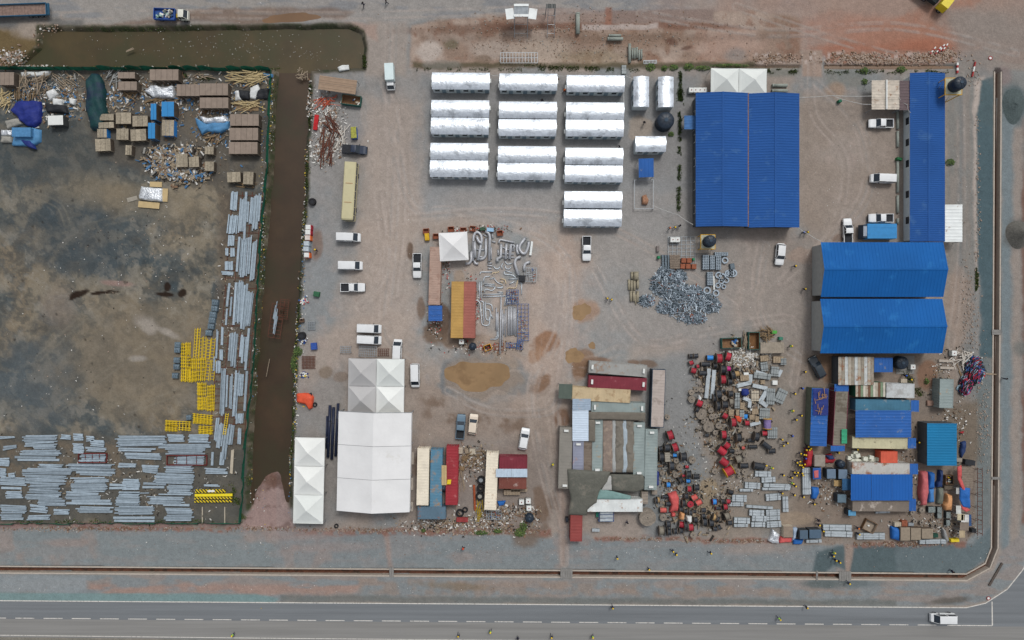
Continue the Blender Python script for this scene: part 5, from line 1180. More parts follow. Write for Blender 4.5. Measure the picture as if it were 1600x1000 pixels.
# ---------------------------------------------------------------- pipe yard
pipem = M('pipe_silver', (178, 180, 184), .45, .3, var=.1, scale=1.5, rndv=.08); pipet = M('pipe_tan', (198, 180, 150), .5, .1); pipeb = M('pipe_small', (186, 194, 200), .45, .25, rndv=.08)
UB = [0]
def spool(pts, r, lb, gr, ox, oy, mt=None, z=None, sm=True, flange=True):
    P = [W(ox + x / 8, oy + y / 8) for x, y in pts]; cx = sum(p[0] for p in P) / len(P); cy = sum(p[1] for p in P) / len(P); z = (z or r) + .02
    if gr == gB and 'thin bent' in lb or 'short pipe' in gr:
        mx_, my_ = sum(p[0] for p in pts) / len(pts), sum(p[1] for p in pts) / len(pts); lb = lb.replace('bent', ['', '', 'straight', 'once bent', 'twice bent', 'thrice bent', 'hooked', 'looping', 'winding'][min(8, len(pts))]) + ', ' + ('upper ' if my_ < (650 if oy > 400 else 780) * (.5 if oy > 400 else 1) else 'lower ') + ('left' if mx_ < 800 else 'middle' if mx_ < 960 else 'right') + (' lying flat' if abs(pts[0][0] - pts[-1][0]) > abs(pts[0][1] - pts[-1][1]) else ' upright')
    if 'pipe bundle' in gr: lb += ', ' + ORD[UB[0]] + ' from the left'; UB[0] += 1
    t_ = thing('pipe_spool', lb, 'pipe', cx, cy, 0, 0, gr)
    Q = [(p[0] - cx, p[1] - cy, z) for p in P]
    part('pipe', MB().tube(Q, r, 10 if r > .2 else 7, None, sm and len(Q) > 2), mt or pipem, t_, True)
    if flange and r > .1:
        for a, b_ in ((Q[0], Q[1]), (Q[-1], Q[-2])):
            d = (Vector(b_) - Vector(a)).normalized() * .07; part('flange', MB().cyl(a, Vector(a) + d, r * 1.3, 12), steel, t_)
gA = 'large silver duct spools of the pipe yard'; gB = 'thin pipe spools of the pipe yard'
big = [([(633, 545), (640, 230), (665, 185), (700, 185), (735, 220), (745, 280), (725, 380), (695, 535)], 'tall hairpin duct, leftmost in the pipe yard'), ([(540, 580), (590, 575), (610, 540), (612, 420)], 'hooked duct at the tent corner'),
       ([(655, 540), (655, 575), (700, 580)], 'short bent duct below the leftmost hairpin'), ([(790, 180), (830, 195), (845, 240), (835, 545)], 'crook topped duct at the left block edge'), ([(795, 260), (795, 470), (770, 515), (715, 525)], 'duct bending left at its foot inside the left block'),
       ([(680, 235), (700, 300), (745, 330)], 'short curved duct inside the hairpin'), ([(1150, 315), (965, 275), (955, 320)], 'slanting duct on top of the middle block'), ([(985, 330), (980, 500), (930, 520), (940, 550)], 'duct with a left foot in the middle block'), ([(1050, 325), (1040, 520)], 'straight upright duct in the middle block'),
       ([(1125, 345), (1105, 350), (1090, 520)], 'right upright duct in the middle block'), ([(1120, 345), (1155, 350), (1130, 400)], 'small elbow at the right of the middle block'), ([(1290, 255), (1215, 350), (1210, 400), (1250, 455), (1290, 450), (1325, 360), (1330, 300)], 'loop shaped duct at the upper right of the pipe yard'),
       ([(1190, 330), (1175, 400), (1200, 460)], 'curved duct hugging the loop'), ([(1230, 495), (1170, 510), (1150, 570), (1200, 720)], 'long cranked duct below the loop'), ([(1345, 555), (1285, 575), (1270, 610), (1275, 665)], 'quarter bend duct below right of the loop'), ([(655, 300), (660, 500)], 'straight duct nested in the hairpin')]
for i, (p, lb) in enumerate(big): spool(p, .29 if i not in (6, 10) else .2, lb, gA, 660, 340, z=.3 + .25 * (i % 2))
for i, p in enumerate([[(680, 400), (770, 405)], [(760, 210), (810, 240)], [(870, 200), (880, 260)], [(1000, 370), (1030, 385)], [(990, 450), (1140, 460)], [(990, 495), (1150, 500)], [(945, 400), (950, 470)], [(1050, 400), (1150, 410)], [(870, 300), (915, 310)], [(860, 370), (860, 520)], [(700, 490), (760, 495)], [(820, 570), (870, 570)], [(815, 600), (875, 605)], [(820, 635), (865, 640)]]):
    spool(p, .17, 'short silver pipe length under the ducts', 'short pipe lengths under the ducts', 660, 340, z=.17)
smA = [[(890, 610), (910, 640), (950, 645), (970, 610)], [(1010, 570), (985, 600), (1000, 640)], [(1030, 545), (1060, 590), (1125, 570)], [(1030, 600), (1045, 645), (1090, 645), (1105, 610)], [(720, 710), (725, 680), (870, 680)], [(765, 800), (770, 740), (850, 735)], [(1025, 670), (1020, 710), (1140, 720), (1170, 765)],
       [(1040, 665), (1120, 690)], [(890, 750), (930, 810), (1000, 840)], [(775, 830), (905, 835)], [(780, 850), (905, 860)], [(770, 930), (790, 890), (880, 920), (915, 860)], [(710, 800), (712, 1025)], [(735, 800), (735, 1025)], [(850, 770), (900, 750)], [(940, 870), (980, 885), (1010, 870)], [(1150, 800), (1090, 830)], [(1080, 770), (1190, 765)], [(940, 930), (1010, 935)], [(1210, 820), (1250, 820)], [(1240, 820), (1240, 960)]]
for p in smA: spool(p, .12, 'thin bent pipe in the upper tangle of the pipe yard', gB, 660, 340, pipeb)
for p in [[(875, 715), (880, 690), (950, 685), (960, 665)], [(970, 765), (1035, 770), (1045, 840)], [(970, 800), (1020, 810)], [(1050, 960), (1060, 875), (1170, 885), (1190, 780)]]: spool(p, .12, 'cream coloured bent pipe in the upper tangle', 'cream pipes', 660, 340, pipet)
smB = [[(665, 235), (700, 240), (720, 270), (745, 545), (835, 550), (850, 400), (840, 345), (780, 345)], [(720, 240), (765, 250), (765, 515)], [(785, 250), (795, 470), (830, 490), (840, 440)], [(800, 275), (870, 285), (875, 365)], [(850, 400), (880, 460)], [(755, 190), (1040, 180)], [(765, 160), (1010, 155)], [(945, 380), (950, 700), (925, 720), (850, 720)], [(1050, 180), (1025, 300)], [(1075, 190), (1045, 300)], [(1190, 380), (1185, 680)], [(935, 400), (935, 690), (910, 700)], [(930, 75), (970, 80), (1010, 60)], [(1200, 350), (1190, 440)]]
for p in smB: spool(p, .13, 'thin bent pipe in the lower tangle of the pipe yard', gB, 660, 440, pipeb)
spool([(985, 190), (970, 895)], .16, 'longest straight pipe standing out below the pipe yard', gB, 660, 440, z=.5)
for i, (x, y0, y1) in enumerate([(925, 325, 600), (945, 380, 620), (1000, 350, 800), (1020, 400, 655), (1045, 340, 685), (1075, 310, 670), (1095, 300, 670), (1115, 305, 668), (1135, 312, 665), (1152, 320, 660), (1168, 320, 680)]):
    spool([(x, y0), (x - 4, y1)], .15, 'straight silver pipe in the upright bundle', 'upright pipe bundle of the pipe yard', 660, 440, z=.15 + .12 * (i % 2))
# small crates, racks and boxes around the pipe yard
def mbx(px, py, wpx, dpx, h, ang, mat, name, lb, cat, lid=None, z=0, group=None, slats=0):
    k = (H - h) / H / S
    t_ = thing(name, lb, cat, *W(px, py, h), R(ang), z, group)
    w, d = wpx * k, dpx * k
    part('body', MB().frus(0, 0, 0, w, d, w * .97, d * .97, h), mat, t_)
    if slats:
        for i in range(slats):
            if w >= d: part('slat', MB().box(-w / 2 + w * (i + .5) / slats, 0, h, w / slats * .84, d * .98, .05), lid or mat, t_)
            else: part('slat', MB().box(0, -d / 2 + d * (i + .5) / slats, h, w * .98, d / slats * .84, .05), lid or mat, t_)
    else:
        part('lid', MB().frus(0, 0, h, w * .99, d * .99, w * .9, d * .9, .06), lid or mat, t_)
    return t_
def openbin(px, py, wpx, dpx, h, ang, mat, inner, name, lb, cat, fill=None):
    t_ = thing(name, lb, cat, *W(px, py, h), R(ang)); w, d = wpx / S, dpx / S
    part('floor', MB().box(0, 0, 0.05, w - .15, d - .15, .08), inner, t_)
    for s in (-1, 1):
        part('side_wall', MB().box(0, s * (d / 2 - .05), 0, w, .1, h), mat, t_); part('end_wall', MB().box(s * (w / 2 - .05), 0, 0, .1, d - .21, h), mat, t_)
        part('inner_side', MB().box(0, s * (d / 2 - .115), .14, w - .26, .03, h - .2), inner, t_); part('inner_end', MB().box(s * (w / 2 - .115), 0, .14, .03, d - .3, h - .2), inner, t_)
    if fill:
        for i in range(fill): part('rubbish', MB().box(rnd.uniform(0, w * .38), rnd.uniform(-d * .3, d * .3), .14 + rnd.uniform(0, .5), rnd.uniform(.2, .7), rnd.uniform(.2, .5), .15, rnd.uniform(0, 3), rnd.uniform(-.4, .4)), rnd.choice([whitep, darkin, M('ln_blue', (60, 110, 170)), tanm]), t_)
    return t_
rustb = M('rust_box', (140, 84, 62), .9, var=.3, scale=3)
for x, y, a, lb in [(704.5, 358, 5, 'left of the tent corner, under a white sheet'), (738.5, 357, -5, 'right of the tent above the hairpin duct'), (781, 364, 8, 'at the end of the row above the pipe yard'), (681, 369, 0, 'at the left edge of the square tent'), (724, 359.5, 3, 'at the tent top edge'), (665.5, 361, 4, 'above the yellow bin')]:
    openbin(x, y, 9.5, 8, .8, a, rustb, rustb, 'rusty_bin', 'rust brown open bin ' + lb, 'bin')
mbx(667, 370, 7, 11, .9, 4, M('yellow_bin', (200, 160, 40)), 'yellow_bin', 'yellow bin below the rusty bin left of the tent', 'bin')
openbin(762, 543, 11.5, 9, .8, 22, M('yellow_rim', (212, 152, 44)), M('bin_brown', (84, 48, 36)), 'skip_bin', 'tilted bin with a yellow orange rim and brown inside', 'bin')
mbx(766, 359, 11, 6, .9, -5, M('machine_red', (112, 50, 60)), 'welding_machine', 'dark red machine with a pale blue cover above the pipe yard', 'machine', lid=M('cover_ice', (150, 186, 214)))
mbx(754, 357.5, 9, 5, .9, 0, M('machine_green', (60, 84, 66)), 'generator', 'dark green generator above the hairpin duct', 'generator')
mbx(830, 388, 3.4, 22, .6, -7, whites, 'white_trough', 'long white slatted box standing at the right fence of the pipe yard', 'box', slats=8)
blr = M('rack_blue', (60, 90, 140)); 
def steelrack(x0, y0, x1, y1, lb, mat, nx_=4, ny_=3, h=.8, ang=0, inner=None):
    cx, cy, w, d = rect(x0, y0, x1, y1, h); t_ = thing('pipe_rack', lb, 'rack', cx, cy, R(ang))
    for i in range(nx_ + 1): part('rail', MB().box(-w / 2 + w * i / nx_, 0, h - .08, .09, d, .08), mat, t_)
    for j in range(ny_ + 1): part('crossbar', MB().box(0, -d / 2 + d * j / ny_, h - .17, w, .09, .08), mat, t_)
    for sx in (-1, 1):
        for sy in (-1, 1): part('leg', MB().box(sx * w / 2, sy * d / 2, 0, .1, .1, h - .1), mat, t_)
    if inner:
        for i in range(inner): part('stored_piece', MB().box(rnd.uniform(-w * .4, w * .4), rnd.uniform(-d * .4, d * .4), h, rnd.uniform(.3, .8), .14, .12, rnd.choice([0, 1.57]) + rnd.uniform(-.2, .2)), rnd.choice([rustb, blr, steel]), t_)
    return t_
steelrack(792, 453, 810, 475, 'blue and rust storage rack in the middle of the pipe yard', blr, 5, 5, .7, 0, 22)
steelrack(809, 475, 826, 532, 'narrow blue rack along the right fence of the pipe yard', blr, 3, 9, .7, 0, 14)
steelrack(820, 418, 838, 440, 'grey rack of thin rods near the right fence of the pipe yard', steel, 7, 2, .8, -3, 10)
steelrack(808, 530, 817, 546, 'blue rack with rusty plates below the pipe yard', blr, 3, 4, .8, -8, 10)
steelrack(791, 536, 807, 543, 'low blue grey rack lying left of the rusty plate rack', blr, 5, 1, .5, -2, 4)
steelrack(772, 536, 787, 547, 'brown wooden frame below the upright pipe bundle', rustb, 2, 2, .3, 0)
mbx(816, 435, 9, 10, .9, 0, M('black_heap', (38, 36, 34)), 'black_crate', 'black crate with a green bag at the right of the pipe yard', 'crate', lid=darkin)
steelrack(782, 21 * 4 - 2, 840, 98, 'long grey steel frame of bars lying on the muddy ground at the top', steel, 12, 2, .6, 0)
# round black tanks and IBCs
tankm = M('tank_black', (38, 48, 60), .4, var=.12)
def tank(px, py, dpx, h, lb, base=0.0, mat=tankm):
    x, y = W(px, py, base + h); t_ = thing('water_tank', lb, 'tank', x, y, 0, base); r = dpx / S / 2 * (H - h - base) / H
    part('body', MB().tube([(0, 0, 0), (0, 0, h * .2), (0, 0, h * .82)], r, 24), mat, t_, False)
    for k in range(4): part('hoop', MB().ring(0, 0, h * (.12 + .2 * k), r + .05, r - .02, .07, 24), mat, t_)
    d = MB(); d.grid(lambda u, v: (r * math.cos(u * math.pi / 2) * math.cos(2 * math.pi * v), r * math.cos(u * math.pi / 2) * math.sin(2 * math.pi * v), h * .82 + h * .18 * math.sin(u * math.pi / 2)), 5, 24); part('dome', d, mat, t_, True)
    for k in range(8):
        a = k * math.pi / 4; part('rib', MB().tube([(r * .98 * math.cos(a), r * .98 * math.sin(a), h * .83), (r * .7 * math.cos(a), r * .7 * math.sin(a), h * .96), (r * .25 * math.cos(a), r * .25 * math.sin(a), h + .0)], .05, 4), mat, t_)
    part('lid', MB().cyl((0, 0, h - .02), (0, 0, h + .1), r * .25, 12), M('tank_lid', (60, 74, 88)), t_); return t_
tank(1041, 187, 27, 3.0, 'large round dark water tank with ribbed dome below the short cabins')
tank(1411.5, 567, 20, 2.2, 'round black water tank on a brown slab below the blue halls')
tank(1316, 726, 12, 1.6, 'small round black tank left of the white boxes')
tank(693, 763, 9.5, 2.6, 'small round dark tank standing between the blue and red containers')
tank(827.5, 811, 13, 1.8, 'round navy tank beside the bushes below the stacked containers')
tank(738, 541.5, 11, 2.2, 'dark blue drum tank below the terracotta container')
def tower(px, py, dpx, h, base, lb, gl, wpx):
    x, y = W(px, py, base + h); s_ = wpx / S / 2
    t_ = thing('tank_stand', gl, 'tank stand', x, y); ym = M('stand_yellow', (200, 156, 60)); part('platform', MB().box(0, 0, base - .12, 2 * s_, 2 * s_, .1), M('stand_deck', (176, 176, 156)), t_)
    for sx in (-1, 1):
        part('edge_beam', MB().box(0, sx * s_, base - .2, 2 * s_ + .12, .14, .22), ym, t_); part('edge_beam', MB().box(sx * s_, 0, base - .2, .14, 2 * s_ - .15, .22), ym, t_)
        for sy in (-1, 1): part('post', MB().box(sx * (s_ - .1), sy * (s_ - .1), 0, .14, .14, base - .2), ym, t_)
        part('brace', MB().tube([(sx * (s_ - .1), -s_ + .1, .2), (sx * (s_ - .1), s_ - .1, base - .3)], .05, 5), steel, t_)
    tank(px, py, dpx, h, lb, base)
tower(1503, 128, 20, 2.6, 5.5, 'black water tank on the tall yellow stand right of the long blue shed', 'tall yellow steel stand beside the upper end of the long blue shed', 25)
tower(1111, 376, 18, 2.2, 2.6, 'black water tank on the low yellow stand above the scrap heap', 'low yellow steel stand with a side deck above the scrap heap', 22)
m = MB(); m.box(0, 0, 0, 3.9, 3.9, .12); solo('concrete_pad', m, concd, 'brownish concrete pad under the black tank below the halls', 'pad', *W(1414, 570))
m = MB(); m.box(0, 0, 0, 3.6, 3.6, .1); solo('concrete_pad', m, concrete, 'pale concrete pad under the low yellow stand', 'pad', *W(1098, 382))
cage = M('cage_steel', (170, 174, 176), .4, .4)
def ibc(px, py, s_, lb, top=None, ang=0, gr=None, mat=None, side=None):
    t_ = thing('bulk_tote', lb, 'tote tank', *W(px, py, 1.2), R(ang), 0, gr); k = s_ / S * .98
    part('bottle', MB().frus(0, 0, .15, k * .94, k * .94, k * .9, k * .9, 1.0), side or mat or whitep, t_); part('top', MB().frus(0, 0, 1.15, k * .9, k * .9, k * .8, k * .8, .06), mat or whitep, t_)
    c = MB()
    for i in range(4):
        for s in (-1, 1): c.box(s * k / 2, -k / 2 + k * i / 3, .1, .04, .04, 1.1); c.box(-k / 2 + k * i / 3, s * k / 2, .1, .04, .04, 1.1)
    part('cage', c, cage, t_); part('pallet', MB().box(0, 0, 0, k, k, .12), darkin, t_); part('cap', MB().cyl((0, 0, 1.2), (0, 0, 1.27), .12, 8), M('cap_red', (120, 40, 36)), t_)
for x, y, lb in [(1051.5, 374.5, 'left of two white totes on the bar mat above the scrap heap'), (1059, 374.5, 'right of two white totes on the bar mat above the scrap heap'), (1427, 573.5, 'white tote beside the black tank below the halls'), (815, 785, 'white tote with a blue top at the left of three'), (825.5, 783.5, 'upper right white tote of three near the navy tank'), (826.5, 794.5, 'lower right white tote of three near the navy tank'),
                 (721, 534, 'white tote under the end of the ochre container'), (1491.5, 552, 'white tote at the right of the lower blue hall'), (1080.5, 140.5, 'first white tote in the row behind the large shed'), (1087, 140.5, 'second white tote in the row behind the large shed'), (1094, 140.5, 'third white tote in the row behind the large shed'), (1101, 140.5, 'fourth white tote in the row behind the large shed')]:
    ibc(x, y, 8.6, lb)
gre = M('porta_side_red', (170, 40, 56)); gor = M('porta_side_orange', (226, 110, 50)); ggr = M('porta_side_grey', (150, 162, 170)); tpk = M('porta_top_pale', (206, 196, 188)); tgy = M('porta_top_grey', (180, 190, 196))
for i, (y, sd__, tp) in enumerate([(355, gre, whitep), (363, gre, whitep), (371.5, gor, tpk), (380.5, ggr, tgy), (389, ggr, tgy), (398.5, gor, whitep)]):
    x = 481.5 - i * .5 + (0 if i not in (3, 4) else -1.5); t_ = thing('water_cube', f"pale topped cube tank with {'red' if sd__ is gre else 'orange' if sd__ is gor else 'grey'} side, {['top','second','third','fourth','fifth','bottom'][i]} in the row by the canal", 'tank', *W(x, y, 1.8), 0, 0, 'row of cube tanks beside the canal')
    part('body', MB().box(0, 0, 0, 1.15, 1.05, 1.7), sd__, t_); part('top', MB().frus(-.05, 0, 1.7, 1.12, 1.04, .9, .8, .18), tp, t_); part('door', MB().box(.59, 0, .15, .03, .8, 1.4), sd__, t_)

# ---------------------------------------------------------------- cable drums
redc = M('cable_red', (160, 42, 56), .55, var=.14, scale=4, rndv=.12); blk = M('cable_black', (46, 50, 56), .5, var=.4, scale=5, rndv=.25); bluc = M('cable_blue', (46, 128, 200), .5, var=.1); wood = M('drum_wood', (130, 121, 110), .9, var=.25, scale=3, rndv=.15); fldark = M('drum_flange_dark', (92, 84, 76), .9, var=.35, scale=3, rndv=.35); magc = M('cable_magenta', (180, 40, 120), .5); purc = M('cable_purple', (128, 112, 158), .6); salm = M('cable_salmon', (196, 92, 84), .6); greyc = M('cable_grey', (130, 124, 112), .8, var=.2); yelf = M('flange_yellow', (196, 150, 40)); marf = M('flange_maroon', (104, 44, 52)); tanc = M('cable_tan', (170, 140, 96), .7)
CC = {'r': redc, 'k': blk, 'b': bluc, 'm': magc, 'p': purc, 's': salm, 'g': greyc, 't': tanc, 'y': bluc}
CN = {'r': 'red', 'k': 'black', 'b': 'bright blue', 'm': 'magenta', 'p': 'purple', 's': 'salmon', 'g': 'grey', 't': 'tan'}
_dm = {}
def drum(px, py, dpx, wpx, ang, c, lb, fl=None, z=0, ring=True):
    """cable drum standing on its flanges, axis horizontal at ANG degrees from east"""
    q = .86 if c == 'k' else 1; r = dpx / S / 2 * 1.12 * q; w = wpx / S * q * .95; t_ = thing('cable_drum', lb, 'cable drum', *W(px, py, r), R(ang), z, 'cable drums of the drum yard'); fl = fl or (fldark if c != 'p' else yelf)
    key = (round(r, 1), round(w, 1), c, fl.name)
    if key not in _dm:
        cm = MB()
        n = 16; segs = 6
        o_pts = [(-w / 2 + w * i / segs, 0, 0) for i in range(segs + 1)]
        for i in range(segs): cm.cyl((o_pts[i][0], 0, r), (o_pts[i + 1][0], 0, r), r * (.80 + .03 * (i % 2)), n)
        f = MB(); f.cyl((-.045, 0, 0), (.045, 0, 0), r, 22); hb = MB(); hb.cyl((-.09, 0, 0), (.09, 0, 0), .12, 8)
        _dm[key] = (cm.mesh('cable', CC[c]), f.mesh('flange', fl), hb.mesh('hub', darkin))
    a = _dm[key]; part('cable', a[0], None, t_)
    for s in (-1, 1):
        q = part('flange', a[1], None, t_, loc=(s * (w / 2 + .06), 0, r)); part('hub', a[2], None, q)
    return t_
_dd = {}
def disc(px, py, dpx, lb, h=.9, lid=None):
    """drum lying flat: planked flange on top"""
    r = dpx / S / 2; t_ = thing('cable_drum', lb, 'cable drum', *W(px, py, h), rnd.uniform(0, 3), 0, 'cable drums of the drum yard')
    key = (round(r, 1), h, (lid or wood).name)
    if key not in _dd:
        fl = []
        n = max(3, int(2 * r / .25)) if r < 1.0 else 7
        for i in range(n):
            y0, y1 = -r + 2 * r * i / n, -r + 2 * r * (i + 1) / n - .02; h0, h1 = math.sqrt(max(0, r * r - y0 * y0)), math.sqrt(max(0, r * r - y1 * y1)); m_ = MB()
            ym = (y0 + y1) / 2; hm_ = math.sqrt(r * r - ym * ym); P = [(-h0, y0), (h0, y0), (hm_, ym), (h1, y1), (-h1, y1), (-hm_, ym)]
            m_.add([(x, y, h - .08 + .01 * (i % 2)) for x, y in P] + [(x, y, h + .01 * (i % 2)) for x, y in P], [tuple(range(6))[::-1], tuple(range(6, 12))] + [(k, (k + 1) % 6, (k + 1) % 6 + 6, k + 6) for k in range(6)]); fl.append(m_.mesh('flange_board', lid or wood))
        core = MB().cyl((0, 0, .08), (0, 0, h - .1), r * .6, 14).mesh('core', blk); bot = MB().cyl((0, 0, 0), (0, 0, .08), r, 18).mesh('lower_flange', wood); hub = MB().cyl((0, 0, h), (0, 0, h + .04), .13, 8).mesh('hub', darkin)
        _dd[key] = (fl, core, bot, hub)
    fl, core, bot, hub = _dd[key]
    for m_ in fl: part('flange_board', m_, None, t_)
    part('core', core, None, t_); part('lower_flange', bot, None, t_); part('hub', hub, None, t_)
DR = [(1123, 560, 15, 8.5, 0, 'r', 'large upright one at the top of the yard'), (1136.5, 557, 14, 8, -18, 'r', 'tilted one at the top right beside the white litter'), (1109, 559, 8, 10, 0, 'b', 'small one left of the large red drum'), (1080, 567, 7, 6, 20, 'r', 'small one at the upper left edge'), (1090, 572.5, 6, 4, 10, 'r', 'tiny one right of the edge drum'), (1083, 579, 9, 8, -15, 'r', 'small one at the left edge below the tiny one'),
      (1102, 569, 8, 16, 0, 'k', 'long one above the two grey troughs'), (1098, 583, 9, 13, 0, 'k', 'long one left of the grey troughs'), (1138, 576, 8, 6, 0, 'm', 'small one right of the black drum'), (1129, 577, 16, 8, 0, 'k', 'tall one left of the magenta drum'), (1151, 584, 9, 7, 10, 't', 'round one beside the wooden crate'), (1144.5, 586, 15, 6, 12, 'k', 'narrow one left of the tan drum'),
      (1129, 593, 14, 8, 0, 'r', 'middle upright one right of the troughs'), (1140, 596, 12, 7, 5, 'k', 'one right of the middle red drum'), (1122, 616, 16, 9, 0, 'k', 'large one right of the trough ends'), (1117, 571, 10, 6, 5, 'k', 'one below the large red drum'), (1132, 632, 13, 10, 0, 'k', 'dark one above the red drum pair'), (1121, 634, 17, 6, 0, 'k', 'tall narrow one at the middle'),
      (1092, 630, 11, 9, -25, 'r', 'one with a torn white wrap at the left edge'), (1132, 649.5, 9, 8, -30, 'r', 'small tilted one above the lower middle'), (1145, 660, 14, 7.5, 0, 'r', 'upright one beside the orange sheet'), (1166.5, 661, 8, 7, 0, 'r', 'small one below the blue box'), (1199, 662, 12, 15, 90, 'p', 'one with a yellow flange by the grey net bale'), (1194, 677, 8, 8, 0, 'r', 'small one left of the white bale'),
      (1130, 679, 13, 7.5, 0, 'r', 'upright one right of the stacked discs'), (1137, 685.5, 8, 7, 10, 'k', 'small one right of the upright red drum'), (1153.5, 683.5, 15, 8, 0, 'k', 'spool shaped one alone at the centre right'), (1181, 682, 16, 8, -12, 'k', 'curved big one right of the centre'), (1173, 688, 7, 12, 0, 'k', 'low long one left of the curved big one'), (1176, 698, 7, 15, 0, 'k', 'low long one below the curved big one'),
      (1134.5, 695.5, 11, 9, -38, 'r', 'upper tilted one of the red chain'), (1127, 704, 12, 14, -38, 'r', 'second and longest tilted one of the red chain'), (1130, 721, 12, 14, -38, 'r', 'third tilted one of the red chain'), (1138.5, 736, 15, 13, 28, 'r', 'bottom big one of the red chain with a yellow rim'), (1197, 696, 10, 18, -38, 'k', 'long slanting one beside the hose coil'), (1205, 704.5, 9, 13, 0, 'k', 'one at the end of the long slanting drum'),
      (1185, 728, 13, 19, -10, 'k', 'long tilted one beside a worker'), (1162, 727.5, 9, 15, 0, 'k', 'low long one left of the long tilted drum'), (1154, 717, 12, 9, 20, 'g', 'tilted one above the low long black drum'), (1047, 680, 15, 8.5, 17, 'r', 'upper one right of the camp cabin'), (1054.5, 699, 14, 8, 17, 'r', 'lower one right of the camp cabin'), (1054, 711.5, 6, 6, 0, 'b', 'tiny one below the camp side red drums'), (1067.5, 713.5, 15, 10, 0, 'k', 'large one right of the tiny blue drum'),
      (1042, 699.5, 13, 9, 0, 'k', 'one left of the lower camp side red drum'), (1032, 701, 9, 6, 10, 'k', 'dark one nearest the cabin wall'), (1033.5, 714, 15, 8, 0, 'k', 'big one nearest the cabin wall'), (1049, 728, 15, 8, 0, 'k', 'large one below the grey crate'), (1073, 729.5, 5, 5, 0, 'r', 'tiny one left of the pale disc'), (1068, 743.5, 4.5, 4.5, 0, 'r', 'tiniest one lower down'), (1075.5, 741, 13, 8, 0, 'k', 'one left of the low lying black drum'), (1087.5, 744.5, 9, 11, 0, 'k', 'low lying one at the middle of the yard'),
      (1044, 757.5, 8, 6, 0, 'b', 'small one below the cabin corner'), (1075, 751.5, 6, 6.5, 0, 'b', 'small one above the red one in the lower yard'), (1076.5, 764, 9, 6, 0, 'r', 'small one left of the black spool'), (1088, 761.5, 11, 8, 0, 'k', 'spool shaped one in the lower yard'), (1064, 750, 12, 6, 25, 'k', 'tilted one left of the small blue drum'), (1072, 775, 11, 6, 0, 'k', 'narrow one left of the salmon drums'), (1068, 786, 12, 5, 0, 'k', 'second narrow one left of the salmon drums'),
      (1085, 777, 9, 9, 28, 's', 'upper one of two'), (1092, 785, 9, 9, 28, 's', 'lower one of two'), (1116, 784, 9, 6, 0, 'b', 'one with a maroon flange'), (1036, 797, 8, 10, 0, 's', 'dull one left of the red tarpaulin'), (1040, 776, 6, 12, 0, 'k', 'low one left of the red tarpaulin'), (1045, 787, 8, 10, 0, 'k', 'one beside the red tarpaulin'), (1025, 782, 10, 4, 0, 'k', 'narrow one beside the timber boxes'), (1028.5, 781, 9, 3, 0, 't', 'narrow one beside the timber boxes'),
      (1033, 829, 14, 7, 0, 'g', 'leftmost of the bottom row'), (1044, 819, 11, 7, 0, 'k', 'second of the bottom row, upper'), (1045, 831, 12, 6, 0, 'k', 'second of the bottom row, lower'), (1055, 830, 11, 6, 0, 'k', 'third of the bottom row'), (1064, 829, 10, 6, 0, 'k', 'fourth of the bottom row'), (1064.5, 819.5, 10, 8, -12, 'r', 'one with a tan top in the bottom row'), (1079, 824, 11, 7, 0, 'r', 'one with a white cloth on it in the bottom row'), (1071, 822, 16, 5, 0, 'k', 'tall narrow one in the bottom row'),
      (1086.5, 812, 10, 6, 0, 'k', 'one right of the white cloth'), (1078.5, 801, 9, 5, 0, 'k', 'one above the white cloth'), (1071, 799, 9, 5, 0, 'k', 'one below the salmon drums'), (1085, 799, 6, 5, 0, 'k', 'small one below the salmon drums'), (1064, 796, 10, 5, 0, 'k', 'one right of the red tarpaulin foot'), (1099, 797, 8, 7, 0, 'k', 'spool alone on the sandy patch'), (1099, 806, 8, 6, 0, 'k', 'one below the lone spool'), (1100.5, 815.5, 13, 7, 0, 'k', 'larger one below the lone spool'),
      (1111, 817, 12, 7, 0, 'k', 'one leaning on a brown drum'), (1115, 808, 11, 4, -20, 't', 'brown leaning one'), (1121, 811, 11, 4, -25, 'k', 'dark leaning one right of the brown'), (1117, 826, 7, 6, 0, 'k', 'small one at the foot of the yard'), (1124, 824, 9, 5, 25, 'k', 'tilted one at the foot of the yard'), (1136, 806, 11, 7, 20, 'g', 'worn brown one left of the tray bundles'), (1140, 817, 8, 8, 0, 'k', 'one below the worn brown drum'),
      (1141, 768.5, 8, 9, -20, 'k', 'tilted one above the metal trays'), (1133, 792, 9, 6, 5, 'r', 'one beside the metal trays'), (1137.5, 783.5, 7, 6, 0, 'r', 'small one with pale caps beside the metal trays'), (1129, 783, 9, 6, 10, 'k', 'one left of the small capped red drum'), (1122, 794, 6, 9, 0, 'k', 'low one below the maroon flanged drum'), (1079, 556.5, 7, 6, 0, 'k', 'small one at the top left corner'), (1087, 556, 7, 7, 0, 'k', 'second small one at the top left corner'), (1089, 640, 11, 5, -30, 'k', 'narrow one below the torn white wrap'), (1104, 680, 6, 7, 0, 'k', 'small one left of the stacked discs foot'),
      (1152, 688 - 38, 4, 4, 0, 's', 'tiny orange tinted one near the wooden boxes'), (1143, 704.5, 7, 8, 0, 'k', 'small one right of the red chain'), (1116, 600 + 22, 14, 6, 0, 'k', 'narrow one under the trough ends'), (1141, 615, 10, 7, 0, 'k', 'one left of the white grey boxes'), (1142, 628, 10, 6, 0, 'g', 'dull one left of the steel boxes'), (1129, 610, 8, 8, 10, 'k', 'one with a pale blue scrap on it'), (1134, 583, 8, 5, 0, 'k', 'small one under the magenta drum'), (1161, 700, 5, 5, 0, 's', 'tiny orange one left of the planked disc')]
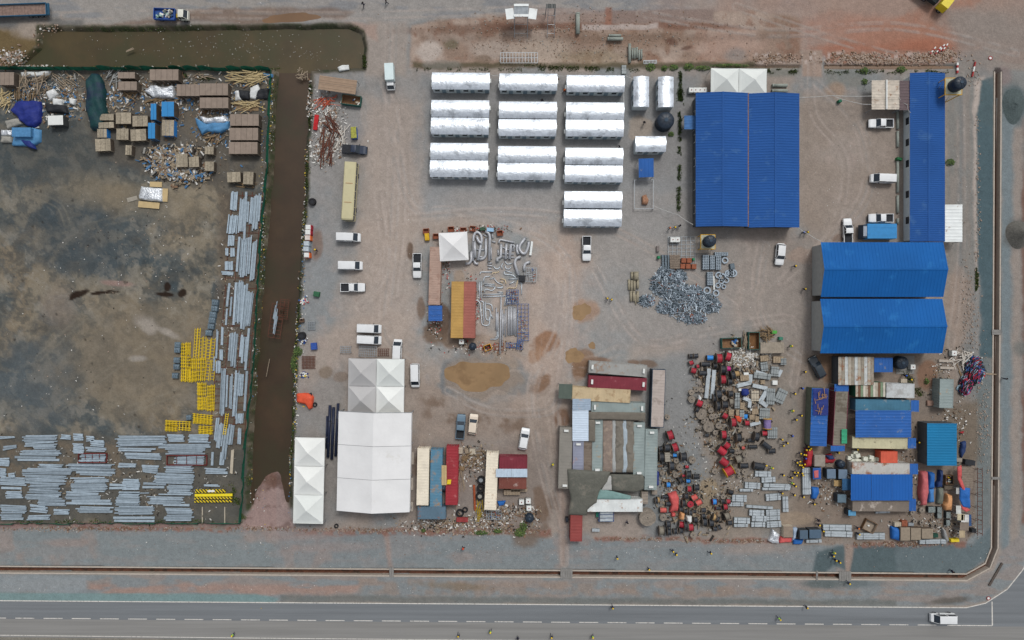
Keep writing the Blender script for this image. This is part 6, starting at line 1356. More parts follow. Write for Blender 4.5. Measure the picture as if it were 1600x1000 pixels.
for px, py, d_, w_, a_, c_, lb in DR:
    drum(px, py, d_, w_, a_, c_, f'{CN[c_]} cable drum, {lb}', fl=marf if 'maroon' in lb else (yelf if 'yellow' in lb else None))
DI = [(1081, 613.5, 9, 'in the left pile, upper'), (1088, 608.5, 8, 'in the left pile, right of the upper one'), (1095.5, 609, 8, 'with reddish boards in the left pile'), (1081, 624, 11, 'with a brown rim at the foot of the left pile'), (1101, 633.5, 9, 'above the large planked disc'), (1096, 647, 17, 'large planked disc left of the centre'), (1107.5, 667, 17, 'large ringed disc below the planked one'), (1111, 641, 9, 'on the wooden pile, upper'), (1112, 651, 9, 'on the wooden pile, middle'),
      (1104, 656, 7, 'between the two large discs'), (1118, 676, 8, 'at the lower right of the ringed disc'), (1098.5, 659, 6, 'small at the left of the pile'), (1123, 665, 10, 'greyish right of the ringed disc'), (1140, 676, 6, 'small silvery beside the red drum'), (1165, 709.5, 10, 'planked right of the orange tinted drum'), (1163.5, 737, 9, 'lying below the low long black drum'), (1117, 736, 9, 'alone on the gravel left of the red chain'), (1082, 719, 11, 'pale alone on the gravel'), (1057, 720, 7, 'below the tiny blue drum'), (1061.5, 730, 10, 'greyish below the pale small one'),
      (1056, 742, 9, 'in the lower left group'), (1063, 762, 9, 'above the narrow black drums'), (1012, 809, 26, 'largest disc beside the red tarpaulin yard'), (1036.5, 808.5, 11, 'right of the largest disc'), (1079, 788, 10, 'red rimmed beside the salmon drums'), (1144, 741, 6, 'small silvery below the red chain'), (1155, 744, 6, 'small below the red chain, right'), (1164, 748, 5, 'smallest reddish'), (1083, 836, 9, 'leaning at the bottom edge'), (1043, 652, 8, 'alone right of the upright pink container'), (1153, 736, 7, 'beside the bottom big red drum'), (1035, 739, 7, 'among the rubbish beside the cabin'), (1131, 600 + 8, 6, 'tiny silvery right of the troughs'), (1132, 622, 7, 'silvery above the dark drum'), (1134, 631, 6, 'silvery at the edge of the dark drum'), (1130, 776, 7, 'brownish left of the capped red drum'), (1118, 650, 8, 'at the right of the wooden pile')]
for px, py, d_, lb in DI: disc(px, py, d_, 'flat lying wooden cable drum ' + lb, .9 if d_ < 20 else 1.6, redc if 'red rimmed' in lb else None)
# ---------------------------------------------------------------- galvanised trays, ducts, boxes
galv = M('tray_galvanised', (176, 184, 188), .5, .3, var=.14, scale=2, fine=.1, rndv=.08); galvd = M('tray_dull', (140, 146, 146), .6, .2, var=.16, rndv=.08)
def tray(x0, y0, x1, y1, lb, ang=0, h=.7, mat=None, n=None, mode='slat'):
    cx, cy, w, d = rect(x0, y0, x1, y1, h); t_ = thing('cable_tray_bundle', lb, 'tray bundle', cx, cy, R(ang), 0, 'bundles of galvanised trays'); mat = mat or galv
    part('stack', MB().box(0, 0, .1, w, d, h - .18), galvd if mat is galv else mat, t_)
    k = n or max(2, int(min(w, d) / .42)); lng = w >= d
    for i in range(k):
        mb = MB()
        if lng: y = -d / 2 + d * (i + .5) / k; mb.box(0, y, h - .08, w * rnd.uniform(.96, 1.0), d / k * .86, .08 + .03 * (i % 2))
        else: x = -w / 2 + w * (i + .5) / k; mb.box(x, 0, h - .08, w / k * .86, d * rnd.uniform(.96, 1.0), .08 + .03 * (i % 2))
        part('tray', mb, mat, t_)
    for s in (-1, 1): part('strap', MB().box(s * w * .28 if lng else 0, 0 if lng else s * d * .28, h + .035, .07 if lng else w, d if lng else .07, .03), darkin, t_)
for x0, y0, x1, y1, a, lb in [(1180, 736, 1205, 745, -2, 'topmost in the lower yard'), (1190, 745.5, 1212, 754, 3, 'with blue end caps below the topmost'), (1164, 754, 1188, 763.5, -3, 'cross strapped left of the long pair'), (1193, 756, 1236, 761.5, -2, 'long upper one of the pair'), (1191, 762, 1235, 766, 0, 'long lower one of the pair'), (1156, 764, 1177, 768, 0, 'flat thin one below the cross strapped bundle'), (1197, 771.5, 1220, 782, 5, 'pale one between two workers'), (1144, 773.5, 1167, 784, -2, 'ribbed one right of the red capped drum'), (1140, 785, 1162, 791, 0, 'low one below the ribbed bundle'), (1166, 790.5, 1208, 794.5, -4, 'single long thin length on the ground'),
                              (1171, 797, 1194, 806, -2, 'upper left of the six stacked bundles'), (1197, 796.5, 1219, 806, 2, 'upper right of the six stacked bundles'), (1175, 806, 1198, 815, -2, 'middle left of the six stacked bundles'), (1198, 806.5, 1219, 813, 3, 'middle right of the six stacked bundles'), (1174, 816, 1196, 823.5, 0, 'lower left of the six stacked bundles'), (1198, 814.5, 1221, 824, 3, 'lower right of the six stacked bundles'), (1147, 809, 1172, 818, -2, 'dull one left of the six stacked bundles'), (1147, 819, 1169, 823.5, 0, 'lowest dull one'), (1223, 776, 1232, 800, 2, 'upright one right of the pale bundle'), (1254, 731, 1267, 773, 1, 'long upright one beside the blue sheets'),
                              (1286, 820, 1331, 829, -1, 'upper row of the long trays left of the crate'), (1289, 830, 1332, 839, -2, 'lower row of the long trays left of the crate'), (1339, 833, 1383, 843, 0, 'long white one below the tilted crate'), (1260, 843, 1284, 848, 1, 'thin white one under the dark grey boxes'), (1437, 843, 1479, 850, 1, 'grey blue pipes bundle at the lower right corner'), (1368, 799, 1391, 802, 2, 'small pale sheet leaning below the lowest container')]:
    tray(x0, y0, x1, y1, 'galvanised tray bundle, ' + lb, a)
for x0, y0, x1, y1, a, lb in [(1189, 566, 1200, 580, 8, 'slanting one below the white litter'), (1178, 583, 1205, 592, -7, 'long net topped one in the duct area'), (1205, 573, 1217, 588, -5, 'square one at the right of the duct area'), (1198, 607, 1211, 632, -4, 'ribbed upright one at the right of the duct area'), (1213, 608, 1228, 630, -25, 'tangled one at the right edge of the duct area'), (1220, 560, 1229, 570, 0, 'small striped one at the upper right of the duct area'), (1149, 614, 1156, 623, 0, 'small upper steel box pair'), (1148, 623, 1156, 638, 0, 'small lower steel box pair'),
                              (1187, 638, 1203, 655, -3, 'grey net bale with mottled top'), (1199, 668, 1215, 685, 0, 'whitish net bale with mottled top'), (1174, 611, 1186, 627, 0, 'beige plank stack in the duct area'), (1156, 641, 1163, 655, 0, 'two tone box left of the blue drum')]:
    tray(x0, y0, x1, y1, 'galvanised stack, ' + lb, a, .8, galvd if 'plank' not in lb else tanm)
for pts, w, lb in [([(1103.5, 622), (1108, 576)], .8, 'left one of the two long upright troughs in the drum yard'), ([(1112.5, 623), (1116, 578)], .8, 'right one of the two long upright troughs in the drum yard'), ([(1152, 603), (1172, 598), (1173, 586)], .8, 'cranked duct pointing up right'), ([(1176, 602), (1199, 607)], .8, 'straight duct slanting down right'), ([(1198, 611), (1188, 627), (1198, 634)], .9, 'cranked duct shaped like a knee'), ([(1162, 622), (1172, 626), (1171, 636)], .7, 'small knee duct beside the net bag'), ([(1181, 580), (1198, 585)], .5, 'short thin duct under the slanting tray'), ([(1216, 588), (1221, 578)], .7, 'short duct at the right edge'), ([(1172, 664), (1188, 660)], .7, 'broken looking duct beside the purple drum')]:
    P = [W(x, y, .6) for x, y in pts]; cx, cy = P[0]; t_ = thing('sheet_metal_duct', 'grey rectangular ' + lb, 'duct', cx, cy, 0, 0, 'rectangular sheet metal ducts')
    for a, b_ in zip(P, P[1:]):
        L_ = math.hypot(b_[0] - a[0], b_[1] - a[1]); part('duct_section', MB().box((a[0] + b_[0]) / 2 - cx, (a[1] + b_[1]) / 2 - cy, .05, L_ + (w * .35 if len(P) > 2 else 0), w, .6 + .01 * P.index(a), math.atan2(b_[1] - a[1], b_[0] - a[0])), galv, t_)
        part('joint_flange', MB().box(a[0] - cx, a[1] - cy, .03, .08, w + .12, .7, math.atan2(b_[1] - a[1], b_[0] - a[0])), galvd, t_)
# ---------------------------------------------------------------- tarpaulins and sheets
def tarpm(nm, rgb, **k): return M('tarp_' + nm, rgb, .65, var=.12, scale=1.2, bump=.35, bscale=2.2, **k)
t_dg = tarpm('dark_green', (22, 60, 62), stain=((28, 44, 66), .45, .25)); t_bl = tarpm('blue', (34, 50, 116)); t_lb = tarpm('light_blue', (80, 132, 174)); t_or = tarpm('orange', (206, 82, 52)); t_rd = tarpm('red', (190, 84, 82)); t_crim = tarpm('crimson', (158, 42, 50)); t_br = tarpm('brown', (106, 100, 90)); t_gn = tarpm('olive', (92, 92, 84), stain=((112, 108, 98), .2, .5)); t_wh = tarpm('white', (206, 208, 206)); t_az = tarpm('azure', (34, 96, 168)); t_tan = tarpm('tan', (200, 146, 100)); t_pk = tarpm('pink', (182, 96, 98)); t_bk = tarpm('black', (36, 38, 42)); t_tl = tarpm('teal', (116, 146, 142)); t_nv = tarpm('navy', (36, 56, 98)); t_st = tarpm('strip_brown', (116, 110, 100), stain=((92, 88, 80), .3, .7))
foilw = M('foil_wrap', (222, 226, 230), .3, .6, var=.2, scale=3, bump=.8, bscale=3.5)
def drape(name, lb, cat, pts, h, mat, base=0.0, wr=.12, skirt=True, group=None, rings=7, sub=5, flatness=4, parent=None, pname=None):
    zt = base + h; P = [Vector(W(x, y, zt)) for x, y in pts]; c = sum(P, Vector((0, 0))) / len(P)
    Q = []
    for a, b_ in zip(P, P[1:] + P[:1]):
        for k in range(sub): Q.append(a.lerp(b_, k / sub) - c)
    ph = [rnd.uniform(0, 6.3) for _ in range(8)]
    def wn(x, y): return math.sin(1.9 * x + 1.3 * y + ph[0]) * .5 + math.sin(-1.4 * x + 2.6 * y + ph[1]) * .35 + math.sin(4.1 * x + .7 * y + ph[2]) * .25 + math.sin(.9 * x - 5.2 * y + ph[3]) * .2
    mb = MB(); n = len(Q); mb.v.append((0, 0, zt + wr * wn(0, 0)))
    for r_ in range(1, rings + 1):
        t = r_ / rings
        for q in Q:
            j = 1 + .03 * math.sin(7 * math.atan2(q.y, q.x) + ph[4]) * t
            x, y = q.x * t * j, q.y * t * j; mb.v.append((x, y, base + h * (1 - .35 * t ** flatness) + wr * wn(x, y)))
    for k in range(n): mb.f.append((0, 1 + k, 1 + (k + 1) % n)); mb.m.append(0)
    R_ = rings
    if skirt:
        for k, q in enumerate(Q): mb.v.append((q.x * 1.04, q.y * 1.04, base))
        R_ += 1
    for r_ in range(R_ - 1):
        for k in range(n):
            a = 1 + r_ * n + k; b2 = 1 + r_ * n + (k + 1) % n; mb.f.append((a, a + n, b2 + n, b2)); mb.m.append(0)
    if parent is not None:
        o = part(pname, mb, mat, parent, True); o.location = (c.x - parent.location.x, c.y - parent.location.y, 0); return o
    return solo(name, mb, mat, lb, cat, c.x, c.y, 0, 0, group, True)
D = drape
# camp sheets
D('tarpaulin', 'big dark olive tarpaulin at the lower left of the camp', 'tarpaulin', [(888, 735), (953, 739), (950, 752), (936, 768), (932, 785), (917, 797), (917, 805), (889, 804), (893, 780), (889, 760)], .5, t_gn, 2.7, .08)
D('tarpaulin', 'dark olive tarpaulin with rounded end at the lower right of the camp', 'tarpaulin', [(955, 742), (1004, 743), (1007, 750), (1006, 764), (995, 769), (958, 767)], .5, t_gn, 2.7, .06)
D('tarpaulin', 'long dark brown sheet across the camp below the grey green container', 'tarpaulin', [(920, 644), (1007, 645), (1007, 657), (921, 655)], .3, t_br, 2.9, .03)
D('tarpaulin', 'short dark brown sheet running down beside the pale blue white roof', 'tarpaulin', [(920, 656), (930, 657), (930, 690), (920, 690)], .3, t_br, 2.9, .03)
D('tarpaulin', 'faded teal sheet above the white container in the camp', 'tarpaulin', [(938, 765), (958, 768), (985, 775), (985, 780), (932, 780)], .3, t_tl, 2.65, .03)
D('tarpaulin', 'grey white crumpled sheet between the two olive tarpaulins', 'tarpaulin', [(952, 744), (956, 744), (956, 766), (940, 766)], .3, tarpm('grey', (168, 168, 164)), 2.7, .06)
for x0, x1, m_, lb in [(942, 957, tarpm('rosy', (128, 114, 104), stain=((150, 134, 120), .3, .8)), 'rosy brown slatted sheet strip, leftmost inside the camp'), (957, 964, tarpm('dirty', (156, 158, 156)), 'pale blue white sheet strip inside the camp'), (962, 974, t_st, 'folded brown tarpaulin strip at the middle of the camp'), (973, 981, tarpm('ice', (158, 170, 178)), 'second pale sheet strip inside the camp'), (979, 991, t_st, 'folded brown tarpaulin strip beside the right grey green container')]:
    D('tarpaulin', lb, 'tarpaulin', [(x0, 658), (x1, 658), (x1 + rnd.uniform(-1, 1), 700), (x1, 737), (x0, 737), (x0 + rnd.uniform(-1, 1), 700)], .3, m_, 2.3 + .05 * (x0 % 3), .10)
for k, (x, y) in enumerate([(893, 757), (893, 792)]): pass
mbx(969, 807, 0.1, 0.1, .1, 0, steel, 'bolt_box', 'x', 'box') if False else None
# canopy frame rack under the white container
t_ = steelrack(936, 799, 959, 815, 'blue orange pipe frame with grey sheets below the white stained container', blr, 2, 3, 1.6)
for i in range(3): part('sheet', MB().box(0, -.7 + i * .75, 1.6, 2.7, .6, .08, 0, .06), galv, t_)
mbx(933.5, 804, 4, 8, .8, 0, M('green_box', (48, 120, 100)), 'green_box', 'small green box left of the pipe frame rack', 'box')
mbx(931, 828.5, 12, 4.5, .6, -2, galv, 'metal_bench', 'pale grey metal bench right of the small red roofed container', 'bench', slats=3)
mbx(886, 812.5, 4, 7, 1.0, 0, M('sign_dark', (40, 44, 52)), 'traffic_light_box', 'small dark box with coloured lamps left of the red roofed container', 'box')
mbx(1007.5, 778, 10, 20, 1.4, 0, tanm, 'timber_box', 'upright timber box at the right foot of the camp', 'timber box', M('timber_grey', (134, 124, 114), var=.2), slats=4)
mbx(1023, 767, 8, 12, 1.2, 0, tanm, 'timber_box', 'smaller timber box beside the black narrow drums', 'timber box', M('timber_grey', (0, 0, 0)), slats=3)
mbx(1043, 714.5, 8, 14, 1.4, 3, M('crate_grey', (150, 144, 132)), 'wooden_crate', 'pale grey slatted crate between two black drums', 'crate', slats=5)
mbx(1033.5, 831, 7, 11, 1.2, 0, M('crate_grey', (0, 0, 0)), 'wooden_crate', 'pale slatted crate in the bottom row of drums', 'crate', slats=5)
D('tarpaulin', 'upright blue tarpaulin against the right wall of the camp', 'tarpaulin', [(1025, 737), (1030, 738), (1030, 759), (1026, 759)], .9, t_bl)
D('tarpaulin', 'long red tarpaulin draped over drums at the bottom of the drum yard', 'tarpaulin', [(1045, 774), (1058, 770), (1062, 780), (1061, 792), (1060, 800), (1047, 801), (1050, 790), (1047, 781)], 1.5, t_rd, 0, .1)
D('tarpaulin', 'small red tarpaulin tail below the long one', 'tarpaulin', [(1050, 802), (1056, 802), (1056, 808), (1050, 808)], 1.1, t_rd)
D('white_cloth', 'white cloth lying over a drum in the bottom row', 'cloth', [(1074, 808), (1082, 808), (1082, 816), (1079, 819), (1074, 815)], 1.7, t_wh)
D('tan_cloth', 'tan sheet lying over a drum in the bottom row', 'cloth', [(1064, 801), (1071, 804), (1069, 814), (1063, 813)], 1.7, t_tan)
D('orange_sheet', 'orange sheet beside the lower middle red drum', 'sheet', [(1149, 650), (1161, 650), (1158, 661), (1151, 658)], .8, t_or)
D('net_bag', 'deep blue net bag in the duct area', 'bag', [(1159, 608), (1170, 608), (1172, 615), (1168, 619), (1160, 618)], 1.0, t_bl)
D('torn_wrap', 'torn white plastic over the red drum at the left edge', 'plastic wrap', [(1093, 617), (1097, 622), (1096, 627), (1091, 625)], 1.3, t_wh)
D('drum_cover', 'tiny bright blue cover beside the orange sheet', 'cover', [(1162, 648), (1169, 648), (1169, 655), (1162, 655)], .9, bluc)
for x, y, w, d, a, lb in [(1166, 585.5, 8, 7, 0, 'white boxes cluster below the litter'), (1157, 609, 6, 4, 0, 'white carton beside the blue net bag'), (1211, 598, 8, 7, 0, 'small white carton at the right of the duct area'), (1174.5, 640, 4, 3, 0, 'white carton on the pallets')]:
    mbx(x, y, w, d, .6, a, whitep, 'carton', lb, 'carton')
for x, y, w, d, lb in [(1163.5, 590.5, 14, 9, 'striped brown and blue wooden crate right of the black drums'), (1192, 597, 7, 6, 'small wooden crate under the net topped tray'), (1142.5, 645, 8, 10, 'brown crate beside the tiny red drum'), (1152.5, 645, 5, 9, 'beige pallet stack beside the brown crate'), (1160, 634, 7, 10, 'pallet box below the steel boxes'), (1180, 643, 10, 9, 'flat pallets in the duct area centre'), (1175, 652, 8, 8, 'open timber frame among the pallets'), (1183, 655, 6, 9, 'brown crate right of the open timber frame'), (1216, 562, 16, 10, 'brown mottled box pair at the upper right of the duct area'), (1194, 560, 12, 9, 'crumpled pale crate below the green trailer skip')]:
    mbx(x, y, w, d, .7, rnd.uniform(-5, 5), M('crate_brown', (134, 116, 96), .9, var=.3, scale=3), 'wooden_crate', lb, 'crate', M('crate_lid', (152, 136, 114), .9, var=.3, scale=3), slats=4)
# skips and trailer
skg = M('skip_green', (30, 84, 76), .6, var=.15); skin_ = M('skip_floor', (128, 98, 72), .9, var=.25, scale=3)
openbin(1143.5, 536, 31, 16, 1.3, 2, skg, skin_, 'skip', 'green open skip with brown floor and rubbish, left of two', 'skip', 14)
openbin(1178.5, 532.5, 17, 27, 1.4, 0, skg, M('skip_timber', (116, 84, 54)), 'skip', 'green skip standing upright with a blue sheet in its corner', 'skip')
openbin(548.5, 156, 30, 15, 1.2, -7, skg, skin_, 'skip', 'dark green skip with a tan floor near the canal junk', 'skip', 4)
mbx(1206.5, 543.5, 37, 17, 1.2, 1, tanm, 'slatted_trailer', 'trailer topped with grey brown slats right of the skips', 'trailer', M('slat_grey', (150, 140, 126), .9, var=.2), slats=14)
for x, y, w, d, c, lb in [(1210, 519, 8, 5, (80, 160, 70), 'bright green wheelbarrow above the slatted trailer'), (1220.5, 529, 6, 5, (60, 120, 100), 'teal green bin above the slatted trailer'), (494, 459.5, 9, 8, (50, 96, 68), 'green upturned bin near the canal edge'), (1313, 157.5, 5, 4, (40, 100, 76), 'small green bin at the centre of the car park'), (1406, 248, 8, 4, (40, 100, 60), 'green bin beside the long blue shed wall'), (1029.5, 402, 4, 4, (40, 120, 80), 'green gas bottle left of the scrap heap'), (1084, 405, 3.5, 3.5, (40, 120, 80), 'green gas bottle above the rusty boxes')]:
    t_ = mbx(x, y, w, d, .9, rnd.uniform(-15, 15), M('bin_%d' % int(x), c), 'rubbish_bin', lb, 'bin')
# ---------------------------------------------------------------- lower right stalls
mbx(1255.5 + 8, 716, 8, 30, 1.6, -3, t_crim, 'tarpaulin_roll', 'bright crimson tarpaulin bundle beside the crowd of workers', 'tarpaulin bundle') if False else D('tarpaulin', 'bright crimson tarpaulin over a bundle beside the crowd of workers', 'tarpaulin', [(1262, 703), (1271, 703), (1272, 710), (1269, 730), (1259, 730), (1261, 716)], 1.6, t_crim)
mbx(1281, 720, 17, 18, 1.6, 0, M('hut_top', (150, 142, 132)), 'hut', 'square grey topped hut with a rust ring right of the crimson tarpaulin', 'hut', M('hut_lid', (142, 134, 124), stain=((110, 76, 52), .12, 1.0)))
D('clothes_heap', 'heap of navy and red cloth beside the square hut', 'cloth heap', [(1290, 712), (1300, 709), (1306, 718), (1304, 724), (1290, 724)], .8, t_crim, 0, .2)
D('clothes_heap', 'navy cloth heap on top of the red one', 'cloth heap', [(1291, 712), (1303, 712), (1306, 718), (1296, 719)], 1.2, t_nv, 0, .2)
for x, y, w, d, lb, c in [(1276.5, 740, 13, 18, 'open blue box with pink hose beside the long tray bundle', (44, 84, 150)), (1299, 740.5, 14, 15, 'slate grey box, left of two left of the lower blue roof', (98, 116, 134)), (1317, 741, 14, 15, 'slate grey box, right of two left of the lower blue roof', (98, 116, 134)), (1315.5, 779, 14, 13, 'slate box with a blue end beside the lower blue roof', (92, 112, 124)), (1256, 835.5, 13, 14, 'small slate box of the pair at the bottom edge', (76, 94, 110)), (1274, 834.5, 19, 14, 'larger slate box of the pair at the bottom edge', (74, 94, 112)), (1331.5, 801.5, 12, 9, 'pale blue box at the corner of the lowest container', (86, 142, 176))]:
    mbx(x, y, w, d, 1.9, rnd.uniform(-1, 1), M('side_dark', (54, 58, 62)), 'equipment_box', lb, 'equipment box', M('lid_%d' % int(x), c, .6, var=.1))
D('hose_pile', 'pink hose lying coiled on the open blue box', 'hose', [(1272, 736), (1279, 735), (1279, 746), (1273, 747)], .12, t_pk, 2.0, .06)
D('tarpaulin', 'blue tarpaulin bundle right of the long upright trays', 'tarpaulin', [(1270, 762), (1280, 763), (1281, 772), (1277, 780), (1270, 780)], 1.0, t_az, 0, .15)
D('foil_sheet', 'crumpled silver sheet at the bottom edge', 'sheet', [(1208, 828), (1219, 836), (1218, 850), (1209, 850), (1202, 846), (1206, 838)], 1.1, foilw, 0, .2)
D('tarpaulin', 'small red tarpaulin at the bottom edge', 'tarpaulin', [(1221, 840), (1238, 841), (1237, 848), (1219, 849)], .8, t_rd)
D('tarpaulin', 'bright blue tarpaulin at the bottom edge right of the red one', 'tarpaulin', [(1240, 843), (1257, 844), (1253, 851), (1241, 851)], .7, t_az)
mbx(1231.5, 831, 15, 18, 1.2, 0, tanm, 'plywood_stall', 'brown plywood topped stall behind the small red tarpaulin', 'stall', M('ply_lid', (134, 120, 106)))
D('tarpaulin', 'pale blue grey cloth between the plywood stall and slate boxes', 'tarpaulin', [(1240, 826), (1247, 826), (1244, 842), (1239, 846)], 1.0, tarpm('cloudy', (150, 166, 186)))
# white boxes
k = 0
for x, y, z in [(1328, 716, 0), (1333, 713, 0), (1333, 720, .0), (1338, 711, .8), (1339, 719, 0), (1345, 721, 0), (1350, 716, .7), (1352, 721, 0), (1357, 717, 0), (1359, 714, .8), (1362, 720, 0), (1369, 718, 0), (1372, 717, .8), (1337, 707.5, 0)]:
    mbx(x, y, 7, 6, .8, rnd.uniform(-20, 20), M('foam_white', (206, 208, 194), .6, var=.08), 'white_carton', 'white carton, ' + ORD[k] + ' from the left in the pile beside the orange container', 'carton', z=z, group='pile of white cartons'); k += 1
canopy('roof', 'teal blue tarpaulin covered box left of the lower blue roof', 'shed', (1316, 748, 1330, 766), 2.2, M('teal_box', (44, 84, 120)), 'y', 1)
mbx(1309, 755, 12, 10, 1.0, 0, tanm, 'open_shelf', 'tan shelf of odds and ends below the slate boxes', 'shelf', M('shelf_tan', (164, 138, 96), var=.3, scale=4))
t_ = openbin(1359.5, 822.5, 19, 17, .9, -27, M('crate_edge', (110, 84, 60)), M('crate_in', (146, 134, 120)), 'open_crate', 'open square crate standing askew below the lowest container', 'crate'); part('white_box', MB().box(0, 0, .15, .45, .3, .2), whitep, t_)
# stalls around (1390-1530, 720-860)
D('tarpaulin', 'long red pink tarpaulin right of the lower blue roof', 'tarpaulin', [(1443, 739), (1452, 739), (1453, 770), (1450, 791), (1443, 791), (1440, 770)], 1.6, t_pk)
D('tarpaulin', 'long azure tarpaulin right of the red pink one', 'tarpaulin', [(1454, 739), (1462, 740), (1462, 764), (1453, 764)], 1.4, t_az)
D('tarpaulin', 'faded blue tarpaulin below the azure one', 'tarpaulin', [(1453, 765), (1461, 765), (1461, 785), (1453, 786)], 1.2, tarpm('fblue', (62, 118, 176)))
D('tarpaulin', 'grey green tarpaulin strip in the stall row', 'tarpaulin', [(1468, 763), (1476, 764), (1474, 788), (1466, 788)], 1.0, tarpm('greyg', (104, 108, 98)))
D('tarpaulin', 'orange tan sheets over a stall', 'tarpaulin', [(1482, 773), (1490, 775), (1489, 799), (1480, 798), (1477, 790), (1481, 785)], 1.3, t_tan)
D('tarpaulin', 'narrow navy tarpaulin above the stall row', 'tarpaulin', [(1470, 736), (1475, 736), (1474, 762), (1466, 762), (1466, 755), (1469, 752)], 1.2, t_nv)
D('tarpaulin', 'ragged blue tarpaulin over the far right scaffold', 'tarpaulin', [(1502, 762), (1517, 764), (1516, 780), (1517, 794), (1506, 792), (1501, 780)], .4, t_az, 2.2, .15)
D('tarpaulin', 'ragged red cloth on the far right scaffold', 'tarpaulin', [(1497, 731), (1503, 728), (1502, 745), (1510, 768), (1504, 764), (1498, 750)], .3, t_rd, 2.4, .15)
D('tarpaulin', 'ragged red scraps below the far right blue tarpaulin', 'tarpaulin', [(1502, 789), (1510, 793), (1517, 797), (1510, 800), (1504, 796)], .3, t_rd, 2.0, .12)
t_ = thing('scaffold_walk', 'tall scaffold walkway with many rungs along the far right stalls', 'scaffold', *W(1521, 780)); 
for i in range(15): part('rung', MB().box(0, 6.9 - i * .98, 1.9, 1.1, .07, .07), rackm, t_)
for s in (-1, 1):
    part('rail', MB().box(s * .5, 0, 2.0, .08, 14.4, .08), rackm, t_)
    for i in range(6): part('post', MB().box(s * .5, -6.8 + i * 2.7, 0, .08, .08, 2.0), rackm, t_)
mbx(1522, 829.5, 7, 6, 1.2, 0, darkin, 'dark_box', 'small black box at the foot of the far right scaffold', 'box')
canopy('roof', 'brown slatted roof at the upper right of the stalls', 'roof', (1503, 729, 1520, 762), 2.3, M('old_slats', (124, 112, 100), var=.2, scale=2), 'x', .5, posts=True)
for x0, y0, x1, y1, c, lb in [(1494, 790, 1502, 803, (190, 192, 186), 'pale'), (1496, 803, 1508, 813, (186, 176, 148), 'cream'), (1502, 804, 1514, 816, (198, 196, 190), 'white'), (1500, 816, 1514, 829, (128, 116, 104), 'brown'), (1499, 829, 1508, 840, (168, 152, 124), 'tan'), (1512, 804, 1518, 822, (52, 80, 120), 'blue'), (1494, 762, 1502, 772, (170, 170, 166), 'light grey')]:
    canopy('stall_roof', f'{lb} sheet over a stall bay of the far right scaffold', 'stall roof', (x0, y0, x1, y1), 2.1 + (x0 % 3) * .08, M('stall_' + lb.replace(' ', '_'), c, var=.2), 'y', .8, rz=R(rnd.uniform(-4, 4)))
t_ = openbin(1484, 750, 12, 14, .9, 0, M('crate_edge', (0, 0, 0)), darkin, 'fruit_crate', 'open crate of yellow and white pieces in the stall row', 'crate')
for i in range(24): part('piece', MB().box(rnd.uniform(-.6, .6), rnd.uniform(-.75, .75), .25, .22, .16, .2, rnd.uniform(0, 3)), rnd.choice([yelm, whitep, rustb]), t_)
mbx(1483, 762, 15, 6, .8, 0, M('bench_brown', (96, 86, 74)), 'workbench', 'dark brown bench below the open crate', 'bench')
for x, y, w, d, lb in [(1468, 797, 7, 9, 'upper dark glazed box in the stall row'), (1468, 806, 7, 8, 'lower dark glazed box in the stall row'), (1482, 805, 7, 10, 'rubbish filled box below the orange tan sheets'), (1481.5, 817, 6, 9, 'pale blue bagged box below the rubbish box'), (1456, 796.5, 11, 9, 'dark box beside the red pink tarpaulin foot')]:
    mbx(x, y, w, d, .9, 0, M('glazed_dark', (50, 54, 54)), 'glass_case', lb, 'box', M('glass_top', (116, 124, 122), .4, var=.5, scale=4))
for x, y, s_, lb in [(1436.5, 785.5, 6, 'pale beside the small blue awning'), (1426, 801, 7, 'grey lying below the awning'), (1441, 797, 9, 'silvery left of the dark box'), (1430, 815, 8, 'dark brown in the bottom group'), (1440, 816.5, 6, 'pale in the bottom group'), (1457, 822, 4.5, 'small, left of two below'), (1465, 822, 4, 'small, right of two below')]:
    disc(x, y, s_, 'at the lower right stalls, ' + lb, .7)
for x0, y0, x1, y1, lb in [(1407, 824, 1422, 845, 'with a blue tarpaulin on its left side'), (1423, 825, 1439, 844, 'middle of three at the bottom edge'), (1440, 826, 1458, 842, 'right of three with a white label')]:
    cx, cy, w, d = rect(x0, y0, x1, y1, 1.5); mbx((x0 + x1) / 2, (y0 + y1) / 2, x1 - x0, y1 - y0, 1.5, 0, M('ply_side', (96, 84, 72)), 'plywood_crate', 'big plywood crate ' + lb, 'crate', M('ply_top', (138, 126, 110), var=.15, scale=2))
D('tarpaulin', 'bright blue tarpaulin hanging on the left plywood crate', 'tarpaulin', [(1395, 824), (1407, 827), (1408, 846), (1396, 843)], 1.2, t_az)
mbx(1403, 819.5, 11, 7, .7, 0, tanm, 'wooden_crate', 'low brown crate above the plywood crates', 'crate', slats=3); mbx(1413.5, 818, 9, 9, .9, 0, rustb, 'wooden_crate', 'reddish brown crate above the plywood crates', 'crate', slats=3); mbx(1423.5, 819.5, 9, 5, .7, 0, steel, 'metal_box', 'grey blue metal box above the middle plywood crate', 'box')
mbx(1462, 837, 8, 6, .8, 0, M('dgreen', (30, 70, 58)), 'green_box', 'dark green box right of the plywood crates', 'box')
mbx(1492.5, 844.5, 13, 5, .8, 3, M('bright_yellow', (214, 190, 50)), 'yellow_trough', 'bright yellow trough at the lower right corner', 'trough')
D('tarpaulin', 'grey crumpled sheet standing near the yellow trough', 'tarpaulin', [(1474, 826), (1478, 828), (1484, 846), (1480, 848), (1475, 838)], .9, tarpm('ashen', (140, 140, 138)))
D('tarpaulin', 'blue tarpaulin bundle right of the turquoise shed', 'tarpaulin', [(1504, 692), (1511, 690), (1510, 706), (1504, 716), (1502, 706)], .8, t_nv)
D('cloth', 'small red and blue cloth right of the turquoise shed', 'cloth', [(1499, 676), (1507, 674), (1505, 678)], .4, t_crim)
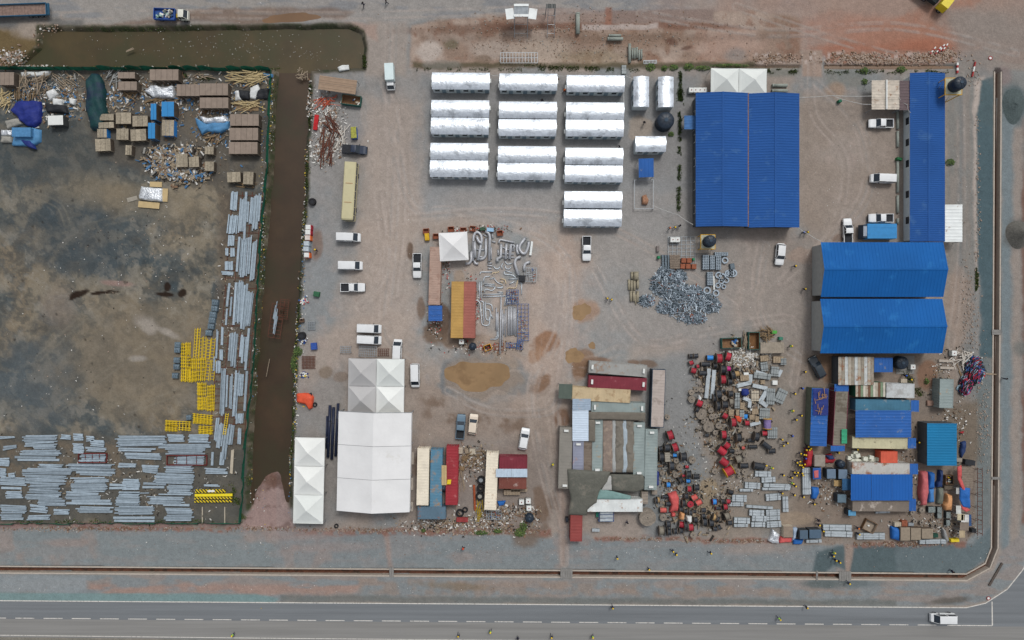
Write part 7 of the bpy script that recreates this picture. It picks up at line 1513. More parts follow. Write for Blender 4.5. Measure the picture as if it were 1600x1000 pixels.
mbx(1499, 719, 9, 6, .9, 0, M('grey_box2', (140, 132, 120)), 'wooden_crate', 'grey crate above the brown slatted roof, left', 'crate'); mbx(1516, 723, 16, 8, 1.0, -8, darkin, 'dark_stack', 'dark stack above the brown slatted roof', 'stack')
canopy('roof', 'rumpled blue tarpaulin topped part of the olive walled cabin', 'roof', (1270.5, 607, 1294, 649), 3.1, t_bl, 'x', 6, posts=False)
t_ = thing('plank_scatter', 'orange tan planks scattered on the rumpled blue tarpaulin roof', 'planks', *W(1282, 628, 3.2))
for i in range(16): part('plank', MB().box(rnd.uniform(-1.2, 1.1), rnd.uniform(-2.4, 2.4), 3.2 + i * .012, rnd.uniform(.8, 1.7), .12, .05, rnd.choice([0, 1.5]) + rnd.uniform(-.3, .3)), M('plank_orange', (150, 116, 84)), t_)
canopy('panel', 'bright green sheet on the lower end of the maroon sided cabin', 'sheet', (1315, 670.5, 1323.5, 693), 3.0, M('sheet_green', (56, 146, 110)), 'x', 1, posts=False)
mbx(1349 + 63.5, 595, 10, 6, .7, 0, tanm, 'pallet', 'small tan pallet above the white container', 'pallet', slats=4)
mbx(1455, 630, 12, 8, .5, 0, M('pallet_pinkish', (150, 122, 108)), 'pallet', 'tan pallet at the lower left of the lone grey cabin', 'pallet', slats=5)
for x, y, lb in [(1468, 564, 'upper'), (1470, 575, 'lower')]: mbx(x + 10, y, 22, 4, .4, -3, concrete, 'concrete_post', f'{lb} concrete post lying beside the tangled cable heap', 'concrete post')
# ---------------------------------------------------------------- north west junk
crm = M('crate_top', (140, 126, 114), .9, var=.12, scale=1, fine=.08, rndv=.05); crs = M('crate_side', (84, 74, 64), .9, var=.2)
def bigcrate(x0, y0, x1, y1, lb, n=5, h=1.9, ang=0, top=crm, side=crs, gr='long plank topped crates in the storage corner'):
    cx, cy, w, d = rect(x0, y0, x1, y1, h); t_ = thing('shipping_crate', lb, 'crate', cx, cy, R(ang), 0, gr)
    part('side', MB().box(0, 0, 0, w - .06, d - .06, h), side, t_)
    for i in range(n): part('lid_panel', MB().box(-w / 2 + w * (i + .5) / n, 0, h, w / n - .05, d, .06 + .015 * (i % 2)), top, t_)
    for i in range(n + 1):
        for s in (-1, 1): part('batten', MB().box(-w / 2 + .1 + (w - .2) * i / n, s * (d / 2), 0, .12, .06, h - .02), top, t_)
    return t_
for b_, lb in [((234, 108.5, 279, 125.5), 'right at the green fence'), ((276, 132, 312, 150), 'left one touching the long crate, second row'), ((312, 130.5, 356.5, 149), 'right one of the second row'), ((312, 152.5, 357, 169), 'with a leaning stick below the second row'), ((359.5, 178.5, 404.5, 196.5), 'top of the right hand column'), ((358.5, 200, 403.5, 219), 'second of the right hand column'), ((357.5, 222, 402.5, 240.5), 'third of the right hand column'), ((184, 113, 211, 122.5), 'small dark one, upper of two by the green tarpaulin'), ((185, 127.5, 214, 141), 'small dark one, lower of two by the green tarpaulin'), ((0, 113, 22, 133), 'cut by the left edge')]:
    bigcrate(*b_, 'plank topped crate, ' + lb, 5 if b_[2] - b_[0] > 30 else 3)
crl = M('crate_light', (150, 140, 122), .9, var=.3, scale=3, rndv=.16)
for b_, lb in [((181, 176, 205, 193.5), 'upper left of the six pale ones'), ((207, 181, 231, 197.5), 'upper right of the six pale ones'), ((156, 178, 178, 188), 'grey one beside the dark green tarpaulin, upper'), ((154, 191, 178, 200), 'grey one beside the dark green tarpaulin, lower'), ((182, 201, 201, 218.5), 'middle of the six pale ones'), ((204, 202, 228.5, 220), 'with two open bays'), ((152, 201.5, 167, 215), 'with pale blue edge'), ((149, 217, 173, 236), 'lowest left one'), ((196, 227, 206, 242), 'narrow pale one alone'), ((320, 229, 334, 241), 'small grey one right of the rubbish heap top'), ((320, 252.5, 334.5, 267), 'small grey one with a white dot'), ((355, 269, 376, 284.5), 'left of two above the steel racks'), ((380, 268.5, 396, 288), 'right of two above the steel racks, with yellow bits'), ((253, 187.5, 272, 212), 'with blue sides below the blue crate'), ((275, 241, 293.5, 261), 'left of two on the rubbish heap'), ((295, 245, 311, 261), 'right of two on the rubbish heap')]:
    bigcrate(*b_, 'small slatted crate, ' + lb, 3, 1.4, rnd.uniform(-3, 3), crl, crs if 'blue' not in lb else bluc, 'small slatted crates in the storage corner')
bsk = M('crate_blue', (50, 128, 184), .55, var=.06)
for b_, lb in [((252.5, 159, 272, 182), 'widest blue topped crate'), ((235.5, 162, 244.5, 187), 'upper narrow blue topped crate'), ((231.5, 192, 242.5, 216.5), 'lower narrow blue topped crate with a grey panel')]:
    bigcrate(*b_, lb + ' in the storage corner', 2, 2.2, 0, bsk, crs, 'blue topped crates')
D('tarpaulin', 'large dark green tarpaulin heap hanging over goods near the fence', 'tarpaulin', [(140, 112), (149, 114), (155, 125), (159, 140), (158, 158), (162, 175), (157, 188), (152, 200), (138, 199), (135, 180), (131, 165), (132, 140), (131, 122)], 1.8, t_dg, 0, .18)
D('tarpaulin', 'rumpled royal blue tarpaulin over crates at the left', 'tarpaulin', [(20, 160), (34, 156), (58, 157), (60, 172), (58, 188), (50, 197), (38, 194), (30, 188), (22, 178), (15, 172)], 1.3, tarpm('royal', (30, 44, 118)), 0, .25)
canopy('stall_roof', 'sky blue ribbed cover on a crate with a blue cloth below', 'cover', (18.5, 199, 48, 213.5), 1.8, t_lb, 'x', .28, walls=t_lb)
D('tarpaulin', 'sky blue tarpaulin skirt around the ribbed cover', 'tarpaulin', [(47, 199), (60, 202), (60, 220), (48, 227), (17, 226), (19, 214), (47, 213)], .9, t_lb, 0, .12)
D('tarpaulin', 'dark blue cloth with yellow flecks below the ribbed cover', 'tarpaulin', [(30, 217), (45, 219), (50, 225), (53, 232), (44, 230), (36, 225)], .9, t_bl, .2, .12)
mbx(86.5, 188, 24, 15, 1.9, 2, M('freezer_side', (60, 62, 62)), 'white_lidded_box', 'white topped box alone at the left of the dark green tarpaulin', 'box', whitep)
D('foil_sheet', 'knotted silver foil over a crate below the fence crate', 'foil', [(225, 141), (233, 132), (250, 134), (268, 133), (270, 142), (268, 151), (252, 152), (236, 150)], 1.3, foilw, 0, .28)
D('tarpaulin', 'light blue tarpaulin half off the silver foil bundle', 'tarpaulin', [(303, 183), (316, 192), (340, 191), (356, 188), (354, 200), (342, 206), (322, 204), (314, 209), (308, 198)], 1.2, t_lb, 0, .2)
D('foil_sheet', 'silver foil bundle above the light blue tarpaulin', 'foil', [(310, 181), (322, 183), (338, 182), (350, 180), (356, 188), (340, 192), (318, 192)], 1.5, foilw, 0, .28)
D('foil_sheet', 'flat silver foil sheet between cardboard flaps', 'foil', [(216, 298), (220, 291), (251, 294), (251, 314), (232, 313), (216, 310)], 1.0, foilw, 0, .15)
cbd = M('cardboard', (186, 164, 122), .9, var=.08)
for x0, y0, x1, y1, a, lb in [(234, 284, 253, 292, -2, 'above'), (252, 294.5, 262, 315, -3, 'right of'), (216, 315.5, 249, 325, -5, 'below')]:
    cx, cy, w, d = rect(x0, y0, x1, y1, .3); solo('cardboard_flap', MB().box(0, 0, .25, w, d, .05).box(0, 0, 0, w * .8, d * .7, .25), cbd, f'tan board panel {lb} the flat silver foil sheet', 'board', cx, cy, R(a))
solo('grey_board', MB().box(0, 0, 0, 2.2, .9, .12), M('crate_grey', (0, 0, 0)), 'grey plank board left of the flat silver foil sheet', 'board', *W(207, 311), R(15))
for pts, m_, lb in [([(366, 142), (373, 141), (376, 155), (366, 156)], t_wh, 'white plastic at the left of the black sheets'), ([(370, 140), (388, 141), (388, 154), (372, 154)], t_bk, 'left black sheet near the yellow timber'), ([(390, 136), (402, 131), (405, 140), (398, 154), (390, 152)], t_wh, 'white plastic in the middle of the black sheets'), ([(400, 138), (419, 138), (419, 153), (400, 155)], t_bk, 'right black sheet near the yellow timber'), ([(30, 112), (76, 110), (70, 118), (34, 119)], t_wh, 'dirty white plastic along the fence at the left'), ([(6, 188), (26, 184), (34, 192), (10, 200)], tarpm('greyish', (150, 148, 140)), 'greyish sheet left of the blue tarpaulin'), ([(410, 113), (425, 115), (424, 120), (412, 118)], t_lb, 'light blue sheet at the fence corner'), ([(70, 143), (82, 138), (88, 146), (76, 156)], t_wh, 'striped white sheet above the black heap, upper'), ([(80, 152), (97, 155), (94, 165), (82, 164)], t_wh, 'striped white sheet above the black heap, lower'), ([(68, 160), (100, 164), (104, 176), (72, 174)], t_bk, 'black heap left of the dark brown hole'), ([(106, 152), (117, 154), (114, 163), (107, 161)], t_wh, 'white plastic right of the striped sheets'), ([(0, 202), (17, 203), (17, 211), (0, 211)], foilw, 'silver foil cut by the left edge'), ([(0, 212), (16, 213), (16, 222), (0, 222)], tarpm('greyish', (0, 0, 0)), 'grey sheet cut by the left edge')]:
    D('plastic_sheet', lb, 'plastic sheet', pts, .8, m_, 0, .18)
def planks(px, py, wpx, hpx, n, L0, L1, ang, spread, mat, lb, z=0.0, wid=.14):
    t_ = thing('plank_pile', lb, 'planks', *W(px, py))
    for i in range(n):
        L_ = rnd.uniform(L0, L1); part('plank', MB().box(0, 0, 0, L_, wid * rnd.uniform(.7, 1.5), .06), mat, t_, loc=(rnd.uniform(-.5, .5) * wpx / S, rnd.uniform(-.5, .5) * hpx / S, z + .03 + i * .035), rz=R(ang + rnd.uniform(-spread, spread)))
wlt = M('wood_pale', (180, 162, 122), .9, var=.2, scale=3, rndv=.12); wgr = M('wood_grey', (140, 126, 108), .9, var=.25, scale=3, rndv=.15); wbr = M('wood_brown', (126, 106, 80), .9, var=.2, scale=3, rndv=.12)
planks(57, 131, 42, 24, 44, 1.5, 3.6, 60, 60, wgr, 'thick spread of grey brown planks at the upper left of the yard')
planks(43, 149, 38, 9, 24, 1.0, 1.8, 85, 10, wbr, 'row of short brown boards above the royal blue tarpaulin')
planks(8, 160, 18, 28, 24, 1.2, 3.0, 60, 50, wlt, 'pale timber pieces at the left edge')
planks(386, 122, 46, 16, 34, 2.5, 6, 5, 22, wlt, 'long pale timber lengths along the fence corner')
planks(405, 124, 20, 14, 12, 1.5, 3, 60, 50, wlt, 'crossed pale timber at the fence corner')
planks(385, 165, 36, 12, 16, 2, 5, 0, 30, wlt, 'pale timber truss lying below the black sheets'); solo('ochre_sheet', MB().box(0, 0, 0, 5, 2.0, .12), wbr, 'ochre panel under the pale timber truss', 'panel', *W(386, 166))
planks(203, 148, 22, 12, 22, 1.0, 2.4, 10, 50, wbr, 'brown splintered boards in the storage corner centre')
planks(105, 125, 36, 20, 12, 1.5, 4.5, -40, 12, wgr, 'long thin poles lying aslant left of the dark green tarpaulin')
planks(180, 120, 20, 24, 16, 1, 3.5, 50, 50, M('metal_strips', (150, 152, 150), .5), 'metal and timber strips beside the dark green tarpaulin')
planks(255, 157, 40, 5, 14, 2, 4, 14, 10, wbr, 'slanting tan boards below the silver foil')
planks(335, 172, 40, 9, 18, .8, 1.8, 85, 12, M('wood_dark', (100, 78, 52), .9, var=.2), 'dark brown boards below the crate with a leaning stick')
planks(332, 214, 30, 16, 16, 1.0, 3.0, 40, 50, wbr, 'tan boards below the light blue tarpaulin')
planks(385, 290, 28, 8, 12, 1, 2.4, -20, 40, wbr, 'splintered pieces above the steel racks')
planks(195, 200, 4, 4, 3, 1, 2, 60, 40, wlt, 'few sticks among the pale crates'); planks(315, 120, 40, 10, 8, 1, 2.6, 10, 40, wgr, 'scattered grey sticks along the fence')
planks(540 - 30, 160, 26, 14, 14, 1.5, 3.5, 30, 40, M('paint_red_wood', (178, 84, 60)), 'orange red and white bars in the canal side junk')
planks(520, 195, 18, 26, 22, 1.5, 4, -60, 30, M('rusty_bars', (92, 56, 44), .9, var=.3), 'rusty steel bars in the canal side junk, upper')
planks(512, 232, 24, 40, 26, 2, 5, 78, 20, M('rusty_bars', (0, 0, 0)), 'rusty steel bars in the canal side junk, lower')
planks(530, 215, 22, 30, 16, 1, 3, 80, 40, M('white_bars', (190, 184, 174)), 'pale strips in the canal side junk')
planks(548 + 596, 528, 6, 6, 2, 1, 1.5, 30, 30, wgr, 'stray sticks beside the skips'); planks(1165, 532, 8, 20, 26, 1, 2.4, 80, 30, wgr, 'heap of branches between the two skips'); planks(1197, 522, 18, 16, 34, 1, 2.4, -30, 60, wbr, 'heap of branches above the slatted trailer')
planks(700 + 40, 715, 34, 22, 26, .8, 2, 20, 70, wbr, 'broken pallets right of the red container'); planks(722, 750, 14, 30, 10, 1.5, 4, 90, 12, wgr, 'long thin planks lying upright right of the red container')
planks(1500, 560, 26, 20, 26, 1, 3, 40, 70, M('white_bars', (0, 0, 0)), 'tangle of bars above the tangled cable heap'); planks(1505, 590, 10, 40, 5, 2, 4, -60, 20, wbr, 'loose brown bars beside the cable heap'); planks(1546, 583, 12, 5, 3, 1.2, 1.8, 2, 6, wgr, 'three short bars at the drain edge')
planks(430, 492, 2, 2, 2, 5.5, 6, 82, 2, beamm, 'grey steel section lying in the canal'); planks(418, 575, 2, 2, 1, 3.8, 4, 80, 1, wgr, 'thin pole floating in the canal'); planks(472, 115, 22, 18, 16, .6, 2, 30, 70, wgr, 'sticks and litter in the canal bend')
planks(203, 78, 2, 2, 2, 1.4, 2, 25, 4, wgr, 'pale stick floating in the pond')
for x0, y0, x1, y1, a, lb in [(422, 475, 441, 528, -8, 'left'), (437, 468, 450, 498, -6, 'right')]:
    steelrack(x0, y0, x1, y1, lb + ' rusty ladder rack standing in the canal with steel sections on it', rackm, 2, 9, 1.0, a)
planks(433, 502, 3, 30, 8, 2, 5, 82, 3, beamm, 'grey sections lying on the canal rack', 1.0)
# misc left side
solo('red_beam', MB().box(0, 0, 0, 3.2, .85, .5), M('beam_red', (176, 36, 40)), 'bright red steel box beam in the canal side junk', 'beam', *W(494.5, 192), R(83))
D('plastic_sheet', 'crumpled white sheet at the pond edge', 'plastic sheet', [(527, 105), (535, 101), (544, 101), (545, 108), (530, 111)], .4, t_wh, 0, .15)
t_ = mbx(552.5, 207, 9, 18, 1.1, 3, M('cart_blue', (36, 84, 160)), 'blue_cart', 'blue handcart with yellow inside above the navy pickup', 'cart', M('cart_yellow', (150, 150, 70), var=.4, scale=3))
t_ = thing('covered_motorcycle', 'orange red tarpaulin over a machine with a wheel beside the canal', 'covered machine', *W(475, 627)); 
drape('', '', '', [(462, 616), (474, 615), (484, 616), (488, 622), (486, 638), (482, 640), (476, 632), (463, 629)], 1.2, t_or, 0, .12, parent=t_, pname='cover')
part('wheel', MB().ring(2.4, -.7, .1, .5, .25, .25, 16), tyre, t_); part('frame', MB().box(.8, .9, .0, 2.2, 1.2, .7, .4), darkin, t_)
for x, y, s_, c, lb in [(465 + 30, 541, 1, (40, 70, 150), '')]: pass
navp = M('pipe_navy', (30, 38, 60), .4, var=.2)
for x0, y0, x1, y1, r_, lb in [(516.5, 633, 513, 714, .33, 'leftmost'), (522, 636, 519, 717, .33, 'middle'), (529, 630, 525, 712, .3, 'right'), (511.5, 650, 510, 700, .2, 'thin left')]:
    a, b_ = W(x0, y0), W(x1, y1); t_ = thing('black_pipe', f'long black blue pipe beside the marquee, {lb} of the bundle', 'pipe', a[0], a[1], 0, 0, 'black blue pipes beside the marquee')
    part('pipe', MB().cyl((0, 0, r_), (b_[0] - a[0], b_[1] - a[1], r_), r_, 12), navp, t_, True)
    for f in (.3, .72): part('collar', MB().cyl(((b_[0] - a[0]) * f, (b_[1] - a[1]) * f, r_), ((b_[0] - a[0]) * (f + .012), (b_[1] - a[1]) * (f + .012), r_), r_ * 1.12, 12), darkin, t_)
steelrack(472, 557, 492, 576, 'dark rusty mesh mat left of the grey tent', rackm, 9, 8, .25); steelrack(532, 541, 548, 551, 'small wire cage beside the minivans', steel, 5, 3, .8); steelrack(561, 541, 588, 557, 'wide silver wire cage bed above the grey tent', steel, 9, 4, .9, -3); steelrack(591, 545, 607, 556, 'reddish wire cage above the grey tent', rackm, 5, 3, .6)
steelrack(481, 503, 492, 515, 'small dark wire rack near the canal rubbish', steel, 4, 5, .4)
for x, y, w, d, c, lb in [(490, 541, 9, 11, (50, 80, 150), 'blue basket full of bottles near the mesh mat'), (471, 501, 7, 6, (90, 70, 56), 'brown round tub at the canal edge'), (471, 499, 4, 4, (180, 170, 160), 'white tub at the canal edge')]:
    mbx(x, y, w, d, .7, 5, M('tub_%d' % int(y + x), c, var=.3, scale=4), 'basket', lb, 'basket')
for x, y, rx, ry, lb, m_ in [(474, 532, 7, 6, 'blue and white bottle heap at the canal edge', 'bl'), (475, 470, 8, 6, 'colourful rag heap at the canal edge', 'rd'), (475, 586, 7, 6, 'blue and yellow rubbish heap at the canal edge', 'bl')]:
    t_ = thing('rubbish_heap', lb, 'rubbish', *W(x, y))
    for i in range(38): part('scrap_piece', MB().box(rnd.gauss(0, .4) * rx / S, rnd.gauss(0, .4) * ry / S, rnd.uniform(0, .3), rnd.uniform(.15, .4), rnd.uniform(.12, .3), .2, rnd.uniform(0, 3)), rnd.choice([t_bl if m_ == 'bl' else t_rd, whitep, yelm if i % 3 == 0 else t_az, whitep]), t_)
def tyrestack(px, py, dpx, lb, n=3, lid=None):
    r = dpx / S / 2; t_ = thing('tyre_stack', lb, 'tyres', *W(px, py, .8))
    for i in range(n):
        q = part('tyre', MB().ring(0, 0, i * .32, r, r * .55, .28, 20), tyre, t_, loc=(rnd.uniform(-.05, .05), rnd.uniform(-.05, .05), 0))
    if lid: part('lid', MB().cyl((0, 0, .1), (0, 0, .85), r * .6, 14), lid, t_)
for x, y, d_, lb, ld in [(751.5, 750, 12, 'upper tyre stack beside the cream container', steel), (751, 763, 12, 'middle tyre stack beside the cream container', None), (749.5, 775.5, 12, 'lower tyre stack with grey fill beside the cream container', M('fill', (150, 148, 138))), (487.5, 315, 11, 'tyre stack on the canal side beside the bus', darkin), (524.5, 823, 7, 'small tyre alone below the marquee', None), (471, 525 - 0.5, 12, 'dark round tub of the canal rubbish', darkin)]:
    tyrestack(x, y, d_, lb, 3 if d_ > 8 else 1, ld)
solo('rust_pipe', MB().cyl((0, -2.7, .25), (0, 2.7, .25), .25, 10), M('pipe_rust', (150, 76, 46), .8), 'rusty orange pipe lying upright left of the tyres', 'pipe', *W(741.5, 777), R(2))
planks(750, 797, 10, 22, 14, 2, 3.2, 80, 18, M('bars_yellow', (150, 128, 44)), 'yellow brown bars under the cream container end')
mbx(722, 812.5, 18, 7, .7, -2, M('gear_red', (140, 56, 56)), 'machine_part', 'red machine part below the upright red container', 'machine'); tyrestack(718, 803, 13, 'rusty coil below the upright red container', 1, None); tyrestack(726, 798, 9, 'smaller rusty coil below the upright red container', 1, None)
steelrack(760, 798, 783, 812, 'galvanised rack below the cream container end', steel, 6, 3, .8, 0, 12)
D('tarpaulin', 'small bright blue tarpaulin below the rusty container', 'tarpaulin', [(777, 784), (790, 783), (787, 790), (780, 791)], .6, t_az)
D('yellow_cloth', 'yellow cloth on the red container roof', 'cloth', [(699, 750), (705, 750), (704, 757), (698, 757)], .2, yelm, 2.7, .05)
canopy('roof', 'tan board bridging the blue and red containers', 'board', (690, 727, 698, 758), 2.75, cbd, 'y', 1, panels=2, posts=False)
mbx(719, 704, 8, 10, .7, 0, tanm, 'wooden_crate', 'tan box touching the top of the red container', 'crate', slats=3); mbx(729, 705, 6, 8, .6, 10, wgr, 'wooden_crate', 'grey open box right of the red container', 'crate'); mbx(738, 706, 9, 9, .6, 0, tanm, 'wooden_crate', 'pale square boards right of the grey open box', 'crate', slats=3); mbx(726, 716, 9, 7, .5, -5, wbr, 'pallet', 'brown pallet right of the red container', 'pallet', slats=4); mbx(722, 732, 8, 6, .5, -12, wbr, 'pallet', 'small brown pallet below the other pallet', 'pallet', slats=3)
for i, (x, y) in enumerate([(800, 769.5), (811, 766)]): mbx(x, y, 26, 8 if i == 0 else 5, 1.0, 0, M('crate_brown', (0, 0, 0)), 'timber_rack', 'timber rack below the rust brown container, ' + ('long' if i == 0 else 'short') + ' one', 'rack', wgr, slats=6)
for x0, y0, x1, y1, lb in [(641, 706, 647, 725, 'first'), (641, 746, 646, 765, 'second'), (641, 784, 646, 798, 'third')]:
    cx, cy, w, d = rect(x0, y0, x1, y1); solo('concrete_weight', MB().box(0, 0, 0, w, d, .5), concrete, f'{lb} pale concrete weight along the right side of the marquee, counted from the top', 'concrete weight', cx, cy)
# ---------------------------------------------------------------- scrap heap and neighbours
scr = M('scrap_steel', (146, 158, 168), .45, .35, var=.3, scale=4); scd = M('scrap_dark', (92, 104, 112), .5, .3, var=.3, scale=4)
mb = MB(); HP = [(1010, 470, 12, 8), (1032, 445, 16, 18), (1040, 425, 12, 10), (1058, 432, 14, 10), (1055, 470, 24, 18), (1075, 485, 30, 18), (1062, 455, 20, 14), (1100, 470, 22, 14), (1085, 497, 18, 8), (1110, 478, 16, 10), (1043, 480, 18, 10), (1085, 455, 12, 8)]
for i in range(2600):
    cx, cy, rx, ry = rnd.choice(HP); a = rnd.uniform(0, 6.28); q = math.sqrt(rnd.random()); px, py = cx + rx * q * math.cos(a), cy + ry * q * math.sin(a)
    x, y = W(px, py); z = max(0, 1.1 * (1 - q * q)) * rnd.uniform(.2, 1); mb.cm = 1 if rnd.random() < .42 else (2 if rnd.random() < .05 else 0)
    if rnd.random() < .12: mb.ring(x, y, z, rnd.uniform(.25, .5), rnd.uniform(.12, .22), .1, 8, T=Matrix.Rotation(rnd.uniform(0, 1.2), 4, 'X'))
    else: mb.box(x, y, z, rnd.uniform(.4, 1.5), rnd.uniform(.05, .17), .08, rnd.uniform(0, 3.14), rnd.uniform(-.35, .35))
struct('scrap_heap', mb, [scr, scd, rustb], kind='stuff', label='big tangled heap of grey scrap steel in the middle yard')
mb = MB(); 
for i in range(520):
    a = rnd.uniform(0, 6.28); q = math.sqrt(rnd.random()); big_ = rnd.random() < .68; px, py = (1522 + 14 * q * math.cos(a), 579 + 20 * q * math.sin(a)) if big_ else (1507 + 10 * q * math.cos(a), 603 + 13 * q * math.sin(a))
    x, y = W(px, py); mb.cm = rnd.choice([0, 0, 1, 2, 3, 4, 0]); z = .9 * (1 - q * q)
    mb.ring(x, y, z, rnd.uniform(.3, .75), rnd.uniform(.2, .28), .06, 10, T=Matrix.Rotation(rnd.uniform(0, .8), 4, 'X') @ Matrix.Rotation(rnd.uniform(0, .8), 4, 'Y'))
struct('cable_tangle', mb, [darkin, M('ct_blue', (52, 84, 140)), M('ct_pink', (160, 54, 92)), M('ct_red', (170, 48, 60)), M('ct_ice', (150, 176, 190))], kind='stuff', label='tangled heap of blue, black and pink cable by the drain')
steelrack(1044, 370, 1086, 411, 'grid of grey bars lying on the ground left of the low yellow stand', steel, 6, 7, .2)
for i, x in enumerate([1036, 1040.5, 1045]): mbx(x, 409, 3.2, 22, .6, 3, scd, 'dark_bars', f'dark bar stack, {["left","middle","right"][i]} of three above the scrap heap', 'bar stack', scd, slats=6)
mbx(1054, 409, 17, 22, .6, 0, M('mesh_brown', (120, 108, 96), var=.4, scale=4), 'mesh_stack', 'brownish stack of curly brackets above the scrap heap', 'stack', M('mesh_brown', (0, 0, 0)), slats=6)
for x, y, lb in [(1068.5, 407, 'upper left'), (1077, 407, 'upper right'), (1067, 416, 'lower left'), (1075.5, 416, 'lower middle'), (1084.5, 416.5, 'lower right')]:
    mbx(x, y, 7.6, 7.6, .8, rnd.uniform(-4, 4), rustb, 'rusty_box', f'rust brown square box, {lb} of five above the scrap heap', 'box', rustb)
def latt(x0, y0, x1, y1, nx_, ny_, lb):
    cx, cy, w, d = rect(x0, y0, x1, y1, .9); t_ = thing('grating_stack', lb, 'grating', cx, cy, 0, 0, 'grey grating stacks')
    part('core', MB().box(0, 0, 0, w, d, .75), scd, t_)
    for i in range(nx_): part('bar', MB().box(-w / 2 + w * (i + .5) / nx_, 0, .82, .1, d, .06), scr, t_)
    for j in range(ny_): part('bar', MB().box(0, -d / 2 + d * (j + .5) / ny_, .89, w, .1, .05), scr, t_)
latt(1098, 398, 1108, 421, 4, 9, 'left of the three grey grating stacks'); latt(1109.5, 399, 1117, 421, 3, 9, 'middle of the three grey grating stacks'); latt(1118.5, 400, 1127, 421.5, 3, 9, 'right of the three grey grating stacks'); latt(1117, 394, 1138, 400, 8, 2, 'flat grating lying above the grating stacks'); latt(1105, 425, 1114, 446, 3, 8, 'upright grating stack below the three'); latt(1071, 453, 1093, 459, 8, 2, 'flat grating lying at the heap edge')
mbx(1115.5, 442, 2.2, 22, .5, 2, whitep, 'white_post', 'thin white and rust post beside the upright grating', 'post')
for i, (x, y, r_) in enumerate([(1122, 430, 7), (1128, 433, 8), (1134, 438, 6), (1137, 427, 7), (1141, 427, 7.5), (1145, 427, 8), (1126, 440, 6), (1132, 407, 7), (1121, 446, 6), (1118, 458, 7), (1104, 454, 8), (1130, 448, 5)]):
    solo('steel_bend', MB().ring(0, 0, .1, r_ / S * .75, r_ / S * .45, .35, 16), scr, 'grey tray bend ring, ' + ['upper left of the ring pile', 'second of the ring pile', 'flat round at the ring pile foot', 'inner of the white crescents', 'middle of the white crescents', 'outer of the white crescents', 'small dark at the ring pile', 'pale crescent beside the grating stacks', 'left at the foot of the gratings', 'lower at the foot of the gratings', 'big pale at the heap edge', 'smallest at the right'][i], 'tray bend', *W(x, y))
mbx(1144.5, 416, 7, 9, .7, 10, scd, 'dark_box', 'small dark box at the upper right of the ring pile', 'box'); mbx(1028, 389, 4, 9, .6, 0, M('cabinet_grey', (120, 112, 108)), 'cabinet', 'small grey cabinet alone left of the bar grid', 'cabinet')
# concrete and grey pipes
def cpipe(x0, y0, x1, y1, dpx, lb, gr, mat=None):
    a, b_ = W(x0, y0), W(x1, y1); r = dpx / S / 2; t_ = thing('concrete_pipe', lb, 'concrete pipe', a[0], a[1], 0, 0, gr); v = Vector((b_[0] - a[0], b_[1] - a[1], 0)); u = v.normalized()
    part('barrel', MB().tube([(0, 0, r), tuple(v + Vector((0, 0, r)))], r, 14), mat or concgrn, t_, True); part('socket', MB().cyl(tuple(Vector((0, 0, r)) - u * .02), tuple(u * .25 + Vector((0, 0, r))), r * 1.1, 14), mat or concgrn, t_); part('bore', MB().cyl(tuple(Vector((0, 0, r)) - u * .03), tuple(Vector((0, 0, r)) - u * .02), r * .8, 14), darkin, t_)
cpp = M('pipe_beige', (150, 142, 122), .9, var=.12, rndv=.08)
for i, (x, y0, y1, d_) in enumerate([(987, 425, 436, 4), (993, 425, 437, 8), (982.5, 437, 453, 3.5), (986.5, 438, 455, 4), (991, 437, 454, 4), (996, 437, 451, 4), (985.5, 455, 471, 4), (990, 455, 471, 4), (996, 455, 472, 4), (993, 460, 476, 2.5)]):
    cpipe(x, y0, x, y1, d_, 'beige pipe, ' + ['upper left', 'upper right, the widest', 'second row, leftmost', 'second row, second', 'second row, third', 'second row, rightmost', 'bottom row, leftmost', 'bottom row, middle', 'bottom row, rightmost', 'bottom row, the thinnest and lowest'][i] + ' in the stack beside the scrap heap', 'beige pipe sections', cpp)
for b_, lb in [((951, 56.5, 970, 56.5, 4.2), 'upper of two across the muddy ground'), ((949, 61.8, 973, 61.8, 5), 'lower of two across the muddy ground'), ((983.5, 70, 983.5, 99, 4.4), 'longest upright in the muddy ground row'), ((988, 76, 988, 92, 3), 'second upright in the muddy ground row'), ((991.5, 76, 991.5, 92, 3), 'third upright in the muddy ground row'), ((995, 75, 995, 91, 3), 'fourth upright in the muddy ground row'), ((998.5, 79, 998.5, 94, 3), 'fifth upright in the muddy ground row'), ((1002, 78, 1002, 93, 3), 'last upright in the muddy ground row'), ((1205.5, 134.5, 1229, 134.5, 5), 'upper of two behind the large blue shed'), ((1205, 142.8, 1229, 142.8, 5), 'lower of two behind the large blue shed'), ((902.5, 22, 902.5, 54, 6.5), 'wide half pipe standing upright at the muddy ground top')]:
    cpipe(*b_, 'grey concrete pipe, ' + lb, 'grey concrete pipes')
for i, (y0, y1) in enumerate([(173, 202), (206, 230), (252, 301 - 0), (306, 333), (342, 350)]): cpipe(1401.5, y0, 1401.5, y1, 4, f'pale pipe kerb along the car park, {["first","second","third","fourth","last"][i]} from the top', 'pipe kerbs of the car park')
steelrack(1006, 94, 1026, 99, 'short grey ladder lying beside the bushes at the top', steel, 9, 1, .15, 2)
mbx(975, 108.5, 7, 14, .5, 0, galvd, 'metal_bench', 'small grey metal board at the top of the third cabin column', 'board', slats=3)
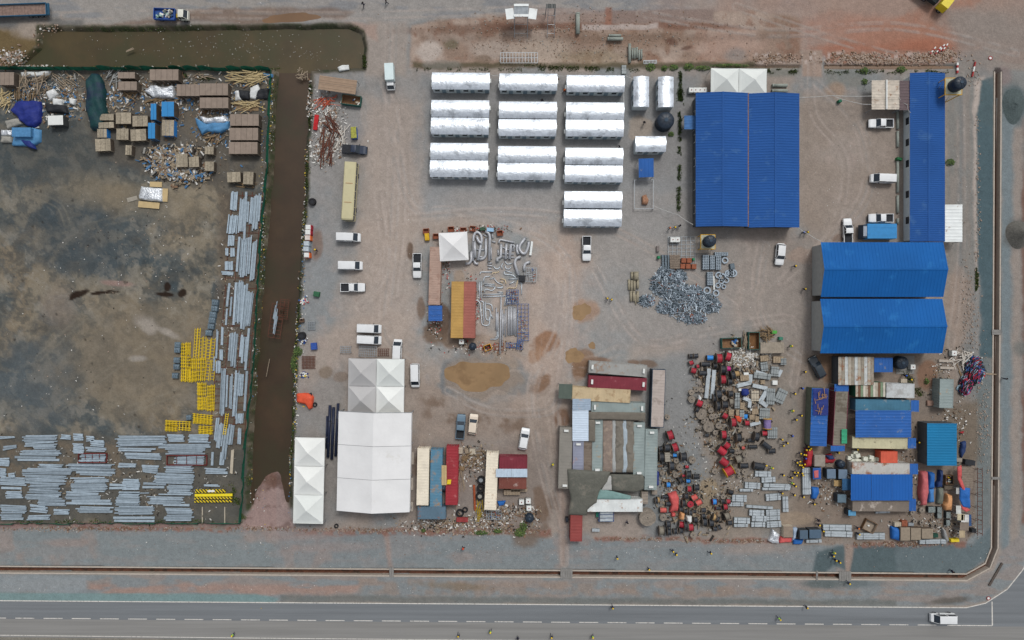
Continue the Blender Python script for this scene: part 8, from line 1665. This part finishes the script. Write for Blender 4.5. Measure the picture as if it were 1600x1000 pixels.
# sign gantry legs and poles at the top
for x0, x1, lb in [(804, 824, 'left'), (855, 866, 'right')]:
    t_ = thing('pole_ladder', f'{lb} pair of thin poles hanging down from the top shelter', 'poles', *W((x0 + x1) / 2, 42))
    for x in (x0, x1): part('pole', MB().cyl(((x - (x0 + x1) / 2) / S, 2.2, 3.5), ((x - (x0 + x1) / 2) / S, -2.3, .1), .06, 6), steel, t_)
    for k in range(3): part('rung', MB().box(0, 1.2 - 1.4 * k, 2.7 - 1.1 * k, (x1 - x0) / S, .06, .06), steel, t_)
# barriers and small things upper right
rw = M('barrier_red', (150, 56, 56)); 
def stripebar(px, py, L_, ang, lb, n=4, w=.35, z=0.0):
    t_ = thing('striped_barrier', lb, 'barrier', *W(px, py), R(ang), z, 'red and white barriers'); 
    for i in range(n): part('segment', MB().box(-L_ / 2 + L_ * (i + .5) / n, 0, .1, L_ / n, w, .35 + .01 * (i % 2)), whitep if i % 2 else rw, t_)
stripebar(1494.5, 107, 2.2, 90, 'red and white barrier standing upright at the track entrance', 4); stripebar(1520, 109, 3.2, 78, 'pale leaning barrier right of the track entrance', 3, .25)
for i, (x, y) in enumerate([(1456, 80), (1464, 80), (1470, 76), (1475, 75)]): stripebar(x, y, 1.9, 52, f'slanting red and white barrier on the orange soil, {["leftmost","second","third","rightmost"][i]}', 4, .22)
t_ = thing('round_sign', 'round red and white sign lying near the upper drain end', 'sign', *W(1547, 91)); part('rim', MB().ring(0, 0, .1, .42, .28, .05, 18), rw, t_); part('face', MB().cyl((0, 0, .08), (0, 0, .12), .28, 18), whitep, t_)
t_ = thing('round_sign', 'small red sign lying at the corner verge', 'sign', *W(1544, 934.5)); part('rim', MB().ring(0, 0, .1, .42, .28, .05, 18), rw, t_); part('face', MB().cyl((0, 0, .08), (0, 0, .12), .28, 18), whitep, t_)
# fenced square and cart below the blue canopy
steelrack(991.5, 281, 1021, 326, 'thin wire fence square below the small blue canopy', steel, 1, 1, 1.0); D('sack_heap', 'heap of rusty brown sacks inside the wire fence square', 'sack heap', [(1004, 306), (1010, 303), (1014, 312), (1012, 319), (1004, 318)], .9, M('sack', (150, 112, 88), var=.3, scale=3), 0, .2)
# ---------------------------------------------------------------- green mesh fence of the storage yard
gfm = M('fence_green', (30, 104, 80), .8, var=.35, scale=1.2); gfp = M('fence_post', (60, 74, 68))
def fence(pts, lb, h=1.8, step=3.0, mat=gfm):
    for (a, b_) in zip(pts, pts[1:]):
        A, B = W(*a), W(*b_); L_ = math.hypot(B[0] - A[0], B[1] - A[1]); an = math.atan2(B[1] - A[1], B[0] - A[0]); t_ = thing('mesh_fence', lb + (', ' + ['first', 'second', 'third', 'fourth', 'lowest'][pts.index(a)] + ' from the top' if len(pts) > 2 else ''), 'fence', (A[0] + B[0]) / 2, (A[1] + B[1]) / 2, an); n = max(1, int(L_ / step))
        for i in range(n):
            x0, x1 = -L_ / 2 + L_ * i / n, -L_ / 2 + L_ * (i + 1) / n; k = rnd.uniform(-.12, .12); mb = MB()
            mb.grid(lambda u, v: (x0 + (x1 - x0) * u, (.28 * v * (1 if k > 0 else .4) + k * math.sin(math.pi * u)) * (1 + .4 * math.sin(5 * u)), h * v), 5, 3); part('mesh_panel', mb, mat, t_)
        for i in range(n + 1): part('post', MB().cyl((-L_ / 2 + L_ * i / n, 0, 0), (-L_ / 2 + L_ * i / n, 0, h + .1), .05, 6), gfp, t_)
fence([(0, 109), (424, 111)], 'green mesh fence along the pond side of the storage yard'); fence([(424, 111), (419, 255), (405, 420), (398, 560), (384, 700), (377, 815)], 'green mesh fence along the canal side'); fence([(0, 818), (377, 817)], 'green mesh fence along the bottom of the storage yard', 1.0)
# ---------------------------------------------------------------- gravel mounds
def mound(px, py, rx, ry, h, lb, rgb):
    mb = MB(); a = rx / S; b_ = ry / S
    mb.grid(lambda u, v: (a * u * math.cos(2 * math.pi * v) * (1 + .06 * math.sin(6 * math.pi * v)), b_ * u * math.sin(2 * math.pi * v) * (1 + .06 * math.sin(6 * math.pi * v)), h * (1 - u) ** 1.1 + .08 * math.sin(19 * v + 9 * u) * (1 - u)), 12, 40)
    o = solo('gravel_pile', mb, M('gravel_%d' % rgb[0], rgb, .95, var=.2, scale=3, fine=.25, bump=.8, bscale=6), lb, 'gravel pile', *W(px, py), 0, 0, None, True)
mound(1590, 366, 19, 22, 2.6, 'grey cone of fine gravel at the right edge of the photo', (108, 106, 100)); mound(1583, 165, 17, 28, 1.0, 'low oval pile of dark stone beside the upper drain', (88, 100, 100))
# ---------------------------------------------------------------- vegetation
lf1 = M('leaf_dark', (70, 92, 50), .9, var=.3, scale=1.5); lf2 = M('leaf_light', (104, 122, 66), .9, var=.3, scale=1.5)
def bush(px, py, rx, ry, lb, n=150, h=.9):
    mb = MB(); a, b_ = rx / S, ry / S
    for i in range(n):
        t = rnd.uniform(0, 6.28); q = rnd.random() ** .6; x, y = a * q * math.cos(t) * rnd.uniform(.7, 1.15), b_ * q * math.sin(t) * rnd.uniform(.7, 1.15); z = h * (1 - q * q) * rnd.uniform(.4, 1) + .06; s_ = rnd.uniform(.08, .2); an = rnd.uniform(0, 6.28); mb.cm = int(rnd.random() < .35)
        dx, dy = s_ * math.cos(an), s_ * math.sin(an); mb.add([(x - dx, y - dy, z), (x + dy * .5, y - dx * .5, z + rnd.uniform(-.05, .08)), (x + dx, y + dy, z - .05), (x - dy * .5, y + dx * .5, z)], [(0, 1, 2, 3)])
    t_ = thing('bush', lb, 'bush', *W(px, py)); part('foliage', mb, [lf1, lf2], t_)
    st = MB()
    for k in range(4): a_ = k * 1.6; st.cyl((0, 0, 0), (a * .4 * math.cos(a_), b_ * .4 * math.sin(a_), h * .6), .03, 4, .015)
    part('stem', st, wbr, t_)
for x, y, rx, ry, lb in [(1016, 105, 8, 6, 'left dark green bush above the short cabins'), (1038, 107, 5, 5, 'middle dark green bush above the short cabins'), (1052, 106, 8, 5, 'right dark green bush above the short cabins'), (1075, 105, 9, 6, 'green bush at the head of the hedge strip'), (1098, 107, 14, 4, 'low bush left of the pale two peak tent'), (1140, 103, 30, 3, 'long low greenery behind the pale two peak tent'), (812, 832, 9, 7, 'green bush below the navy tank'), (752, 832, 12, 4, 'low green bush below the cream container'), (778, 829, 8, 4, 'small bush right of the low one below the cream container'),
                         (466, 549, 8, 8, 'bright bush at the canal edge beside the basket'), (460, 568, 6, 14, 'dark bush on the canal bank'), (818, 822, 6, 8, 'weeds beside the navy tank'), (1350, 111, 6, 6, 'small bush beside the north ditch'), (1408, 109, 8, 5, 'small bush near the north ditch right end'), (1048, 210, 5, 4, 'tiny bush below the round dark tank'), (662, 828, 4, 3, 'tiny weed tuft below the slate container'), (1447, 596, 4, 5, 'weed tuft left of the lone grey cabin'), (1350, 128, 5, 5, 'weed tuft above the car port'), (1484, 254, 8, 6, 'dry weed patch right of the long blue shed')]:
    bush(x, y, rx, ry, lb, int(40 + rx * ry * 3))
def grass(name, lb, spots, n, mats, s0=.06, s1=.16):
    mb = MB()
    for i in range(n):
        x0, y0, x1, y1, w = rnd.choice(spots); t = rnd.random(); px = x0 + (x1 - x0) * t + rnd.gauss(0, w * .4); py = y0 + (y1 - y0) * t + rnd.gauss(0, w * .4)
        if vnoise(np.array([px]), np.array([py]), 9, 3)[0] < .45: continue
        x, y = W(px, py); s_ = rnd.uniform(s0, s1); an = rnd.uniform(0, 6.28); mb.cm = rnd.randrange(len(mats)); z0 = CZ(px, py)
        mb.add([(x - s_ * math.cos(an), y - s_ * math.sin(an), z0 + .02), (x + s_ * math.cos(an), y + s_ * math.sin(an), z0 + .02), (x + rnd.uniform(-.1, .1), y + rnd.uniform(-.1, .1), z0 + s_ * 2), (x + .06, y + .1, z0 + .04)], [(0, 1, 2), (0, 3, 2)])
    struct(name, mb, mats, kind='stuff', label=lb)
def CZ(px, py):
    i = int(np.clip(np.searchsorted(xs, px), 0, len(xs) - 1)); j = int(np.clip(np.searchsorted(ys, py), 0, len(ys) - 1)); return float(Z[j, i])
lf3 = M('leaf_olive', (84, 84, 46), .9, var=.3)
grass('weeds', 'weeds and low growth on the canal and pond banks', [(484, 130, 478, 300, 6), (478, 300, 462, 560, 6), (462, 560, 452, 750, 6), (430, 120, 424, 260, 7), (420, 260, 404, 480, 6), (404, 480, 388, 760, 6), (100, 46, 560, 44, 4), (130, 46, 540, 48, 4), (10, 104, 410, 106, 4), (566, 50, 570, 105, 4), (430, 50, 430, 105, 12)], 17000, [lf1, lf3, lf2])
grass('hedge_strip', 'narrow strip of low green plants left of the large blue shed', [(1063, 112, 1062, 210, 4), (1062, 215, 1060, 330, 4), (1063, 140, 1063, 175, 5)], 2800, [lf1, lf2], .08, .2)
grass('weeds', 'thin weeds along the north edge of the cabins and ditch', [(650, 108, 1000, 110, 4), (1290, 112, 1480, 112, 5), (1180, 110, 1245, 112, 5), (820, 104, 980, 108, 4), (240, 112, 330, 122, 7), (20, 815, 370, 815, 5), (360, 760, 380, 810, 8), (1400, 560, 1440, 620, 8), (1526, 420, 1526, 460, 3)], 9000, [lf1, lf3, lf2])
# ---------------------------------------------------------------- litter and rubble
lw = M('litter_white', (206, 204, 198), .7, var=.1); lbr = M('litter_brown', (120, 96, 76), .9, var=.3); lgy = M('litter_grey', (140, 138, 132), .9, var=.3); lbl = M('litter_blue', (70, 112, 150), .7); lyl = M('litter_yellow', (196, 168, 60), .7); lrd = M('litter_red', (170, 70, 60), .7); lwd = M('litter_wood', (142, 128, 108), .9, var=.3); lst = M('stone_pale', (156, 138, 124), .95, var=.25, scale=3); lbk = M('litter_dark', (52, 48, 44), .9)
def litter(name, lb, spots, n, mats, s0=.08, s1=.3, el=1.6, hz=.08, zof=0.0):
    """spots: ellipses (cx, cy, rx, ry)"""
    mb = MB(); wts = [max(1, s[2] * s[3]) for s in spots]
    for i in range(n):
        cx, cy, rx, ry = rnd.choices(spots, wts)[0]; px, py = cx + rx * rnd.gauss(0, .5), cy + ry * rnd.gauss(0, .5); x, y = W(px, py); mb.cm = rnd.randrange(len(mats)); a = rnd.uniform(s0, s1)
        mb.box(x, y, CZ(px, py) + zof + rnd.uniform(-.02, hz), a * rnd.uniform(1, el), a * rnd.uniform(.4, 1), a * .5, rnd.uniform(0, 3.14), rnd.uniform(-.3, .3))
    struct(name, mb, mats, kind='stuff', label=lb)
litter('litter', 'white litter strewn along the canal banks', [(410, 450, 5, 330), (474, 330, 4, 180), (462, 560, 4, 190), (424, 180, 5, 60), (400, 640, 5, 130), (452, 720, 4, 60), (392, 760, 5, 40)], 1500, [lw, lw, lgy, lyl, lbr, lbl], .06, .26)
litter('litter', 'white bits floating on the pond', [(380, 80, 60, 28), (300, 60, 240, 30), (480, 82, 60, 25)], 260, [lw, lgy], .04, .14, zof=.40)
litter('litter', 'rubbish on the spoil bank at the far left of the pond', [(72, 55, 14, 16), (20, 90, 26, 14), (40, 100, 40, 6), (84, 46, 10, 6)], 700, [lw, lst, lgy, lbr, lst], .08, .4)
litter('rubble', 'pale rubble along the north ditch', [(1340, 90, 46, 8), (1450, 90, 44, 8), (1215, 92, 34, 8), (1380, 96, 90, 5), (1482, 84, 16, 8)], 1700, [lst, lst, lbr, lst], .06, .34)
litter('rubble', 'mixed stones on the muddy ground at the top', [(900, 60, 240, 40), (880, 46, 60, 5), (1080, 40, 70, 5), (1190, 88, 20, 10), (700, 45, 50, 5)], 1100, [lst, lbr, lgy, lbr], .06, .22)
litter('rubble', 'stones along the southern edge of the compound', [(560, 828, 110, 4), (400, 826, 60, 4), (1000, 842, 70, 3), (1160, 845, 90, 3), (1400, 850, 90, 4), (150, 826, 160, 4), (760, 832, 90, 4)], 1500, [lst, lbr, lgy, lst, lbr], .06, .3)
litter('litter', 'rubbish strewn on the ground of the storage corner', [(60, 150, 60, 40), (190, 150, 50, 40), (270, 150, 60, 50), (340, 190, 60, 60), (390, 125, 36, 14), (110, 150, 24, 40)], 1900, [lw, lwd, lgy, lbr, lwd, lbl], .08, .4, 3)
litter('rubble', 'rubbish heap of wood, rag and plastic in the storage corner', [(270, 262, 30, 20), (250, 250, 20, 20), (300, 270, 26, 16), (285, 240, 26, 14), (250, 238, 12, 8)], 1700, [lwd, lwd, lw, lgy, lbk, lbl, lwd, lbr, lwd, lgy], .1, .5, 3.5, .4)
litter('litter', 'canal side junk litter', [(510, 170, 28, 26), (515, 215, 26, 36), (500, 240, 20, 20), (478, 150, 8, 30), (460, 125, 20, 14)], 1300, [lw, lst, lbr, lgy, lgy, lw], .07, .34, 2.4)
litter('litter', 'white litter field beside the skips', [(1160, 560, 30, 16), (1185, 558, 20, 12), (1150, 556, 12, 8)], 700, [lw, lw, lgy, lwd], .08, .36)
litter('litter', 'small litter in the drum yard', [(1100, 760, 50, 30), (1150, 600, 60, 60), (1110, 680, 60, 60), (1060, 760, 40, 40), (1160, 750, 60, 30), (1040, 740, 16, 60)], 1500, [lw, lgy, lwd, lbk, lwd], .05, .26, 2.4)
litter('rubble', 'broken boards and cable ends between the drums', [(1115, 600, 30, 30), (1112, 660, 26, 26), (1045, 730, 22, 40), (1070, 790, 34, 36), (1135, 690, 30, 40), (1110, 810, 30, 20), (1165, 640, 40, 30), (1160, 585, 40, 24), (1130, 780, 16, 20)], 1700, [lbk, lwd, lbr, lbk, lgy, wood, lwd], .1, .5, 3.2, .25)
litter('rubble', 'dirty rubble below the lower containers', [(690, 820, 60, 12), (760, 815, 50, 18), (830, 810, 16, 18), (740, 720, 30, 24), (790, 800, 40, 14)], 2200, [lst, lbr, lgy, lw, lbk, lwd], .07, .36, 2)
litter('litter', 'litter among the lower right stalls', [(1490, 660, 24, 40), (1470, 600, 20, 40), (1500, 560, 26, 20), (1480, 820, 40, 20), (1440, 820, 60, 16), (1300, 760, 40, 40), (1420, 740, 20, 60)], 1500, [lw, lgy, lbr, lwd, lbk], .06, .3, 2)
litter('litter', 'odd scraps on the floor of the storage yard', [(180, 420, 160, 130), (90, 600, 90, 80), (250, 380, 100, 80)], 320, [lw, lst, lbk], .05, .2)
litter('litter', 'scraps around the pipe yard and long container', [(680, 500, 12, 40), (740, 470, 14, 40), (760, 545, 50, 10), (755, 358, 50, 6), (697, 420, 6, 30)], 900, [lbr, lgy, lw, lbk, lrd], .06, .3, 2)
litter('litter', 'small pale stones over the open compound', [(800, 420, 160, 130), (600, 400, 80, 200), (1150, 420, 110, 110), (1350, 260, 90, 120), (560, 740, 120, 80), (1540, 700, 20, 180), (1500, 300, 40, 200)], 900, [lw, lst, lgy], .04, .14)
litter('litter', 'scraps on the southern berm and verge', [(800, 860, 800, 24), (700, 920, 600, 10)], 700, [lw, lst, lbr], .04, .14)
litter('rubble', 'shallow stones by the eastern drain', [(1528, 300, 4, 170), (1515, 500, 16, 100), (1535, 650, 12, 100), (1520, 120, 14, 18)], 800, [lst, lst, lgy], .06, .26)
litter('litter', 'small scraps between the steel beams', [(180, 750, 190, 66), (360, 500, 26, 180)], 1200, [lwd, lgy, lw, lbk], .05, .24, 3)
# overhead service cables
wirem = M('wire', (190, 190, 186), .5)
for pts, lb in [([(1248, 152, 3.6), (1300, 149, 3.4), (1362, 150, 3.2)], 'white service cable from the large shed to the car port'), ([(1300, 149, 3.4), (1340, 161, 3.0), (1362, 163, 2.9)], 'second white service cable to the car port'), ([(1405, 152, 3.1), (1418, 164, 3.2), (1423, 176, 3.2)], 'white cable curving to the long blue shed'), ([(1022, 322, 1.2), (1060, 336, 2.4), (1083, 351, 3.6)], 'white cable from the wire square to the large blue shed'), ([(1247, 355, 3.6), (1264, 366, 3.4), (1283, 377, 4.4)], 'white cable from the large shed to the blue halls'), ([(976, 117, 2.6), (990, 123, 2.7)], 'white cable from the third cabin column to the short cabins'), ([(765, 117, 2.6), (781, 117, 2.6)], 'cable joining the first and middle top cabins'), ([(871, 118, 2.6), (886, 118, 2.6)], 'cable joining the middle and right top cabins'), ([(975, 120, 2.5), (975, 162, 2.5)], 'white conduit down the right end of the top right cabins')]:
    P = [Vector((*W(x, y, z), z)) for x, y, z in pts]; Q = []
    for a, b_ in zip(P, P[1:]):
        for k in range(6): q = a.lerp(b_, k / 6); q.z -= .4 * math.sin(math.pi * k / 6); Q.append(q)
    Q.append(P[-1]); solo('service_cable', MB().tube([tuple(q) for q in Q], .055, 4), wirem, lb, 'cable')
